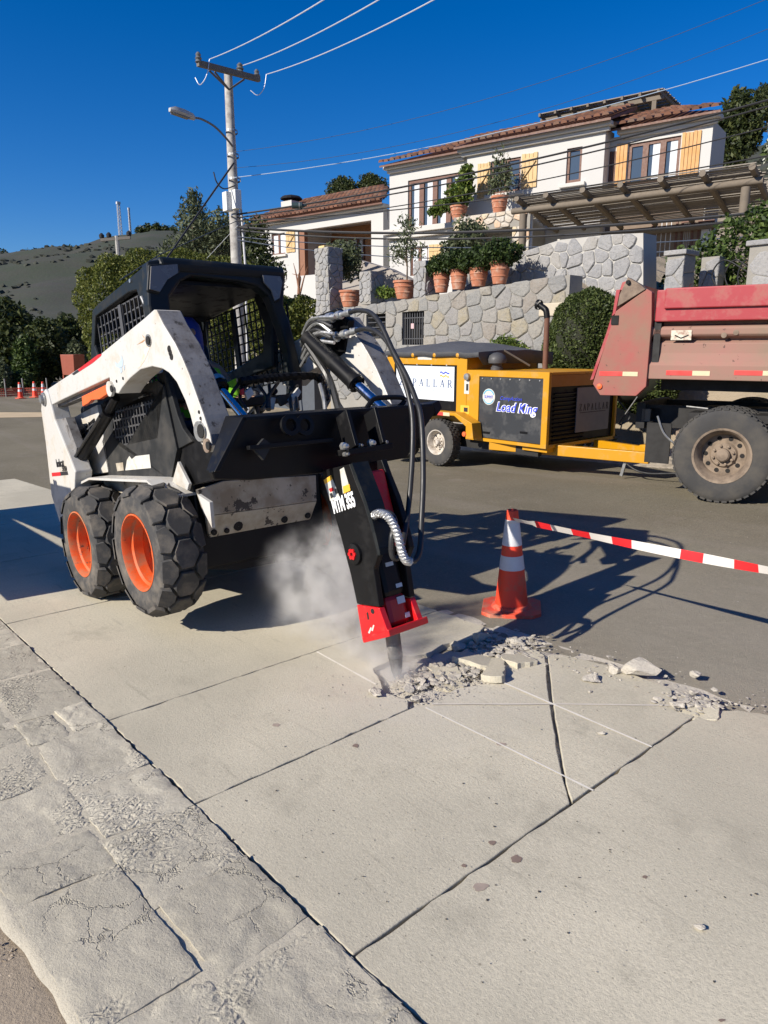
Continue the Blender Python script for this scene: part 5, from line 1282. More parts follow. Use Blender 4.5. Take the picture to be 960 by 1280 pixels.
# bodies
sg = (T(493, 0).x, 0)
sx0, sx1 = T(493, 453).x, T(571, 458).x; sz1, sz0 = T(530, 455).z - .01, T(530, 507).z
kx0, kx1 = T(599, 470).x, T(679, 475).x; kz1, kz0 = T(640, 472).z, T(640, 552).z
MB().ring(rect(hL, hB, hR, hT, 0), rect(sx0, sz0 - .06, sx1, sz1, 0), (0, .05, 0)).lim((hL, .052, hB), (hL + .05, DEP, hT)).lim((hR - .05, .052, eT - .3), (hR, DEP, hT)).lim((hL + .05, DEP - .05, hB), (hR, DEP, hT)).lim((hL, .052, hB), (hR, DEP, hB + .05)).build('hopper_body', M_YEL, trl, bevel=.008)
MB().ring(rect(hR + .003, eB, eR, eT, 0), rect(kx0, kz0, kx1, kz1, 0), (0, .06, 0)).lim((hR + .003, .062, eT - .04), (eR, DEP, eT)).lim((hR + .003, DEP - .05, eB), (eR, DEP, eT - .042)).lim((hR + .003, .062, eB), (eR, DEP, eB + .05)).build('engine_cover', M_YEL, trl, bevel=.008)
MB().lim((eR - .06, .062, eT - .20), (eR - .003, DEP - .052, eT - .043)).build('front_header', mat("brown_yellow", (.36, .17, .02), .6, var=.2), trl)
MB().lim((eR - .10, .07, eB + .06), (eR - .04, DEP - .06, eT - .2)).build('front_grille', M_BLACK, trl)
mb = MB()
for i in range(12):
    z = eB + .1 + (eT - .3 - eB - .1) * i / 11; mb.box((eR - .03, .55, z), (.03, .75, .018), Matrix.Rotation(R(30), 3, 'Y'))
mb.build('grille_slats', M_BLACK, trl)
# engine side door with lettering
dr = MB().lim((kx0 + .005, .012, kz0 + .005), (kx1 - .005, .05, kz1 - .005)).build('side_door', mat("charcoal_door", (.028, .03, .033), .45, var=.2, vs=4, dirt=(.07, .07, .068), damt=.3, ds=5), trl, bevel=.006)
mb = MB()
for i in range(7): mb.lathe([(-.012, .001), (-.010, .012), (.0, .014)], (kx0 + .06 + (kx1 - kx0 - .12) * i / 6, .012, kz1 - .03), (0, 1, 0), 8)
mb.build('door_bolts', M_STEEL, dr)
def onpl(x, y, off): q = T(x, y, YB + off); return q
a = onpl(620, 509.5, .0095)
cx_, cz_ = onpl(611, 496, .01).x, onpl(611, 496, .01).z
MB().lathe([(-.004, .001), (-.003, .118), (.0, .12)], (cx_, .011, cz_), (0, 1, 0), 28).build('round_badge', M_STICKW, dr)
mb = MB(); ar = []
for (r0, t0, t1, w) in ((.10, 20, 160, .016), (.10, 200, 340, .012)):
    pts = [(cx_ + math.cos(R(t0 + (t1 - t0) * i / 10)) * r0, .0062, cz_ + math.sin(R(t0 + (t1 - t0) * i / 10)) * r0) for i in range(11)]
    for p_, q_ in zip(pts[:-1], pts[1:]): mb.bar(p_, q_, .002, w, (0, 0, 1))
mb.build('badge_ring', mat("cyan_print", (.06, .38, .55), .5), dr)
text("SUMMIT", dr, (cx_ - .082, .0055, cz_ - .022), .062, M_BLUEP, width=.165)
b1 = onpl(672, 512, .01)
text("Load King", dr, (a.x, .009, a.z - .045), .185, M_WPRINT, width=b1.x - a.x, shear=.25, offset=.010)
text("Load King", dr, (a.x + .004, .0065, a.z - .045), .185, M_BLUEP, width=b1.x - a.x - .006, shear=.25, offset=.003)
a2 = onpl(625, 497, .01); b2 = onpl(652, 498, .01)
text("CompAction", dr, (a2.x, .0075, a2.z - .03), .075, M_BLUEP, width=b2.x - a2.x, shear=.25)
for x_ in (604, 650):
    q = onpl(x_, 540, .01); MB().lim((q.x, .004, q.z - .018), (q.x + .13, .012, q.z + .012)).build('vent_slot', M_BLACK, dr)
# big white sign with bolts
bd_ = MB().lim((sx0 + .004, .010, sz0 - .05), (sx1 - .004, .05, sz1 - .004)).build('sign_backing', M_BLACK, trl)
w0, w1_ = T(495.5, 453.5).x, T(568, 458).x; wz1, wz0 = T(530, 456).z - .02, T(530, 499).z
sgn = MB().lim((w0, .002, wz0), (w1_, .0095, wz1)).build('sign_board', M_SIGNW, trl)
mb = MB()
for i in range(4): mb.lathe([(-.012, .001), (-.01, .012), (0, .016)], (w0 + (w1_ - w0) * (i + .5) / 4, .004, wz1 + .02), (0, 1, 0), 8)
mb.build('sign_bolts', M_BRIGHT, sgn)
W_ = w1_ - w0; H_ = wz1 - wz0
serif_word("ZAPALLAR", sgn, (w0 + .06 * W_, -.0005, wz0 + .40 * H_), (1, 0, 0), (0, 0, 1), (0, -1, 0), H_ * .21, W_ * .95, M_NAVYP, .62)
text("MUNICIPALIDAD DE ZAPALLAR", sgn, (w0 + .05 * W_, .0, wz0 + .24 * H_), H_ * .085, M_PALEP, width=W_ * .88)
mb = MB(); 
for (zz, m_i) in ((.82, 0), (.72, 1)):
    pts = [(w0 + W_ * (.77 + .15 * i / 16), -.0005, wz0 + H_ * (zz + .022 * math.sin(i / 16 * math.pi * 4))) for i in range(17)]
    for p_, q_ in zip(pts[:-1], pts[1:]): mb.bar(p_, q_, .002, H_ * .035, (0, 0, 1), m_i)
mb.build('wave_emblem', [M_BLUEP, M_STICKY], sgn)
# stickers between the panels
for (x_, y_, w, h, m_) in ((583.5, 484, .10, .20, M_STICKW), (581, 512, .18, .13, M_STICKY)):
    q = T(x_, y_); st_ = MB().lim((q.x - w / 2, -.003, q.z - h / 2), (q.x + w / 2, -.0005, q.z + h / 2)).build('warning_sticker', m_, trl)
    MB().lim((q.x - w * .1, -.0045, q.z - h * .25), (q.x + w * .35, -.0032, q.z + h * .25)).build('sticker_print', M_BPRINT, st_)
q = T(585, 471); MB().lathe([(-.05, .001), (-.045, .05), (0, .055)], (q.x, 0, q.z), (0, 1, 0), 16).build('filler_cap', M_STEEL, trl)
for x_ in (518, 545, 574):
    q = T(x_, 441.5); MB().lathe([(-.05, .001), (-.04, .032), (-.005, .038)], (q.x, 0, q.z - .03), (0, 1, 0), 12).build('tie_knob', M_YEL, trl, smooth=True)
q = T(531, 446); MB().lim((q.x - .16, -.003, q.z - .045), (q.x + .16, -.0005, q.z + .045)).build('white_label', M_STICKW, trl)
# tarp over the hopper: sagging sheet with a black hanging edge
nx_, ny_ = 22, 16; vs = []
for j in range(ny_):
    for i in range(nx_):
        u, v = i / (nx_ - 1), j / (ny_ - 1)
        x = hL - .04 + (hR - hL + .30) * u; y = -.04 + (DEP + .08) * v
        z = hT + .03 + .16 * math.sin(math.pi * min(max((v - .0) / 1, 0), 1)) ** .8 * math.sin(math.pi * (u * .85 + .12)) ** .7 + .012 * nz(x * 3, y * 3, 1) + .01 * math.sin(x * 9)
        vs.append((x, y, z))
fs = [(j * nx_ + i, j * nx_ + i + 1, (j + 1) * nx_ + i + 1, (j + 1) * nx_ + i) for j in range(ny_ - 1) for i in range(nx_ - 1)]
k = len(vs); base = [vs[i] for i in range(nx_)] + [vs[j * nx_ + nx_ - 1] for j in range(1, ny_)]
vs += [(x, y, z - (.07 if i < nx_ else .20)) for i, (x, y, z) in enumerate(base)]
idx = list(range(nx_)) + [j * nx_ + nx_ - 1 for j in range(1, ny_)]
fs += [(idx[i], idx[i + 1], k + i + 1, k + i) for i in range(len(idx) - 1)]
o_ = MB().add(vs, fs).build('tarp', M_TARP, trl, smooth=True); sm = o_.modifiers.new('sol', 'SOLIDIFY'); sm.thickness = .008
q = TX(630, 438, TR.x + hR + .26); q2 = T(662, 457, YB + .9); MB().tube([q, q2], .016, 6).build('tarp_stick', M_LOG, trl)
# intake mushroom, exhaust pipe
q = T(619, 462, YB + .28); MB().lathe([(0, .09), (.04, .09), (.05, .075), (.10, .075), (.10, .135), (.15, .145), (.21, .12), (.25, .06), (.26, 0)], (q.x + .03, q.y, eT), (0, 0, 1), 20).build('intake_cap', M_PLAST, trl, smooth=True)
Yp = YB + 1.3; a = T(681, 466, Yp); b = T(684, 396, Yp); c = T(681, 386, Yp); d = T(674, 381, Yp)
ex = MB().tube([(a.x, a.y, eT - .02), b], .042, 12).build('exhaust_pipe', M_RUSTP, trl, smooth=True)
MB().tube(smooth_path([b + Vector((0, 0, -.02)), (b + c) / 2 + Vector((0.005, 0, .02)), c, d], 4), .047, 12).lathe([(-.02, .075), (.03, .08)], d, (-1, 0, .2), 12).build('exhaust_elbow', M_BLACK, ex, smooth=True)
# grey sign on the front
XF = TR.x + eR - .018
s1, s2, s3, s4 = [TX(*p_, XF) for p_ in ((723.5, 481.5), (764, 485), (757, 537), (716.5, 539.5))]
y0, y1, z0, z1 = (s1.y + s4.y) / 2, (s2.y + s3.y) / 2, (s3.z + s4.z) / 2, (s1.z + s2.z) / 2
fsg = MB().lim((XF - TR.x, y0, z0), (XF - TR.x + .012, y1, z1)).build('front_sign', M_GREYP, trl)
serif_word("ZAPALLAR", fsg, (XF - TR.x + .0135, y0 + .08 * (y1 - y0), z0 + .48 * (z1 - z0)), (0, 1, 0), (0, 0, 1), (1, 0, 0), (z1 - z0) * .15, (y1 - y0) * .92, M_BPRINT, .64)
MB().lim((XF - TR.x + .0125, y0 + .1 * (y1 - y0), z0 + .43 * (z1 - z0)), (XF - TR.x + .0145, y0 + .88 * (y1 - y0), z0 + .445 * (z1 - z0))).build('rule_line', M_BPRINT, fsg)
# fender, chassis, tongue
f0, f1 = T(520, 513, YB - .2).x - 1.0, T(570, 516, YB - .2).x; fz = T(556, 515, YB - .2).z; q = T(592, 549, YB - .2)
f2 = q.x; fzb = q.z
prof = [(f0 - .15, fz - .32), (f0 + .02, fz), (f1, fz), (f2 - .04, fz - .13), (f2, fzb), (f2 - .14, fzb), (f2 - .15, fz - .19), (f1 - .03, fz - .045), (f0 + .04, fz - .045), (f0 - .10, fz - .32)]
fen = MB().prism([(x, -.21, z) for x, z in prof], (0, .205, 0)).build('fender', M_YEL, trl, bevel=.006)
r0 = T(538, 519, YB - .21).x; r1 = T(554, 522, YB - .21).x; r2 = T(562, 523, YB - .21).x
MB().lim((r0 - .02, -.214, fz - .055), (r1, -.2115, fz - .004)).build('red_reflector', M_REFR, fen); MB().lim((r1, -.214, fz - .055), (r2, -.2115, fz - .004)).build('white_reflector', M_REFC, fen)
MB().lathe([(-.02, .001), (-.015, .035), (0, .04)], (f2 - .18, -.21, fzb + .06), (0, 1, 0), 12).build('marker_light', M_ORANGE, fen)
MB().lim((f0 - .4, .15, .38), (eR - .3, DEP - .15, .44)).lim((hL + .1, .1, .30), (eR - .2, .18, .42)).build('chassis', M_CHASS, trl)
for (xa, ya, xb, yb2, Ya, Yb, nm) in ((613, 555.5, 812, 572.5, YB + .05, YB + .55, 'tongue_beam'), (745, 556, 812, 566, YB + 1.15, YB + .68, 'tongue_beam')):
    a, b = T(xa, ya, Ya), T(xb, yb2, Yb); MB().bar(a, b, .09, .15).build(nm, M_YEL, trl, bevel=.008)
a, b = T(762, 560, YB + .5), T(770, 566, YB + 1.0)
MB().prism([T(788, 566, YB + .55), T(812, 567, YB + .6), T(812, 556, YB + .7), T(800, 556, YB + .7)], (0, .15, 0)).build('hitch_gusset', M_YEL, trl)
MB().lim((eR - .45, .06, eB - .06), (eR - .02, .35, eB - .003)).build('front_step', M_YEL, trl)
q = T(783, 577, YB + .5); MB().bar(q + Vector((0, 0, .05)), q + Vector((-.06, .0, -.20)), .025, .04, (1, 0, 0)).build('stand_leg', M_STEEL, trl)
MB().tube(smooth_path([TX(764, 500, XF) + Vector((.05, .1, 0)), TX(768, 520, XF) + Vector((.2, .1, 0)), TX(762, 530, XF) + Vector((.1, .1, 0)), TX(770, 495, XF) + Vector((.3, .1, 0))], 5), .012, 6).build('cable_coil', M_HOSE, trl)
mb = MB(); mb.tube(smooth_path([T(770, 568, YB + .5), T(800, 590, YB + .5), T(850, 592, YB + .55)], 5), .012, 6); mb.build('safety_chain', M_IRON, trl)
def road_wheel(parent, x, y, r, w, mt, mr, rim_r, holes, side=-1, name='wheel', dish=.06):
    """wheel whose outer face looks to -y (side -1)"""
    s = side
    prof = [(s * (-w / 2 + .0), rim_r * 1.02), (s * (-w / 2 - .006) * -1 if False else -s * -w / 2, rim_r * 1.02)]
    P = [(-w * .42, rim_r), (-w * .47, rim_r * 1.04), (-w * .5, rim_r * 1.2), (-w * .49, r * .88), (-w * .45, r * .955), (-w * .40, r * .985), (0, r), (w * .40, r * .985), (w * .45, r * .955), (w * .5, rim_r * 1.2), (w * .42, rim_r)]
    if side > 0: P = [(-a, b) for a, b in P]
    mb = MB(); mb.lathe(P, (0, 0, 0), (0, 1, 0), 56)
    # tread blocks
    nb = int(2 * math.pi * r / .075)
    for k in range(nb):
        for j, wo in enumerate((-.36, -.13, .13, .36)):
            th = 2 * math.pi * (k + .5 * (j % 2)) / nb; rr = r * (.995 if abs(wo) < .2 else .988)
            m3 = Matrix.Rotation(th, 3, 'Y'); c_ = m3 @ Vector((0, wo * w, rr)); mb.box(c_, (.052, w * .19, .02), m3)
    o = mb.build(name, mt, parent, smooth=True, loc=(x, y, r))
    q = -1 if side < 0 else 1
    pr = [(q * w * .44, rim_r * 1.03), (q * w * .49, rim_r * 1.05), (q * w * .47, rim_r * .97), (q * w * .40, rim_r * .93), (q * w * .30, rim_r * .86), (q * (w * .30 - dish), rim_r * .78), (q * (w * .30 - dish), rim_r * .50), (q * (w * .30 - dish + .03), rim_r * .44), (q * (w * .30 - dish + .04), .001)]
    rim = MB().lathe(pr, (0, 0, 0), (0, 1, 0), 40).build('rim', mr, o, smooth=True)
    yd = q * (w * .30 - dish)
    mb = MB()
    for k in range(holes):
        th = 2 * math.pi * k / holes; mb.lathe([(q * .004, .001), (q * .004, rim_r * .085), (-q * .02, rim_r * .085)], (math.cos(th) * rim_r * .64, yd, math.sin(th) * rim_r * .64), (0, 1, 0), 12)
    mb.build('rim_holes', M_DARKHOLE, o, fix=False)
    mb = MB()
    for k in range(8):
        th = 2 * math.pi * (k + .4) / 8; mb.lathe([(0, rim_r * .055), (q * .035, rim_r * .055), (q * .04, .001)], (math.cos(th) * rim_r * .36, yd + q * .02, math.sin(th) * rim_r * .36), (0, 1, 0), 6)
    mb.lathe([(0, rim_r * .26), (q * .06, rim_r * .25), (q * .075, rim_r * .2), (q * .08, .001)], (0, yd + q * .02, 0), (0, 1, 0), 20)
    mb.build('hub', mr, o, smooth=True)
    return o
for x_ in (0.03, -.85):
    road_wheel(trl, x_, -.10, .36, .20, M_TYRET, M_RIMW, .19, 8)
    road_wheel(trl, x_, DEP + .1, .36, .20, M_TYRET, M_RIMW, .19, 8, 1)

# ---------------------------------------------------------------- red dump truck
TP = Plane((-3.32, 7.67, zg(-3.32)), 15)
trk = thing('dump_truck', 'dusty red dump truck with dented bed standing at the right', 'truck', TP.p, (0, 0, R(15)))
def D(x, y, off=0.0): return TP.px(x, y, off)
BL, BW = 4.3, 2.25
zt_ = D(880, 361.5).z; zr = D(888, 401).z; zbt = D(888, 475.3).z; sR = D(815, 440).x
zp0, zp1 = D(880, 384.5, -.05).z, D(880, 362.5, -.05).z
tail = [(784.7, 346.4), (799.6, 355), (808.7, 361), (815, 365), (814.5, 402), (807.6, 483), (795, 495), (750, 494), (741, 480), (744.6, 468), (769.8, 389), (774, 370)]
tp_ = [D(x, y, -.03) for x, y in tail]
MB().prism([p_ for p_ in tp_[2:11]], (0, .12, 0)).build('rear_post', M_TRUCK, trk, bevel=.006)
MB().prism([D(x, y, -.045) for x, y in ((784.7, 346.4), (799.6, 355), (807, 361.5), (771.5, 383.5), (774.5, 368))], (0, .14, 0)).build('hinge_plate', M_MUD, trk, bevel=.006)
q = D(785.5, 353, -.046); MB().lathe([(-.03, .001), (-.028, .022), (.0, .026)], q, (0, 1, 0), 12).build('hinge_pin', M_DARKHOLE, trk)
# bed sides: profile swept along the truck
pf = [(.13, zr + .02), (.13, zr - .03), (.035, zr - .055), (.02, zr - .075), (.02, zr - .135), (.04, zr - .155), (.115, zr - .175), (.125, zr - .19), (.055, zr - .225), (.05, zr - .33), (.03, zr - .42), (.0, zr - .455), (.0, zbt), (.3, zbt), (.3, zr + .02)]
MB().prism([(sR - .05, n, z) for n, z in pf], (BL - sR, 0, 0)).build('bed_side', M_TRUCKM, trk, bevel=.008)
MB().lim((sR + .005, -.015, zr), (BL, .14, zt_ + .01)).build('top_rail', M_TRUCKC, trk, bevel=.012)
MB().lim((D(830.5, 375, -.05).x, -.05, zp0), (BL, -.0155, zp1 + .035)).build('rail_panel', M_TRUCKC, trk, bevel=.012)
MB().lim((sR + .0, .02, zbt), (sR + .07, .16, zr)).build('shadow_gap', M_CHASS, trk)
MB().prism([(x, BW - y, z) for x, y, z in [(sR - .05, n, z) for n, z in pf]], (BL - sR, 0, 0)).build('bed_side', M_TRUCKM, trk)
MB().lim((sR - .02, BW - .14, zr + .022), (BL, BW + .015, zt_ + .01)).build('top_rail', M_TRUCKC, trk)
MB().lim((BL - .08, .31, zbt), (BL - .002, BW - .31, zt_ + .25)).build('headboard', M_TRUCK, trk)
MB().lim((sR - .3, .301, zbt + .003), (BL - .09, BW - .301, zbt + .06)).build('bed_floor', M_MUD, trk)
e0, e1 = D(781, 350, 0), D(742.5, 472, 0); e0.y = e1.y = .095
dv = Vector((-.055, 0, -.015))
tg_ = MB().prism([e0, e1, e1 + dv, e0 + dv], (0, BW - .19, 0)).build('tailgate', M_TRUCKC, trk, bevel=.006)
e0, e1 = D(775, 362, -.02), D(769, 392, -.02); MB().prism([e0, e1, e1 + Vector((-.03, 0, -.02)), e0 + Vector((-.04, 0, 0))], (0, .10, 0)).build('tailgate_lip', M_TRUCKC, trk)
e0, e1 = D(768.5, 397, -.02), D(741.5, 474, -.02); MB().prism([e0, e1, e1 + Vector((-.035, 0, -.01)), e0 + Vector((-.035, 0, 0))], (0, .11, 0)).build('tailgate_edge', M_TRUCKC, trk)
q = D(767.5, 399, -.035); MB().lim((q.x - .03, -.04, q.z - .06), (q.x + .05, -.031, q.z + .04)).build('latch_slot', M_DARKHOLE, trk)
for (xa, xm, xb, yt, yb2, off) in ((749.5, 778, 797, 464, 470, -.0305), (833, 865, 887, 463, 469.5, 0), (918, 953, 972, 463, 469.5, 0)):
    a, b, c = D(xa, yt, off), D(xm, yb2, off), D(xb, yb2, off)
    MB().lim((a.x, off - .004, b.z), (b.x, off - .001, a.z)).build('red_reflector', M_REFR, trk); MB().lim((b.x + .001, off - .004, b.z), (c.x, off - .001, a.z)).build('cream_reflector', M_REFC, trk)
q = D(749.5, 483, -.031); MB().lathe([(-.02, .001), (-.015, .03), (0, .033)], q, (0, 1, 0), 14).build('marker_light', M_ORANGE, trk)
a, b = D(839.5, 413, .018), D(864, 425, .018)
st_ = MB().lim((a.x, .010, b.z), (b.x, .0195, a.z)).build('torn_sticker', mat("torn_sticker", (.62, .57, .45), .7, dirt=(.33, .2, .15), damt=.45, ds=18), trk)
MB().tube([(a.x + .04, .008, (a.z + b.z) / 2), ((a.x + b.x) / 2, .008, b.z + .02), (b.x - .03, .008, (a.z + b.z) / 2)], .006, 5).build('sticker_print', M_BPRINT, st_)
for (x, y) in ((905, 419), (920, 415.5)):
    q = D(x, y, .02); MB().lathe([(-.005, .001), (-.004, .028), (.01, .03)], q, (0, 1, 0), 12).build('round_patch', M_MUD, trk)
q = D(863.5, 359.5, .0); MB().lathe([(-.015, .028), (.015, .028)], (q.x, .05, q.z + .015), (0, 1, 0), 12).build('tie_ring', M_TRUCK, trk)
# chassis and running gear
MB().lim((-1.0, .55, .72), (BL + 2.2, .65, .98)).lim((-1.0, BW - .65, .72), (BL + 2.2, BW - .55, .98)).lim((-1.05, .5, .70), (-.95, BW - .5, 1.0)).lim((sR + .05, .32, zbt - .13), (BL, BW - .32, zbt - .003)).lim((-.4, .15, .86), (.5, BW - .15, .94)).build('chassis', M_CHASS, trk)
MB().tube([(0, .3, .5), (0, BW - .3, .5)], .09, 10).lathe([(-.22, .05), (-.15, .2), (.15, .2), (.22, .05)], (0, BW / 2, .5), (0, 1, 0), 14).build('rear_axle', M_CHASS, trk)
a, b = D(809, 528, .3), D(835, 580, .3); MB().lim((a.x, .3, b.z), (b.x, .33, a.z)).lim((a.x, .34, b.z + .05), (a.x + .03, .9, a.z)).build('mud_flap', M_CHASS, trk)
a, b = D(803, 511, .5), D(812, 527, .5); MB().lim((a.x, .5, b.z), (b.x, .58, a.z)).build('wood_block', M_LOG, trk)
a, b = D(813, 510, .55), D(826, 525, .55); MB().lim((a.x, .55, b.z), (b.x, .75, a.z)).build('rear_lamp_box', M_CHASS, trk)
MB().tube(smooth_path([D(822, 520, .29), D(829, 540, .27), D(840, 552, .27), D(848, 556, .3)], 5), .012, 6).build('brake_hose', M_STEEL, trk)
q, q2 = D(858, 508, .3), D(885, 511, .3); MB().tube([q, q2], .01, 6).build('grease_rod', M_STEEL, trk)
a = D(848, 545, .25); MB().lim((a.x - .02, .2, a.z - .25), (a.x + .12, .5, a.z + .06)).build('spring_hanger', M_MUD, trk)
for (yy_, sd2) in ((.135, -1), (.46, -1), (BW - .46, 1), (BW - .135, 1)):
    w_o = road_wheel(trk, 0, yy_, .505, .27, M_TYRET, M_RIMT, .285, 10, sd2, dish=.10 if yy_ in (.135, BW - .135) else 0)
for yy_, sd2 in ((.15, -1), (BW - .15, 1)): road_wheel(trk, BL + 1.0, yy_, .505, .27, M_TYRET, M_RIMT, .285, 10, sd2, dish=-.02)
# cab beyond the frame
cabp = [(BL + .15, .9), (BL + .15, 2.55), (BL + 1.25, 2.6), (BL + 1.65, 1.75), (BL + 2.35, 1.65), (BL + 2.4, .75), (BL + 1.6, .7), (BL + 1.5, 1.05), (BL + .55, 1.05), (BL + .4, .9)]
cabo = MB().prism([(x, .08, z) for x, z in cabp], (0, BW - .16, 0)).build('cab', M_TRUCKC, trk, bevel=.03)
MB().prism([(BL + .45, .07, 1.75), (BL + 1.45, .07, 1.75), (BL + 1.15, .07, 2.4), (BL + .45, .07, 2.4)], (0, .02, 0)).build('window', M_GLASS, cabo)
# ================================================================== SKID STEER LOADER, OPERATOR, BREAKER
H_, P_ = R(0.5), R(9.0)
fwd = Vector((math.cos(H_) * math.cos(P_), math.sin(H_) * math.cos(P_), math.sin(P_))); lat = Vector((-math.sin(H_), math.cos(H_), 0)); upv = fwd.cross(lat)
SO_ = Vector((-4.84, 1.49, zg(-4.84)))
SM = Matrix((fwd, lat, upv))                     # world -> machine
SROT = SM.transposed().to_euler()
def U(x, y, ax, val):
    d = SM @ ray(x, y); c = SM @ (CO - SO_); return c + d * ((val - c[ax]) / d[ax])
def UB(pts, b): return [U(x, y, 1, b) for x, y in pts]
def UA(pts, a): return [U(x, y, 0, a) for x, y in pts]
WIDTH, WB, WR = 1.50, 1.01, 0.39
ldr = thing('skid_steer_loader', 'white skid steer loader with black cab and orange wheels, nose lifted', 'skid steer loader', SO_, SROT)
# ---- wheels
def skid_wheel(a, b, side):
    w = .265; P = [(-.10, .222), (-.125, .232), (-.133, .27), (-.131, .315), (-.120, .347), (-.09, .358), (0, .362), (.09, .358), (.120, .347), (.131, .315), (.133, .27), (.125, .232), (.10, .222)]
    mb = MB(); mb.lathe(P, (0, 0, 0), (0, 1, 0), 64)
    for (rr, t) in ((.30, -.1345), (.30, .1345)): pass
    nb = 13; pitch = 2 * math.pi * .39 / nb
    def lug(poly, k, off, r0=.352, r1=.391, rf=None):
        n = len(poly); vs = []
        for lev in (0, 1, 2):
            for (s, wv) in poly:
                if lev == 2:
                    cs_ = sum(q[0] for q in poly) / n; cw = sum(q[1] for q in poly) / n; s, wv = cs_ + (s - cs_) * .93, cw + (wv - cw) * .93
                r = r0 if lev == 0 else (rf(wv) if rf else r1) - (.006 if lev == 1 else 0)
                th = (k + off) * 2 * math.pi / nb + s / .39
                vs.append((math.sin(th) * r, wv, math.cos(th) * r))
        fs = [(l * n + i, l * n + (i + 1) % n, (l + 1) * n + (i + 1) % n, (l + 1) * n + i) for l in (0, 1) for i in range(n)] + [tuple(2 * n + i for i in range(n))]
        mb.add(vs, fs)
    h = pitch * .435
    rs_ = lambda wv: .388 - max(0, abs(wv) - .105) * 1.1
    for k in range(nb):
        lug([(-h, -.034), (-h, .034), (-h * .25, .070), (h * .25, .070), (h, .034), (h, -.034), (h * .25, -.070), (-h * .25, -.070)], k, 0, .36, .391)
        for s_ in (-1, 1):
            lug([(-h * .95, s_ * .090), (-h * .30, s_ * .054), (h * .30, s_ * .054), (h * .95, s_ * .090), (h * .86, s_ * .136), (-h * .86, s_ * .136)], k, .5, .335, .385, rs_)
    t = mb.build('wheel', M_TYRE, ldr, smooth=True, loc=(a, b, WR)); t.rotation_euler = (0, R(7 * a * 5), 0)
    q = side
    rim = MB().lathe([(q * .112, .226), (q * .126, .229), (q * .128, .220), (q * .112, .212), (q * .075, .208), (q * .066, .192), (q * .01, .186), (q * .002, .196), (-q * .03, .196), (-q * .042, .15), (-q * .042, .001)], (0, 0, 0), (0, 1, 0), 48).build('rim', M_ORIM, t, smooth=True)
    mb = MB(); mb.lathe([(0, .085), (q * .03, .08), (q * .035, .001)], (0, -q * .043, 0), (0, 1, 0), 24); mb.build('hub', M_ORIM, t, smooth=True)
    mb = MB()
    for k in range(8):
        th = 2 * math.pi * k / 8; mb.lathe([(0, .017), (q * .018, .017), (q * .019, .010), (q * .035, .010), (q * .036, .001)], (math.cos(th) * .115, -q * .044, math.sin(th) * .115), (0, 1, 0), 6)
    mb.build('wheel_nuts', M_STEEL, t)
for a in (0, WB):
    skid_wheel(a, .133, -1); skid_wheel(a, WIDTH - .133, 1)
# ---- lower frame
MB().lim((-.5, .30, .24), (1.22, WIDTH - .30, .80)).build('frame', M_BLACK, ldr, bevel=.015)
MB().lim((-.15, .285, .55), (1.15, .299, .80)).build('side_plate', M_CREAM, ldr)
MB().prism([(-.20, .12, .80), (.05, .12, .835), (1.02, .12, .80), (1.22, .12, .70), (1.22, .12, .685), (1.02, .12, .785), (.05, .12, .82), (-.20, .12, .785)], (0, .20, 0)).build('wheel_guard', M_WHITEP, ldr)
# dusty white front plate: upright part and a part folded under
A0 = 1.30
fp = UA([(280, 601), (395, 594), (396, 626), (258, 645), (247, 612)], A0)
MB().prism(fp, (-.03, 0, 0)).build('front_plate', M_CREAM, ldr, bevel=.004)
f2_ = [U(258, 645.5, 0, A0), U(396, 626.5, 0, A0)]
lo = [U(262, 672, 0, A0 - .07), U(388, 649, 0, A0 - .07)]
lp_ = MB().prism([f2_[0], f2_[1], lo[1], lo[0]], (-.025, 0, 0)).build('folded_plate', M_CREAM, ldr, bevel=.004)
mb = MB()
for (x, y, r) in ((267, 665, .018), (283, 663, .016), (297, 657, .03), (355, 649, .022), (384, 644, .02)):
    q = U(x, y, 0, A0 - .05); mb.lathe([(0, r), (.012, r), (.013, .001)], q + Vector((.0, 0, 0)), (1, 0, -.3), 10)
mb.build('plate_holes', M_DARKHOLE, lp_)
MB().prism(UA([(265, 680), (388, 655), (392, 695), (300, 712), (262, 712)], A0 - .10), (-.08, 0, 0)).build('under_guard', M_BLACK, ldr)
ft = UB([(247, 618), (262, 628), (265, 660), (255, 640)], .26); MB().prism(ft, (0, .02, 0)).build('corner_gusset', M_WHITEP, ldr)
tri = UB([(222, 577), (236, 605), (234, 613), (215, 603)], .255); MB().prism(tri, (0, .02, 0)).build('white_triangle', M_WHITEP, ldr, bevel=.003)
# ---- black side panel with grille and torn stickers
spn = UB([(136, 594), (128, 552), (138, 515), (150, 488), (196, 476), (204, 482), (221, 562), (213.5, 600.5)], .27)
g_ = [(141, 519), (150, 498), (192, 490), (197, 496), (197, 548), (160, 556), (148, 556), (141, 545)]
gi = UB(g_, .27)
pan = MB().ring([Vector(p_) for p_ in spn], gi, (0, .03, 0)).build('side_panel', M_SIDEP, ldr, bevel=.004)
MB().prism([p_ + Vector((0, .06, 0)) for p_ in gi], (0, .02, 0)).build('grille_dark', M_DARKHOLE, pan)
a0 = min(p_.x for p_ in gi); a1 = max(p_.x for p_ in gi); c0_ = min(p_.z for p_ in gi); c1_ = max(p_.z for p_ in gi)
mb = MB(); k = 0
while a0 + .05 * k < a1: mb.lim((a0 + .05 * k - .006, .272, c0_ + .01), (a0 + .05 * k + .006, .282, c1_ - .06)); k += 1
for k in range(6): mb.lim((a0, .2735, c0_ + .055 * k), (a1, .2835, c0_ + .055 * k + .011))
mb.build('grille_bars', M_PLAST, pan)
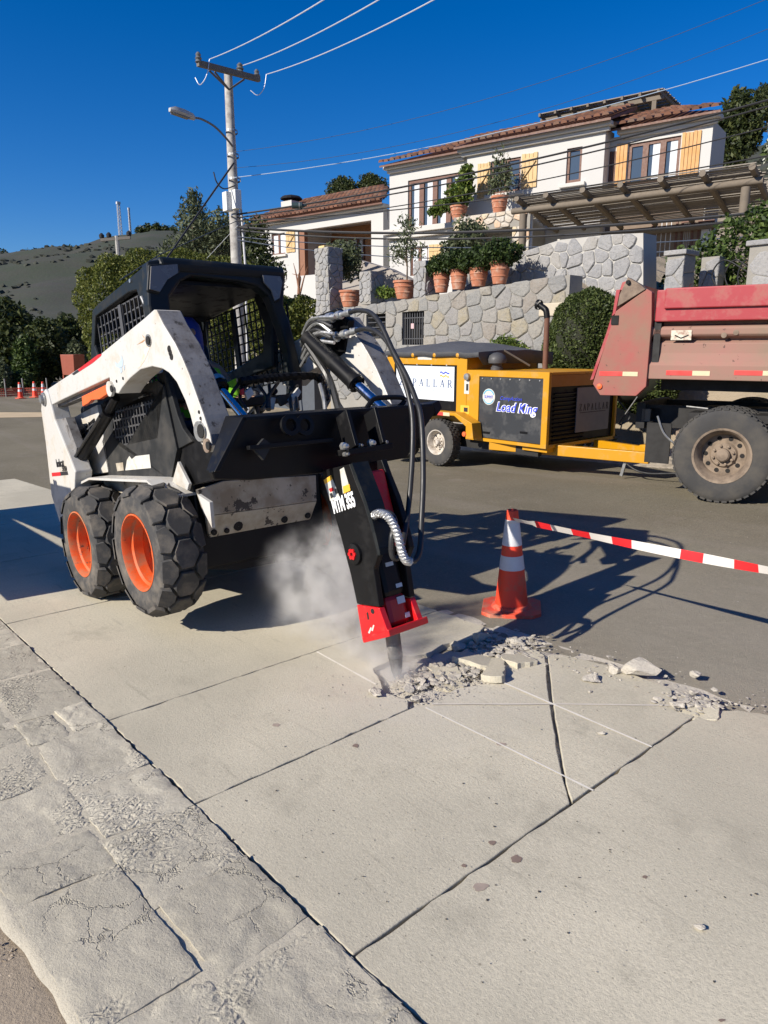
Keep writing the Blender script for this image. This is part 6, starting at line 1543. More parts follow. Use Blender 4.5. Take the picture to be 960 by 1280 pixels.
for (pts, m_) in (([(159, 575), (162, 570), (165, 574), (170, 570), (187, 568), (189, 585), (157, 588)], M_STICKW), ([(145, 579), (154, 578), (155, 588), (147, 589)], M_CREAM)):
    MB().prism(UB(pts, .2685), (0, -.002, 0)).build('worn_sticker', m_, pan)
MB().prism(UB([(222, 562), (214, 600), (240, 607), (285, 597), (290, 560), (268, 562), (240, 545)], .30), (0, .05, 0)).build('front_side_plate', M_BLACK, ldr, bevel=.006)
MB().prism(UB([(203, 480), (221, 562), (240, 552), (228, 535), (222, 520), (210, 478)], .285), (0, .03, 0)).build('cab_step_plate', M_SIDEP, ldr, bevel=.004)
# ---- engine bay side with louvre, rear towers, tailgate
eb = UB([(82, 527), (121, 506), (132, 560), (136, 590), (96, 597), (88, 560)], .27)
bay = MB().prism(eb, (0, .03, 0)).build('engine_side', M_WHITEP, ldr, bevel=.004)
lv = UB([(98, 541), (117, 523), (121, 548), (101, 568)], .262); MB().prism(lv, (0, .006, 0)).build('louvre', M_BLACK, bay)
mb = MB()
for i in range(1, 4):
    t = i / 4; mb.bar(lv[0].lerp(lv[3], t) + Vector((0, -.004, 0)), lv[1].lerp(lv[2], t) + Vector((0, -.004, 0)), .008, .014, (0, 1, 0)); mb.bar(lv[0].lerp(lv[1], t) + Vector((0, -.006, 0)), lv[3].lerp(lv[2], t) + Vector((0, -.006, 0)), .008, .010, (0, 1, 0))
mb.build('louvre_bars', M_PLAST, bay)
MB().lim((-.48, .30, .8), (.05, WIDTH - .30, 1.36)).build('engine_cover', M_SIDEP, ldr, bevel=.03)
tw = [(52, 492), (51, 512), (57, 555), (64, 619), (74, 652), (80, 663), (92, 628), (94, 590), (86, 569), (68, 524), (60, 492), (56, 486)]
for b0 in (.08, WIDTH - .20):
    pts = [Vector((p_.x, b0, p_.z)) for p_ in UB(tw, .08)]
    MB().prism(pts, (0, .12, 0)).build('rear_tower', M_WHITEP, ldr, bevel=.01)
gp = UB([(70, 525), (82, 522), (96, 560), (92, 584), (86, 568)], .13); MB().prism(gp, (0, .06, 0)).build('tower_web', M_ARMFACE, ldr)
MB().lim((-.72, .2, .52), (-.52, WIDTH - .2, 1.28)).build('tailgate', M_WHITEP, ldr, bevel=.03)
q = U(55, 499, 1, .078); MB().lathe([(-.03, .001), (-.028, .03), (-.01, .034), (-.008, .05), (.0, .05)], q, (0, 1, 0), 16).build('pivot_pin', M_STEEL, ldr)
# tail print: vertical lettering, red flash
tb = UB([(64.5, 591), (75, 590), (76, 594.5), (65, 595.5)], .0775)
MB().prism(tb, (0, .002, 0)).build('red_flash', M_REDP, ldr); tb = UB([(75.2, 589.8), (84, 589), (85, 593.5), (76.2, 594.4)], .0775); MB().prism(tb, (0, .002, 0)).build('flash_tail', M_BPRINT, ldr)
a = U(71, 584, 1, .077); b = U(82, 581, 1, .077); u_ = (b - a)
mr = Matrix(((u_.normalized()), Vector((0, 0, 1)), Vector((0, -1, 0)))).transposed()
text("bobcat", ldr, a, .085, M_BPRINT, basis=Matrix((Vector((1, 0, 0)), Vector((0, 0, 1)), Vector((0, -1, 0)))).transposed(), width=.17)
text("S450", ldr, U(78, 589, 1, .077), .05, M_BPRINT, basis=Matrix((Vector((1, 0, 0)), Vector((0, 0, 1)), Vector((0, -1, 0)))).transposed(), width=.10)
# ---- lift arms
arm = [(59.7, 486), (126.7, 441.6), (181, 397), (192, 387), (195.5, 387.5), (204, 405), (218.7, 428.7), (227.8, 447.7), (236.7, 469), (245.5, 493.8), (254.4, 518.5), (262.3, 543), (264.5, 557), (260.6, 566), (256, 561), (245.5, 547), (241.5, 534), (237.5, 518.5), (231.4, 500.8), (220.7, 477.8), (211, 466), (203, 461), (190, 458), (175, 462), (162, 473), (152.5, 484.4), (148, 492), (139, 490), (136.6, 472), (80, 498.4), (65, 506)]
ap_ = UB(arm, .08)
def arm_part(bo, bi, nm):
    n = len(ap_); mb = MB(); s = 1 if bi > bo else -1
    o_p = [Vector((p_.x, bo, p_.z)) for p_ in ap_]
    mb.prism(o_p, (0, bi - bo, 0)); mb.m = [0] * len(mb.m)
    # faces of the front edge get the scuffed finish
    for fi, f in enumerate(mb.f):
        if len(f) == 4:
            i = f[0]
            if 4 <= i <= 11: mb.m[fi] = 1
    return mb.build(nm, [M_WHITEP, M_ARMFACE], ldr, bevel=.006)
arm_n = arm_part(.08, .215, 'lift_arm')
arm_f = arm_part(WIDTH - .08, WIDTH - .215, 'lift_arm')
def disc(par, x, y, b, r, m_, h=.006, n=16, nm='pin_bore', rz=None):
    q = U(x, y, 1, b); return MB().lathe([(-h, .001), (-h, r), (0.001, r * 1.02)], q, (0, 1, 0), n).build(nm, m_, par)
disc(arm_n, 186, 425.5, .08, .032, M_STEEL); disc(arm_n, 185.5, 425.5, .0735, .022, M_DARKHOLE)
for t in (-.02, 0, .02): 
    q = U(213, 441, 1, .0795); MB().lathe([(-.003, .001), (-.003, .017), (.0005, .018)], q + Vector((t * .35, 0, -t)), (0, 1, 0), 12).build('slot_hole', M_DARKHOLE, arm_n)
for (x, y, r) in ((251, 539, .05),): disc(arm_n, x, y, .08, r, M_BRIGHT, .012); disc(arm_n, x, y, .0675, r * .68, M_DARKHOLE, .003)
disc(arm_n, 260, 557, .08, .034, M_MUD, .01); disc(arm_n, 260, 557, .0695, .02, M_DARKHOLE, .003)
disc(arm_n, 139.5, 486, .08, .045, M_WHITEP, .016, nm='boss'); disc(arm_n, 139.5, 486, .0635, .02, M_DARKHOLE, .003)
for (x, y) in ((146, 476.5), (154, 473), (249, 515), (251, 523)): disc(arm_n, x, y, .08, .009, M_DARKHOLE, .003, 10)
rb = UB([(89.5, 467.5), (97, 462), (99, 464.5), (92, 469)], .0785); MB().prism(rb, (0, .001, 0)).build('black_flash', M_BPRINT, arm_n)
rb = UB([(97, 462.2), (112, 451), (122, 443.5), (127, 442.2), (126, 445), (116, 453.5), (99, 464.6)], .0785); MB().prism(rb, (0, .001, 0)).build('red_flash', M_REDP, arm_n)
# worn animal-head emblem: a few pale blue shapes
for pts in ([(143.5, 452), (147, 455), (151, 450), (152, 444), (154, 451), (153.5, 458), (149, 460), (145, 458)], [(149.5, 461), (152, 458.5), (153, 464), (151, 467)], [(154, 459), (156, 456), (155.5, 463)]):
    MB().prism(UB(pts, .0785), (0, .001, 0)).build('worn_emblem', M_CATP, arm_n)
rs = UB([(180.5, 421), (184.5, 425.5), (187.5, 433.5), (184.5, 441), (181, 450), (176, 457.5), (172, 461), (177, 450), (180, 440), (182, 433)], .0788)
MB().prism(rs, (0, .0008, 0)).build('rust_run', mat("rust_run", (.66, .47, .33), .8, var=.2, vs=14, dirt=(.72, .68, .62), damt=.5, ds=16), arm_n)
for i, pts in enumerate(([(177, 418), (183, 424), (178, 428), (171, 431), (178, 426), (181, 424)],)):
    MB().prism(UB(pts, .0789), (0, .0008, 0)).build('rust_run', M_RUST, arm_n)
# underside flange of the boom, orange lock bar, lift cylinder
bf = UB([(80, 499), (133, 474), (136, 476), (137, 482), (82, 505), (66, 511), (65, 507)], .12); MB().prism(bf, (0, .07, 0)).build('boom_flange', M_ARMFACE, arm_n)
ob = UB([(102, 495.5), (136, 479), (139, 489), (124, 499), (114, 500), (110, 504), (103, 508)], .105); MB().prism(ob, (0, .03, 0)).build('arm_lock', M_ORANGE, ldr, bevel=.004)
for bb in (.17, WIDTH - .17):
    p0_, p1_, p2_ = U(96, 583, 1, .17), U(136, 514, 1, .17), U(145, 497, 1, .17)
    for v in (p0_, p1_, p2_): v.y = bb
    cyl = MB().tube([p0_, p1_], .042, 14).lathe([(-.045, .06), (.045, .06)], p0_, (0, 1, 0), 16).build('lift_cylinder', M_BLACK, ldr, smooth=True)
    MB().tube([p1_, p2_], .026, 12).build('cylinder_rod', M_BLACK, cyl, smooth=True)
    MB().tube([p0_ + Vector((.05, -.05, .03)), p1_ + Vector((-.0, -.06, -.03))], .01, 6).build('cylinder_pipe', M_HOSE, cyl)
lk = [U(152, 484, 1, .24), U(178, 458, 1, .24), U(196, 455, 1, .24)]; MB().tube([lk[0], lk[1]], .022, 8).build('control_link', M_BLACK, ldr)
MB().tube(smooth_path([U(174, 461, 1, .25), U(185, 465, 1, .25), U(200, 462, 1, .25)], 4), .02, 8).build('hose_bundle', M_STEEL, ldr)
# ---- cab: side frames with mesh, roof, front header with lamp pods
CB0, CB1 = .33, 1.20
side_o = [(115, 388), (122, 380), (168, 342), (184, 328), (181, 372), (191, 384), (193, 398), (196, 462), (150, 488), (124, 520), (113, 455)]
side_i = [(119, 396), (124, 392), (160, 366), (170, 363), (173, 372), (180, 392), (184, 404), (184, 440), (150, 468), (130, 470), (118, 432)]
so_, si_ = UB(side_o, CB0), UB(side_i, CB0)
for b0, th in ((CB0, .05), (CB1 - .05, .05)):
    MB().ring([Vector((p_.x, b0, p_.z)) for p_ in so_], [Vector((p_.x, b0, p_.z)) for p_ in si_], (0, th, 0)).build('cab_side', M_CAB, ldr, bevel=.012)
    mb = MB(); x0_, x1_ = .0, 1.04; k = 0
    zmin, zmax = 1.34, 1.92
    while x0_ + .065 * k < x1_: mb.lim((x0_ + .065 * k, b0 + .018, zmin), (x0_ + .065 * k + .009, b0 + .026, zmax)); k += 1
    for k in range(10): mb.lim((x0_, b0 + .0265, zmin + .064 * k), (x1_, b0 + .034, zmin + .064 * k + .009))
    mb.lim((x0_ + .42, b0 + .008, zmin), (x0_ + .46, b0 + .017, zmax))
    mb.build('side_mesh', M_CAB if b0 > .5 else M_PLAST, ldr)
ra = [(.10, 1.955), (.02, 1.90), (.00, 1.93), (.06, 2.0), (1.02, 2.07), (1.10, 2.06), (1.12, 2.02), (1.10, 1.97)]
MB().prism([(a, CB0 + .01, c) for a, c in ra], (0, CB1 - CB0 - .02, 0)).build('cab_roof', M_CAB, ldr, bevel=.03)
MB().lim((-.09, CB0 + .02, 1.30), (-.03, CB1 - .02, 1.45)).lim((-.09, CB0 + .02, 1.83), (-.02, CB1 - .02, 1.93)).build('cab_rear', M_CAB, ldr)
mb = MB()
for k in range(8): mb.lim((-.06, CB0 + .1 + .09 * k, 1.45), (-.05, CB0 + .109 + .09 * k, 1.83))
mb.build('rear_mesh', M_CAB, ldr)
# front frame: loop with rounded opening
AF = 1.10
fo = UA([(184, 326), (196, 324), (224, 323), (335, 336.5), (350, 338), (357, 345), (355, 382), (362, 400), (372, 440), (379, 470), (379, 500), (300, 510), (215, 500), (196, 440), (186, 380)], AF)
fi_ = UA([(212, 372), (226, 352), (240, 345), (300, 352), (322, 358), (336, 370), (342, 384), (352, 410), (361, 440), (366, 470), (366, 492), (300, 497), (228, 488), (222, 440), (214, 392)], AF)
MB().ring(fo, fi_, (-.09, 0, 0)).build('cab_front_frame', M_CAB, ldr, bevel=.015)
for pts in ([(186, 330), (225, 327), (226, 340), (210, 350), (199, 368), (184, 364)], [(326, 341), (352, 343), (355, 352), (351, 375), (344, 379), (339, 364), (328, 352)]):
    pod = MB().prism(UA(pts, AF + .012), (-.03, 0, 0)).build('lamp_pod', M_CAB, ldr, bevel=.01)
    c_ = sum((p_ for p_ in UA(pts, AF + .024)), Vector()) / len(pts); MB().prism([c_ + (p_ - c_) * .84 for p_ in UA(pts, AF + .024)], (-.01, 0, 0)).build('lamp_lens', M_GLASSD, pod)
gr = UB([(177, 371), (183, 371), (189, 398), (190, 405), (184, 405)], CB0 - .012); MB().tube([gr[0], gr[2]], .010, 8).tube([gr[1] + Vector((.02, 0, 0)), gr[3] + Vector((.02, 0, 0))], .008, 8).build('grab_handle', M_STEEL, ldr)
disc(ldr, 163, 351, CB0 - .001, .012, M_BRIGHT, .006, 10, 'roof_bolt')
MB().lim((.06, CB0 + .055, 1.93), (1.02, CB1 - .055, 1.952)).build('cab_dark_plate', M_BLACK, ldr)  # black plate added below the roof to darken the cab inside
# seat and cab floor
MB().lim((.0, .40, .86), (1.02, 1.13, .92)).build('cab_floor', M_BLACK, ldr)
MB().lim((.24, .54, .90), (.76, .96, 1.00)).lim((.14, .58, 1.001), (.26, .94, 1.50)).build('seat', M_BLACK, ldr, bevel=.04)
for bb in (.46, 1.06): MB().tube([(.75, bb, .93), (.78, bb, 1.2)], .018, 8).lathe([(0, .03), (.10, .025), (.11, .01)], (.78, bb, 1.2), (0, 0, 1), 10).build('joystick', M_PLAST, ldr)
MB().tube(smooth_path([(.2, .42, 1.45), (.6, .42, 1.30), (.78, .5, 1.24), (.78, 1.02, 1.24), (.6, 1.1, 1.30), (.2, 1.1, 1.45)], 5), .018, 8).build('lap_bar', M_PLAST, ldr)
# things in front of the cab: tilt cylinders, cable chain, hoses
def hyd(p, q, r, rod, t, m_, nm='tilt_cylinder'):
    p, q = Vector(p), Vector(q); mid_ = p.lerp(q, t)
    cy = MB().tube([p, mid_], r, 16).lathe([(-.012, r * 1.12), (.012, r * 1.12)], mid_, (q - p), 16).build(nm, m_, ldr, smooth=True)
    MB().tube([mid_, q], rod, 14).build('cylinder_rod', M_CHROME, cy, smooth=True); return cy
hyd(U(238, 440, 1, .42), U(312, 530, 1, .42), .045, .024, .52, M_BLACK)
cf = 1.13
cyf = hyd(U(384, 422, 1, cf), U(486, 518, 1, cf), .050, .030, .62, M_BLACK)
MB().lathe([(-.02, .056), (.02, .056)], U(271, 480, 1, .42), U(312, 530, 1, .42) - U(238, 440, 1, .42), 16).build('gland_ring', M_BRIGHT, cyf)
ch = [U(300, 477, 0, 1.35), U(330, 473, 0, 1.35), U(355, 471, 0, 1.35), U(392, 470, 0, 1.35), U(402, 478, 0, 1.36), U(408, 500, 0, 1.4)]
mb = MB(); pp = smooth_path(ch, 8); mb.tube(pp, [.022 + .005 * (i % 2) for i in range(len(pp))], 8); mb.build('cable_chain', M_BLACK, ldr)
mb = MB()
rnd = random.Random(4)
for k in range(7):
    x = 300 + 12 * k; mb.tube(smooth_path([U(x, 480 + rnd.uniform(-4, 4), 0, 1.3), U(x + rnd.uniform(-14, 14), 495, 0, 1.42), U(x + rnd.uniform(-20, 20), 512, 0, 1.6)], 4), .011, 6)
mb.build('hose_tangle', M_HOSE, ldr)
for (pts, m_) in (([(357, 505), (373, 484), (377, 490), (364, 510)], M_WHITEP), ([(306, 490), (314, 484), (318, 492), (310, 500)], M_WHITEP), ([(301, 487), (305, 485), (306, 493), (302, 494)], M_REDP), ([(345, 497), (354, 493), (362, 503), (352, 508)], M_SIDEP), ([(335, 496), (345, 497), (343, 512), (330, 512)], M_STEEL)):
    MB().prism(UA(pts, 1.45), (-.02, 0, 0)).build('valve_cover', m_, ldr, bevel=.003)
MB().lim((1.2, .45, .9), (1.36, 1.1, 1.02)).build('cross_tube', M_BLACK, ldr, bevel=.03)
# couplers, hoses and clamp block on the far arm
bq = 1.22
def CP(x, y, b=bq): return U(x, y, 1, b)
for (x0, y0, x1, y1, r) in ((398, 402, 438, 390, .028), (402, 427, 446, 413, .028)):
    a, b = CP(x0, y0), CP(x1, y1); d = b - a; L = d.length
    cpn = MB().lathe([(0, .012), (.02, r * .8), (L * .3, r * .8), (L * .31, r * 1.15), (L * .45, r * 1.15), (L * .46, r * .75), (L * .6, r * .75), (L * .61, r * .95), (L * .72, r * .95), (L * .73, r * .6), (L * .85, r * .6), (L * .86, r * .75), (L, r * .7), (L * 1.001, .002)], a, d, 16).build('quick_coupler', M_BRIGHT, ldr, smooth=True)
MB().prism([CP(*p_, bq + .05) for p_ in ((386, 398), (420, 385), (436, 400), (430, 440), (414, 452), (390, 430))], (0, .05, 0)).build('coupler_bracket', M_BLACK, ldr, bevel=.008)
rnd = random.Random(9); mb = MB(); mb2 = MB()
for k in range(9):
    y = 398 + 5 * k; p_ = [CP(378 + rnd.uniform(-2, 3), y + 20, 1.15), CP(386, y + 4, 1.14), CP(398 + rnd.uniform(-3, 3), y - rnd.uniform(0, 6), 1.14), CP(412 + rnd.uniform(-4, 8), y + rnd.uniform(-2, 10), 1.15)]
    (mb if k % 2 else mb2).tube(smooth_path(p_, 5), .011, 7)
mb.build('arm_hoses', M_HOSE, ldr); mb2.build('arm_pipes', M_BRIGHT, ldr)
mb = MB(); mb.tube(smooth_path([CP(384, 430, 1.1), CP(402, 458, 1.1), CP(414, 480, 1.1), CP(424, 515, 1.05)], 5), .022, 8); mb.tube(smooth_path([CP(390, 446, 1.12), CP(410, 470, 1.12), CP(420, 500, 1.08), CP(432, 520, 1.05)], 5), .018, 8)
mb.build('drop_hoses', M_HOSE, ldr)
MB().tube(smooth_path([U(400, 480, 0, 1.6), U(405, 500, 0, 1.65), U(407, 520, 0, 1.7)], 4), .013, 7).build('guard_rod', M_STEEL, ldr)
aer = MB().tube([U(358, 380, 0, 1.05), U(363, 420, 0, 1.05), U(372, 470, 0, 1.05)], .008, 6).build('mirror_rod', M_BLACK, ldr)

# ---------------------------------------------------------------- operator in the cab
OP0 = Vector((.50, .74, 1.05))
op = thing('person', 'operator in green high visibility vest and blue hood seated in the loader cab', 'person', SO_ + SM.transposed() @ OP0, SROT)
def skin_chain(name, verts, edges, radii, m_, parent, root=0, sub=2):
    me = bpy.data.meshes.new(name); me.from_pydata(verts, edges, []); me.materials.append(m_)
    o = bpy.data.objects.new(name, me); C.objects.link(o); o.parent = parent
    sk = o.modifiers.new('skin', 'SKIN'); sk.use_smooth_shade = True
    if not me.skin_vertices:
        bpy.context.view_layer.objects.active = o; me.skin_vertices_ensure() if hasattr(me, 'skin_vertices_ensure') else None
    lay = me.skin_vertices[0].data if me.skin_vertices else None
    if lay:
        for i, r in enumerate(radii):
            lay[i].radius = r if isinstance(r, tuple) else (r, r)
        lay[root].use_root = True
    s_ = o.modifiers.new('sub', 'SUBSURF'); s_.levels = s_.render_levels = sub
    return o
V_, E_, R_ = [], [], []
def J(p, r, prev=None):
    V_.append(p); R_.append(r)
    if prev is not None: E_.append((prev, len(V_) - 1))
    return len(V_) - 1
pel = J((0, 0, 0), (.15, .11)); wai = J((-.01, 0, .16), (.145, .10), pel); chs = J((0, 0, .34), (.165, .115), wai); upc = J((.0, 0, .45), (.13, .09), chs)
nek = J((.015, 0, .53), (.055, .055), upc); hd1 = J((.025, 0, .60), (.072, .08), nek); hd2 = J((.03, 0, .68), (.078, .092), hd1); hd3 = J((.025, 0, .755), (.05, .06), hd2)
nose = J((.128, 0, .665), (.014, .014), hd2)
for s in (-1, 1):
    J((.02, s * .083, .665), (.014, .022), hd2)
    sh = J((.0, s * .20, .43), .062, upc); el = J((.12, s * .27, .20), .045, sh); wr_ = J((.36, s * .285, .19), .030, el); pm = J((.41, s * .285, .20), (.024, .034), wr_)
    for k in range(4):
        f1_ = J((.46, s * (.262 + .015 * k), .195 - .003 * k), .0095, pm); f2n = J((.485, s * (.264 + .014 * k), .165 - .004 * (k % 2)), .0085, f1_); J((.465 + .004 * k, s * (.266 + .013 * k), .140), .008, f2n)
    t1 = J((.42, s * .248, .19), .011, pm); J((.455, s * .242, .165), .0095, t1)
    hp_ = J((.06, s * .10, -.01), .10, pel); kn = J((.44, s * .13, .03), .072, hp_); an = J((.50, s * .14, -.12), .05, kn); J((.60, s * .14, -.135), .04, an)
skin_chain('body', V_, E_, R_, M_SKIN, op)
V_, E_, R_ = [], [], []
a_ = J((-.01, 0, .02), (.17, .13)); b_ = J((-.012, 0, .17), (.168, .122), a_); c_ = J((0, 0, .34), (.188, .135), b_); d2 = J((.0, 0, .455), (.15, .105), c_)
for s in (-1, 1): e_ = J((.0, s * .20, .43), .080, d2); J((.12, s * .268, .19), .060, J((.06, s * .235, .31), .072, e_))
skin_chain('vest', V_, E_, R_, M_HIVIS, op)
V_, E_, R_ = [], [], []
a_ = J((-.0, 0, -.02), (.165, .125))
for s in (-1, 1): b_ = J((.06, s * .10, -.015), .112, a_); c_ = J((.44, s * .13, .03), .083, b_); J((.49, s * .14, -.10), .062, c_)
skin_chain('jeans', V_, E_, R_, M_JEANS, op)
mb = MB(); mb.lathe([(-.20, .12), (-.12, .105), (-.05, .112), (.0, .115), (.06, .108), (.11, .075), (.135, .002)], (.0, 0, .665), (-.12, 0, 1), 22)
mb.build('hood', M_HELM, op, smooth=True)
MB().lathe([(0, .075), (.012, .07), (.02, .05), (.022, .001)], (.078, 0, .635), (1, 0, 0), 14).build('face_opening', M_SKIN, op, smooth=True)
for s in (-1, 1): MB().lathe([(-.01, .002), (0, .010), (.008, .006), (.01, .001)], (.098, s * .03, .672), (1, 0, 0), 10).build('eye', M_BPRINT, op)
MB().lim((.096, -.022, .612), (.103, .022, .619)).build('mouth', M_REDP, op)

# ---------------------------------------------------------------- hydraulic breaker on its mounting plate
brk = thing('hydraulic_breaker', 'black and red hydraulic breaker chiselling the pavement in front of the loader', 'breaker', SO_, SROT)
AM = 2.12
face = UA([(303, 522), (541, 505), (548, 511), (536, 530), (513, 572), (402, 592), (318, 600), (272, 599), (268, 590)], AM)
MB().prism([p_ + Vector((-(1.06 - p_.z) * .10, 0, 0)) for p_ in face], (-.04, 0, 0)).build('mount_plate', M_BLACK, brk, bevel=.006)
tl, tr_ = U(303, 521.5, 0, AM), U(541, 504.5, 0, AM)
MB().prism([tl, tr_, tr_ + Vector((-.16, 0, .02)), tl + Vector((-.16, 0, .02))], (0, 0, -.02)).build('top_flange', M_BLACK, brk, bevel=.004)
le = UA([(303, 522), (268, 590), (272, 599)], AM); MB().prism([le[0], le[1], le[1] + Vector((-.08, .0, .01)), le[0] + Vector((-.16, 0, .02))], (0, .03, 0)).build('end_plate', M_BLACK, brk, bevel=.004)
MB().prism(UA([(541, 504), (549, 500), (553, 510), (546, 520)], AM), (-.20, 0, 0)).build('corner_lug', M_BLACK, brk, bevel=.004)
mb = MB()
for (xa, ya, xb, yb2) in ((428, 517, 440, 562), (463, 514, 474, 558)): mb.bar(U(xa, ya, 0, AM + .05), U(xb, yb2, 0, AM + .12), .10, .022, (0, 1, 0))
mb.bar(U(428, 566, 0, AM + .12), U(484, 558, 0, AM + .12), .10, .03); mb.bar(U(310, 560, 0, AM + .05), U(415, 550, 0, AM + .05), .03, .02)
mb.build('mount_ribs', M_BLACK, brk, bevel=.003)
for (x, y, r) in ((428, 558, .020), (462, 554, .020), (478, 553, .014), (430, 568, .012), (447, 557, .011)):
    q = U(x, y, 0, AM + .13); MB().lathe([(0, r), (.02, r), (.021, r * .6), (.04, r * .6), (.041, .001)], q, (1, 0, 0), 6).build('bolt', M_BRIGHT if r > .015 else M_STEEL, brk)
mb = MB()
for k in (0, 1):
    q = U(361 + 18 * k, 532, 0, AM + .05); mb.lathe([(0, .05), (.02, .052), (.021, .03), (.0, .028)], q, (1, 0, .1), 18)
mb.build('mount_sockets', M_BLACK, brk, smooth=True)
MB().prism(UA([(318, 562), (330, 548), (340, 556), (330, 575)], AM + .06), (-.02, 0, 0)).build('gusset', M_SIDEP, brk)
MB().tube(smooth_path([U(457, 512, 0, AM - .05), U(466, 500, 0, AM - .05), U(478, 497, 0, AM - .05), U(502, 497, 0, AM - .05), U(505, 502, 0, AM - .05), U(497, 510, 0, AM - .05)], 5), .014, 8).build('lifting_ring', M_BLACK, brk, smooth=True)
# the two side plates
pl_k = [(402, 588), (404, 595), (417.5, 642.5), (425, 668), (438, 718), (446, 755), (474, 759), (467, 712), (472.5, 695), (470.6, 686), (463, 655), (455, 628), (444, 600), (437, 580), (420, 584)]
pl_r = [(446, 756), (474, 760), (484.5, 789), (453, 799)]
HB0, HB1 = .585, .825
LP = UB(pl_k, HB0)
RP = UB(pl_r, HB0)
for b0, th in ((HB0, .035), (HB1 - .035, .035)):
    sp_ = MB().prism([Vector((p_.x, b0, p_.z)) for p_ in LP], (0, th, 0)).build('side_plate', M_BLACK, brk, bevel=.005)
    rp_ = MB().prism([Vector((p_.x, b0 - .001, p_.z)) for p_ in RP], (0, th, 0)).build('red_side_plate', M_BRED, brk, bevel=.004)
    if b0 == HB0: near = sp_; near_r = rp_
# folded stiffener along the front edge of the near plate
st_ = UB([(437, 580), (455, 628), (463, 655), (470.6, 686), (472, 694)], HB0)
mb = MB()
for a, b in zip(st_[:-1], st_[1:]): mb.bar(a + Vector((.01, .05, 0)), b + Vector((.01, .05, 0)), .10, .02, (b - a).cross(Vector((0, 1, 0))))
mb.build('edge_stiffener', M_CAB, brk)
ft_ = UB([(452, 797), (485, 787), (487, 796), (454, 804)], HB0 - .012)
MB().prism(ft_, (0, HB1 - HB0 + .024, 0)).build('foot_plate', M_BRED, brk, bevel=.005)
# housing between the plates
ax0 = (LP[0] + LP[12]) / 2; ax0.y = (HB0 + HB1) / 2; ax1 = (RP[2] + RP[3]) / 2; ax1.y = ax0.y; dax = (ax1 - ax0).normalized(); wax = dax.cross(Vector((0, 1, 0))).normalized()
def hb(t0, t1, w, d, m_, nm, sh=.0, bev=.012): a, b = ax0 + (ax1 - ax0) * t0 + wax * sh, ax0 + (ax1 - ax0) * t1 + wax * sh; return MB().bar(a, b, d, w, wax).build(nm, m_, brk, bevel=bev)
hb(.02, .50, .20, HB1 - HB0 - .075, M_BRED, 'upper_housing', .02); hb(.45, .80, .17, HB1 - HB0 - .10, M_BLACK, 'cylinder_body', bev=.03); hb(.78, .985, .15, HB1 - HB0 - .10, M_DRED, 'lower_housing', bev=.03)
cc = ax1; tip = U(496, 850, 1, ax0.y)
ct = SM @ (Vector((-2.39, 2.2, -.03)) - SO_)
tip = U(497, 851, 1, ax0.y)
ch_ = MB().tube([cc - dax * .05, cc + (tip - cc) * .55], .038, 16).tube([cc + (tip - cc) * .55, cc + (tip - cc) * .8, tip], [.036, .028, .010], 14).build('chisel', mat("worn_chisel_steel", (.16, .155, .15), .5, metal=.6, var=.3, vs=18, dirt=(.38, .36, .33), damt=.4, ds=12), brk, smooth=True)
# pin boss with red core, bolts and decals
c2 = U(444, 692, 1, HB0); MB().lathe([(-.018, .001), (-.018, .030), (-.014, .052), (0, .055)], c2, (0, 1, 0), 24).build('pin_boss', M_BLACK, near)
mb = MB()
for k in range(6): mb.lathe([(-.026, .001), (-.025, .010), (-.017, .011)], c2 + Vector((math.cos(k * 1.047) * .019, 0, math.sin(k * 1.047) * .019)), (0, 1, 0), 8)
mb.build('pin_core', M_BRED, near)
q = U(466, 764, 1, HB0); MB().lathe([(-.004, .001), (-.003, .013), (0, .014)], q, (0, 1, 0), 12).build('plug_hole', M_DARKHOLE, near_r)
MB().prism(UB([(458, 766), (460, 765), (461.5, 774), (459.5, 775)], HB0 - .002), (0, .002, 0)).build('slot', M_DARKHOLE, near_r)
for pts in ([(460, 791), (463, 784), (464.5, 785), (462, 792)], [(464, 788), (466.5, 781), (467.8, 782), (466, 789)]):
    MB().prism(UB(pts, HB0 - .003), (0, .002, 0)).build('white_scuff', M_STICKW, near_r)
for (pts, m_) in (([(405, 600), (414, 594), (425, 622), (413, 626)], M_STICKW), ([(405, 600), (414, 594), (416, 599), (407, 605)], M_STICKY), ([(425, 587), (430, 584), (438, 612), (429, 617)], M_STICKW), ([(429, 608), (437, 605), (438.5, 613), (430, 617)], M_STICKY)):
    s_ = MB().prism(UB(pts, HB0 - .001), (0, -.0015 - .001 * (m_ is M_STICKY), 0)).build('warning_decal', m_, near)
for pts in ([(411, 611), (416, 609), (418, 613), (413, 615)], [(418, 612), (421, 610), (423, 616), (420, 618)], [(412, 617), (415, 616), (417, 621), (414, 623)]):
    MB().prism(UB(pts, HB0 - .003), (0, -.001, 0)).build('decal_print', M_REDP if pts[0][0] < 415 and pts[0][1] < 615 else M_BPRINT, near)
a, b = U(417.5, 641.5, 1, HB0 - .003), U(443.5, 632.5, 1, HB0 - .003); u_ = (b - a).normalized(); v_ = U(415.0, 630, 1, HB0 - .003) - a; v_ = (v_ - u_ * v_.dot(u_)).normalized(); n_ = u_.cross(v_)
text("MTM 355", near, a, .10, M_WPRINT, basis=Matrix((u_, v_, n_)).transposed(), width=(b - a).length * 1.05, offset=.004)
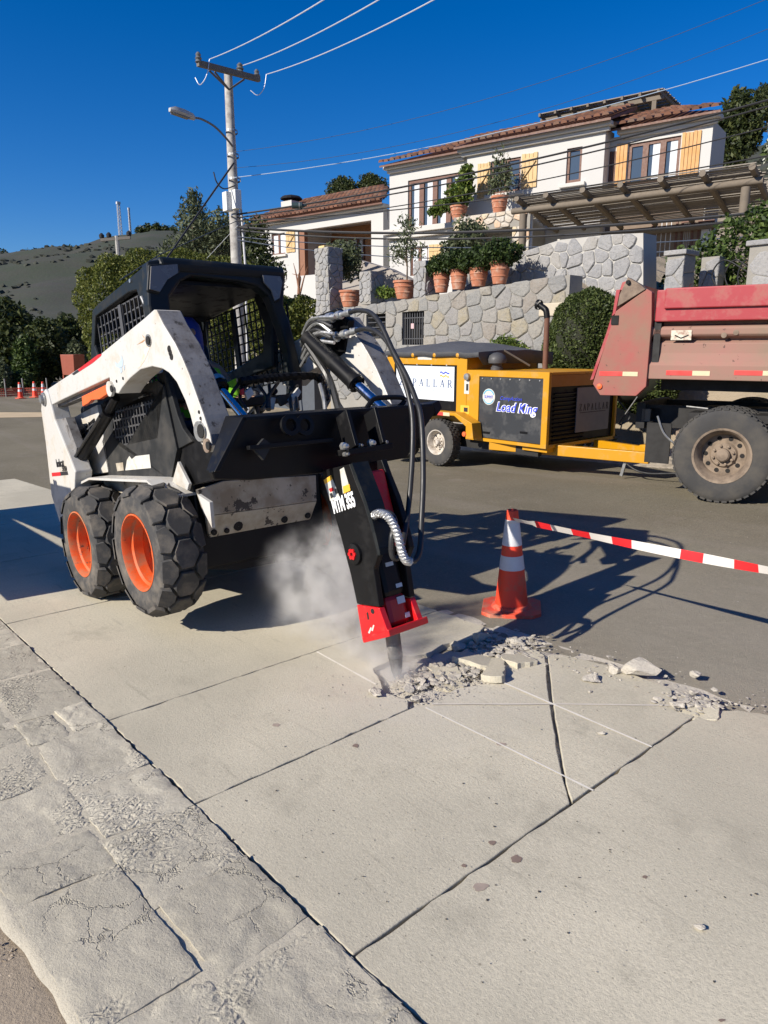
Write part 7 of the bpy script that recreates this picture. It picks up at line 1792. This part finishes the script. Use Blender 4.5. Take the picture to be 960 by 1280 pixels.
# decals on the housing front, fittings
def front_pt(t, s, o=.0): return ax0 + (ax1 - ax0) * t + Vector((0, s, 0))
frn = -wax if wax.x < 0 else wax
for (t, s, w, h, m_, d) in ((.10, -.05, .025, .02, M_TERRA, .102), (.10, .03, .05, .02, M_PALEP, .102), (.44, -.06, .05, .03, M_TERRA, .102), (.44, .04, .045, .022, M_TERRA, .102), (.60, .0, .05, .02, M_CATP, .0875), (.74, .03, .04, .02, M_CATP, .0875), (.83, .03, .05, .035, M_CATP, .077), (.93, .05, .03, .025, M_CATP, .077)):
    p_ = front_pt(t, s) + frn * d; MB().bar(p_ - dax * h / 2, p_ + dax * h / 2, w, .002, frn).build('housing_decal', m_, brk)
# hoses: two long loops from the arm couplers down to the breaker, one with a spring guard
def hose(pts, r, nm, m_=M_HOSE, k=7):
    return MB().tube(smooth_path([U(x, y, 1, b) for x, y, b in pts], k), r, 10).build(nm, m_, brk, smooth=True)
sp = front_pt(.50, -.03) + frn * .09
def hp_a(pts): return [U(x, y, 0, v) if v > 1.5 else U(x, y, 1, v) for x, y, v in pts]
def hose(pts, r, nm, m_=M_HOSE, k=7): return MB().tube(smooth_path(hp_a(pts), k), r, 10).build(nm, m_, brk, smooth=True)
hose([(437, 390.5, bq), (448, 388, 1.2), (463, 391, 1.17), (476, 406, 1.13), (492, 440, 1.08), (508, 470, 1.04), (519, 497, 1.0), (525, 515, .97), (528, 545, .93), (529, 600, .88), (527, 650, 2.56), (525, 685, 2.60), (520, 699, 2.62), (513, 702, 2.62)], .0140, 'long_hose')
hose([(445, 413.5, bq), (458, 411, 1.18), (472, 416, 1.14), (487, 432, 1.10), (503, 470, 1.05), (512, 500, 1.02), (516, 530, .99), (515, 580, .94), (511, 630, .88), (505, 672, 2.50), (501, 690, 2.54), (496, 698, 2.55), (491, 696, 2.55), (489, 688, 2.55)], .0140, 'long_hose')
sg_pts = [(513, 702, 2.62), (507, 700, 2.62), (502, 689, 2.61), (498, 672, 2.60), (492, 656, 2.58), (484, 645, 2.55), (474, 641.5, 2.50), (466, 645, 2.44)]
gh = hose(sg_pts, .0140, 'guarded_hose')
pp = smooth_path(hp_a(sg_pts), 18); mb = MB(); hel = []
for i, p_ in enumerate(pp[:-1]):
    t = (pp[min(i + 1, len(pp) - 1)] - pp[max(i - 1, 0)]).normalized(); s1_ = t.cross(Vector((0, 1, .2))).normalized(); s2_ = t.cross(s1_)
    for k in range(4):
        th = (i * 4 + k) * 1.0; off = (pp[i + 1] - p_) * (k / 4); hel.append(p_ + off + (s1_ * math.cos(th) + s2_ * math.sin(th)) * .0185)
mb.tube(hel, .0034, 5); mb.build('spring_guard', M_BRIGHT, gh)
hose([(489, 688, 2.55), (490, 670, 2.56), (494, 655, 2.55), (490, 644, 2.52), (481, 640, 2.48), (474, 643, 2.44)], .0140, 'short_hose')
for (x, y, b) in ((466, 645, 2.44), (474, 643, 2.44)):
    q = U(x, y, 0, b); MB().lathe([(-.03, .022), (0, .025), (.01, .02), (.05, .018)], q, -frn, 12).build('hose_fitting', M_STEEL, brk)
# ================================================================== CONES, TAPE, RUBBLE, DUST, SMALL THINGS
def make_cone(t, h=.655):
    MB().lathe([(.02, .108), (.05, .104), (h - .005, .036), (h, .030), (h - .02, .022)], (0, 0, 0), (0, 0, 1), 32).build('cone_body', M_CONE, t, smooth=True)
    b = [(-.185, -.13), (-.13, -.185), (.13, -.185), (.185, -.13), (.185, .13), (.13, .185), (-.13, .185), (-.185, .13)]
    MB().prism([(x, y, .0) for x, y in b], (0, 0, .024)).lathe([(.024, .130), (.038, .120), (.046, .104)], (0, 0, 0), (0, 0, 1), 24).build('cone_base', M_CONEB, t, bevel=.004)
    r = lambda z: .104 + (.036 - .104) * (z - .05) / (h - .055) + .0018
    for z0, z1 in ((.275, .365), (.43, .572)):
        MB().lathe([(z0, r(z0) - .0015), (z0 + .001, r(z0)), (z1 - .001, r(z1)), (z1, r(z1) - .0015)], (0, 0, 0), (0, 0, 1), 32).build('reflective_collar', M_REFL, t, smooth=True)
    return t
q = gs(637, 757)
cone = make_cone(street_thing('traffic_cone', 'orange traffic cone with two white bands standing beside the broken slab', 'traffic cone', q.x, q.y + .02, R(38), group='traffic cones'))
cone.location.z -= .03
for (x, y, lab) in ((26, 498, 'leftmost of the three small distant cones by the orange netting'), (44, 496.5, 'middle one of the three small distant cones'), (55, 497, 'distant cone half hidden by the loader tail')):
    w_ = gl(x, y); dup(cone, lab, w_, (0, 0, R(x * 7)))
# barrier tape
tp = thing('barrier_tape', 'red and white striped barrier tape stretched from the cone to the right', 'barrier tape', (0, 0, 0))
cut = [643, 669.6, 689, 715, 737.5, 765, 789.5, 850.5, 879, 917.6, 948, 1010, 1040, 1110]
def tape_pt(x): return gy(x, 650 + (x - 645) * .2 + 1.5 * math.sin((x - 645) / 315 * math.pi), 3.385 - .08 * (x - 645) / 315)
for i, (a, b) in enumerate(zip(cut[:-1], cut[1:])):
    n = max(3, int((b - a) / 6)); vs = []
    for k in range(n + 1):
        x = a + (b - a) * k / n; p_ = tape_pt(x); tw = .35 * math.sin((x - 640) / 45) + .25
        if x < 665: tw = .9
        hw = .024; vs += [p_ + Vector((0, -math.sin(tw) * hw, math.cos(tw) * hw)), p_ + Vector((0, math.sin(tw) * hw, -math.cos(tw) * hw))]
    o_ = MB().add(vs, [(2 * k, 2 * k + 2, 2 * k + 3, 2 * k + 1) for k in range(n)]).build('tape_segment', M_TAPEW if i % 2 == 0 else M_TAPER, tp, smooth=True)
e_ = tape_pt(1112); dup(cone, 'cone beyond the right edge holding the other end of the tape', Vector((e_.x, e_.y, e_.z - .575)))
MB().lathe([(-.02, .047), (.02, .045)], cone.matrix_basis @ Vector((0, 0, .575)), (0, 0, 1), 16).build('tape_loop', M_TAPEW, tp)
# ---- rubble
def hull(size, seed, flat=.5):
    r = random.Random(seed); bm = bmesh.new()
    for _ in range(14):
        v = Vector((r.gauss(0, 1), r.gauss(0, 1), r.gauss(0, 1))).normalized() * r.uniform(.75, 1.1); bm.verts.new((v.x * size[0] / 2, v.y * size[1] / 2, v.z * size[2] / 2))
    res = bmesh.ops.convex_hull(bm, input=bm.verts)
    bmesh.ops.delete(bm, geom=[g for g in res.get('geom_interior', []) if isinstance(g, bmesh.types.BMVert)], context='VERTS')
    bm.verts.index_update(); vs = [v.co.copy() for v in bm.verts]; bm.verts.ensure_lookup_table()
    fs = [tuple(v.index for v in f.verts) for f in bm.faces]; bm.free(); return vs, fs
def chunk(x, y, size, rz, label, seed, h=0.0, tilt=(0, 0), name='concrete_chunk', dz=0.35, group=None):
    q = gs(x, y, h); vs, fs = hull(size, seed)
    # roughen: one subdivision with noise
    bm = bmesh.new(); bv = [bm.verts.new(v) for v in vs]
    for f in fs:
        try: bm.faces.new([bv[i] for i in f])
        except ValueError: pass
    bmesh.ops.subdivide_edges(bm, edges=bm.edges, cuts=2, use_grid_fill=True)
    for v in bm.verts: v.co += Vector((nz(*v.co, 40), nz(*(v.co * 1.3), 33), nz(*(v.co * 1.7), 37))) * .006
    me = bpy.data.meshes.new(name); bm.to_mesh(me); bm.free(); me.materials.append(M_BREAK)
    o = bpy.data.objects.new(name, me); C.objects.link(o)
    o.location = (q.x, q.y, q.z + size[2] * dz); o.rotation_euler = (tilt[0], tilt[1] - SLA, rz)
    return tag(o, label, 'concrete chunk', group)
chunk(798, 843, (.21, .13, .10), R(20), 'largest grey concrete chunk lying on the kerb edge right of the crack', 3)
chunk(768, 840, (.10, .08, .05), R(50), 'low grey chunk touching the left side of the largest chunk', 4)
chunk(738, 850, (.11, .09, .035), R(10), 'flat concrete chip on the slab just right of the crack', 15)
chunk(869, 846, (.07, .055, .04), R(0), 'small lone chunk out on the asphalt right of the largest chunk', 6)
chunk(470, 868, (.12, .07, .035), R(-20), 'pale flat fragment at the end of the white cut line left of the chisel', 7)
chunk(752, 918, (.03, .025, .02), R(0), 'tiny pebble of concrete alone on the slab below the crossing cut lines', 8)
chunk(874, 1162, (.03, .022, .018), R(0), 'tiny pale pebble alone on the big front slab', 9)
chunk(868, 869, (.07, .05, .04), R(40), 'fragment at the top of the small rubble heap at the slab corner', 12)
chunk(846, 884, (.09, .06, .035), R(10), 'fragment at the left of the small rubble heap at the slab corner', 13)
chunk(600, 803, (.15, .11, .07), R(30), 'grey chunk at the back of the broken corner nearest the cone', 21, -.02)
chunk(642, 806, (.13, .10, .05), R(70), 'chunk at the top of the broken corner beside the slab', 22, -.02)
chunk(572, 812, (.12, .10, .06), R(0), 'shaded chunk in the middle of the broken corner', 23, -.03)
chunk(545, 838, (.10, .08, .06), R(25), 'chunk right beside the chisel tip', 24, -.02)
chunk(527, 856, (.12, .07, .05), R(-15), 'low chunk just in front of the chisel tip', 25, -.01)
chunk(519, 876, (.09, .07, .035), R(40), 'fragment wedged at the broken end of the middle joint', 31, -.015)
def plate(x, y, poly, rz, tilt, label, h=0.0):
    q = gs(x, y, h); p_ = jag(poly, .022, .03, x)
    bm_ = MB(); n = len(p_); vs = [(a, b, -.035) for a, b in p_] + [(a, b, .0) for a, b in p_]
    bm_.add(vs, [tuple(range(n - 1, -1, -1)), tuple(range(n, 2 * n))] + [(i, (i + 1) % n, n + (i + 1) % n, n + i) for i in range(n)])
    o = bm_.build('broken_slab_piece', M_CONC, None, bevel=.003)
    o.location = q; o.rotation_euler = (tilt[0], tilt[1] - SLA, rz); return tag(o, label, 'slab piece')
plate(618, 832, [(-.16, -.05), (.15, -.045), (.17, .04), (-.13, .06)], R(-52), (R(7), R(-5)), 'long narrow slab piece tilted beside the cut line', .022)
plate(598, 823, [(-.11, -.08), (.12, -.06), (.09, .08), (-.10, .07)], R(15), (R(-8), R(6)), 'square slab piece tilted at the centre of the broken corner', .020)
plate(560, 845, [(-.13, -.07), (.10, -.09), (.14, .05), (-.08, .08)], R(-25), (R(4), R(5)), 'slab piece lying between the chisel and the tilted pieces', .004)
plate(645, 822, [(-.10, -.06), (.09, -.07), (.11, .05), (-.07, .08)], R(-10), (R(-5), R(-6)), 'slab piece leaning on the crack end of the slab', .014)
plate(872, 888, [(-.10, -.05), (.07, -.07), (.09, .03), (-.05, .07)], R(30), (R(4), R(-7)), 'broken corner piece lying at the end of the joint', .004)
rr_ = random.Random(77)
def frag_field(name, zones, seed, m_, smin=.006, smax=.04):
    r = random.Random(seed); mb = MB(); lib = [hull((1, 1, .7), k) for k in range(8)]
    for (pts, n, h, s0, s1) in zones:
        for _ in range(n):
            k = r.randrange(len(pts) - 1); t = r.random(); x = pts[k][0] * (1 - t) + pts[k + 1][0] * t; y = pts[k][1] * (1 - t) + pts[k + 1][1] * t; w = pts[k][2] * (1 - t) + pts[k + 1][2] * t
            x += r.gauss(0, w); y += r.gauss(0, w * .45); q = gs(x, y, h); s = s0 + (s1 - s0) * r.random() ** 3
            M3 = Matrix.Rotation(r.uniform(0, 6.3), 3, 'Z') @ Matrix.Rotation(r.gauss(0, .28), 3, 'X') @ Matrix.Diagonal((1, r.uniform(.5, 1), r.uniform(.2, .5))); vs, fs = r.choice(lib)
            mb.add([M3 @ (v * s) + q + Vector((0, 0, s * .2)) for v in vs], fs)
    return mb.build(name, m_, None, kind='stuff')
frag_field('concrete_rubble', [
    ([(505, 858, 10), (545, 848, 14), (590, 832, 18), (630, 812, 16), (665, 808, 12)], 900, -.006, .006, .07), ([(500, 862, 14), (545, 852, 22), (600, 836, 22), (640, 818, 16)], 1500, .001, .002, .011),
    ([(520, 872, 14), (560, 856, 14), (600, 845, 12)], 350, .002, .004, .022),
    ([(588, 800, 14), (625, 802, 14), (660, 806, 10)], 260, -.02, .01, .06),
    ([(845, 878, 12), (870, 880, 12), (895, 884, 10)], 240, .002, .006, .05),
    ([(895, 884, 14), (955, 884, 18)], 60, -.02, .005, .022),
    ([(680, 815, 14), (740, 838, 18), (800, 838, 22), (850, 865, 14)], 320, .0, .004, .030)], 5, M_BREAK)
frag_field('pale_grit', [([(200, 1100, 160), (500, 1050, 200), (800, 1050, 160)], 260, .001, .002, .008), ([(560, 830, 60), (700, 850, 90)], 300, .002, .003, .012), ([(700, 740, 90), (880, 700, 90)], 130, -.03, .004, .018), ([(480, 870, 30), (420, 850, 40)], 240, .002, .003, .010)], 6, M_BREAK)
M_DKGRIT = mat("dark_grit", (.07, .06, .05), .9, var=.4, rand=False)
frag_field('dark_grit', [([(250, 900, 120), (560, 1080, 160), (850, 1100, 120)], 170, .001, .003, .012), ([(300, 1130, 110), (100, 1000, 90)], 120, .002, .003, .010)], 7, M_DKGRIT)
frag_field('dirt_pebbles', [([(10, 1180, 30), (30, 1240, 30), (60, 1290, 40)], 500, -.02, .004, .02)], 8, M_DIRT)
# dark spills on the front slab
def spill(x, y, w, h, seed, m_):
    r = random.Random(seed); c_ = gs(x, y, .0015); n = 18; vs = [c_]
    for k in range(n):
        a = 2 * math.pi * k / n; rad = 1 + .45 * noise.noise(Vector((math.cos(a) * 1.5, math.sin(a) * 1.5, seed))); q = gs(x + math.cos(a) * w * rad, y + math.sin(a) * h * rad, .0015); vs.append(q)
    MB().add(vs, [(0, 1 + k, 1 + (k + 1) % n) for k in range(n)]).build('spill_stain', m_, walk).matrix_parent_inverse = walk.matrix_basis.inverted()
M_SPILL = mat("brown_spill", (.20, .145, .115), .8, var=.3, vs=30, rand=False); M_SPILL2 = mat("faint_spill", (.33, .265, .215), .85, var=.3, vs=30, rand=False)
for (x, y, w, h, m_) in ((645, 1074, 7, 5, M_SPILL), (600, 1108, 9, 5, M_SPILL2), (615, 1053, 4, 3, M_SPILL), (806, 1096, 3, 2, M_SPILL), (345, 906, 5, 2, M_SPILL2), (445, 932, 4, 2, M_SPILL), (627, 930, 6, 2, M_SPILL2), (902, 1275, 4, 2, M_SPILL), (580, 1082, 3, 2, M_SPILL)): spill(x, y, w, h, x, m_)
# ---- dust cloud around the chisel
def dust():
    lo, hi = Vector((-5.0, 1.1, -.14)), Vector((-2.0, 3.2, 1.3))
    me = MB().lim(lo, hi); o = me.build('dust_cloud', [], None)
    m = bpy.data.materials.new('dust_volume'); m.use_nodes = True; nt = m.node_tree; nt.nodes.remove(nt.nodes["Principled BSDF"])
    v = nt.nodes.new("ShaderNodeVolumePrincipled"); v.inputs['Color'].default_value = (.97, .95, .91, 1); v.inputs['Anisotropy'].default_value = .0
    tc = nt.nodes.new("ShaderNodeTexCoord")
    wob = tex(nt, tc.outputs['Object'], 2.2, 3, .55); wsc = nt.nodes.new("ShaderNodeVectorMath"); wsc.operation = 'MULTIPLY_ADD'; wsc.inputs[1].default_value = (.42, .42, .42); nt.links.new(wob.outputs['Color'], wsc.inputs[0]); nt.links.new(tc.outputs['Object'], wsc.inputs[2])
    total = None
    for (c_, rad, amt) in ((gy(400, 725, 2.25), .36, 1.0), (gy(385, 745, 2.2), .36, .5), (gy(430, 700, 2.35), .30, .55), (gy(425, 765, 2.15), .34, .5), (gs(468, 822) + Vector((0, 0, .08)), .28, .7), (gs(490, 845) + Vector((0, 0, .05)), .18, 1.1)):
        sb = nt.nodes.new("ShaderNodeVectorMath"); sb.operation = 'DISTANCE'; sb.inputs[1].default_value = tuple(c_ + Vector((.21, .21, .21))); nt.links.new(wsc.outputs[0], sb.inputs[0])
        mr_ = nt.nodes.new("ShaderNodeMapRange"); mr_.interpolation_type = 'SMOOTHERSTEP'; mr_.inputs['From Min'].default_value = rad; mr_.inputs['From Max'].default_value = rad * .1; mr_.inputs['To Min'].default_value = 0; mr_.inputs['To Max'].default_value = amt; nt.links.new(sb.outputs['Value'], mr_.inputs['Value'])
        if total is None: total = mr_.outputs[0]
        else:
            ad = nt.nodes.new("ShaderNodeMath"); ad.operation = 'ADD'; nt.links.new(total, ad.inputs[0]); nt.links.new(mr_.outputs[0], ad.inputs[1]); total = ad.outputs[0]
    n2 = tex(nt, tc.outputs['Object'], 8.0, 6, .62); rp = ramp(nt, n2.outputs[0], [(.40, .05), (.66, 1)])
    mu = nt.nodes.new("ShaderNodeMath"); mu.operation = 'MULTIPLY'; nt.links.new(total, mu.inputs[0]); nt.links.new(rp, mu.inputs[1])
    m3 = nt.nodes.new("ShaderNodeMath"); m3.operation = 'MULTIPLY'; m3.inputs[1].default_value = 10.0; nt.links.new(mu.outputs[0], m3.inputs[0])
    nt.links.new(m3.outputs[0], v.inputs['Density']); nt.links.new(v.outputs[0], nt.nodes["Material Output"].inputs['Volume'])
    o.data.materials.clear(); o.data.materials.append(m); o['kind'] = 'stuff'
dust()
# ---- things at the bend
w_ = gl(94, 494); d_ = (w_ - CO).length
w_ = gz(94, 492, -.45)
sk_ = thing('orange_skip', 'orange steel skip on legs seen behind the loader tail', 'skip', w_, (0, 0, R(30)))
hh = gz(94, 492, -.45); ztop = dep(94, 443, (hh - CO).dot(FW)).z - hh.z
zb_ = ztop * .48
MB().prism([(-.38, -.3, ztop), (.38, -.3, ztop), (.34, -.3, zb_), (-.34, -.3, zb_)], (0, .7, 0)).build('skip_body', M_ORSKIP, sk_, bevel=.02)
for sx in (-.33, .33):
    for sy in (-.25, .33): MB().lim((sx - .03, sy - .03, 0), (sx + .03, sy + .03, zb_)).build('leg', M_ORSKIP, sk_)
nf = thing('orange_netting', 'low orange safety netting along the far bend', 'safety netting', (0, 0, 0))
pts = [gl(-30, 497), gl(8, 496), gl(30, 495), gl(60, 494.5)]
mb = MB()
for a, b in zip(pts[:-1], pts[1:]):
    for k in range(4): mb.bar(a + Vector((0, 0, .05 + .09 * k)), b + Vector((0, 0, .05 + .09 * k)), .02, .045)
    for k in range(14): q = a.lerp(b, k / 14); mb.bar(q, q + Vector((0, 0, .36)), .02, .03)
mb.build('net', mat("orange_net", (.42, .09, .05), .7, var=.3), nf)
for p_ in pts: MB().tube([p_, p_ + Vector((0, 0, .75))], .03, 6).build('net_post', M_STEEL, nf)
# unseen plank barricade, guessed and added left of frame to cast the pavement shadow
bc = thing('shadow_barricade', 'unseen plank barricade left of the view, added to cast the pavement shadow', 'barricade', (0, 0, 0))
MB().bar((-9.4, .3, zg(-9.4) + .74), (-5.35, .3, zg(-5.35) + .70), .03, .44).build('plank', M_LOG, bc)
MB().bar((-9.4, .335, zg(-9.4) + 1.14), (-5.35, .335, zg(-5.35) + 1.26), .03, .42).build('plank', M_LOG, bc)
for x_ in (-9.1, -5.7): MB().lim((x_ - .04, .352, zg(x_) - .05), (x_ + .04, .42, zg(x_) + 1.45)).build('post', M_LOG, bc); MB().bar((x_, .38, zg(x_) + .9), (x_, -.35, zg(x_) - .02), .05, .05).build('strut', M_LOG, bc)
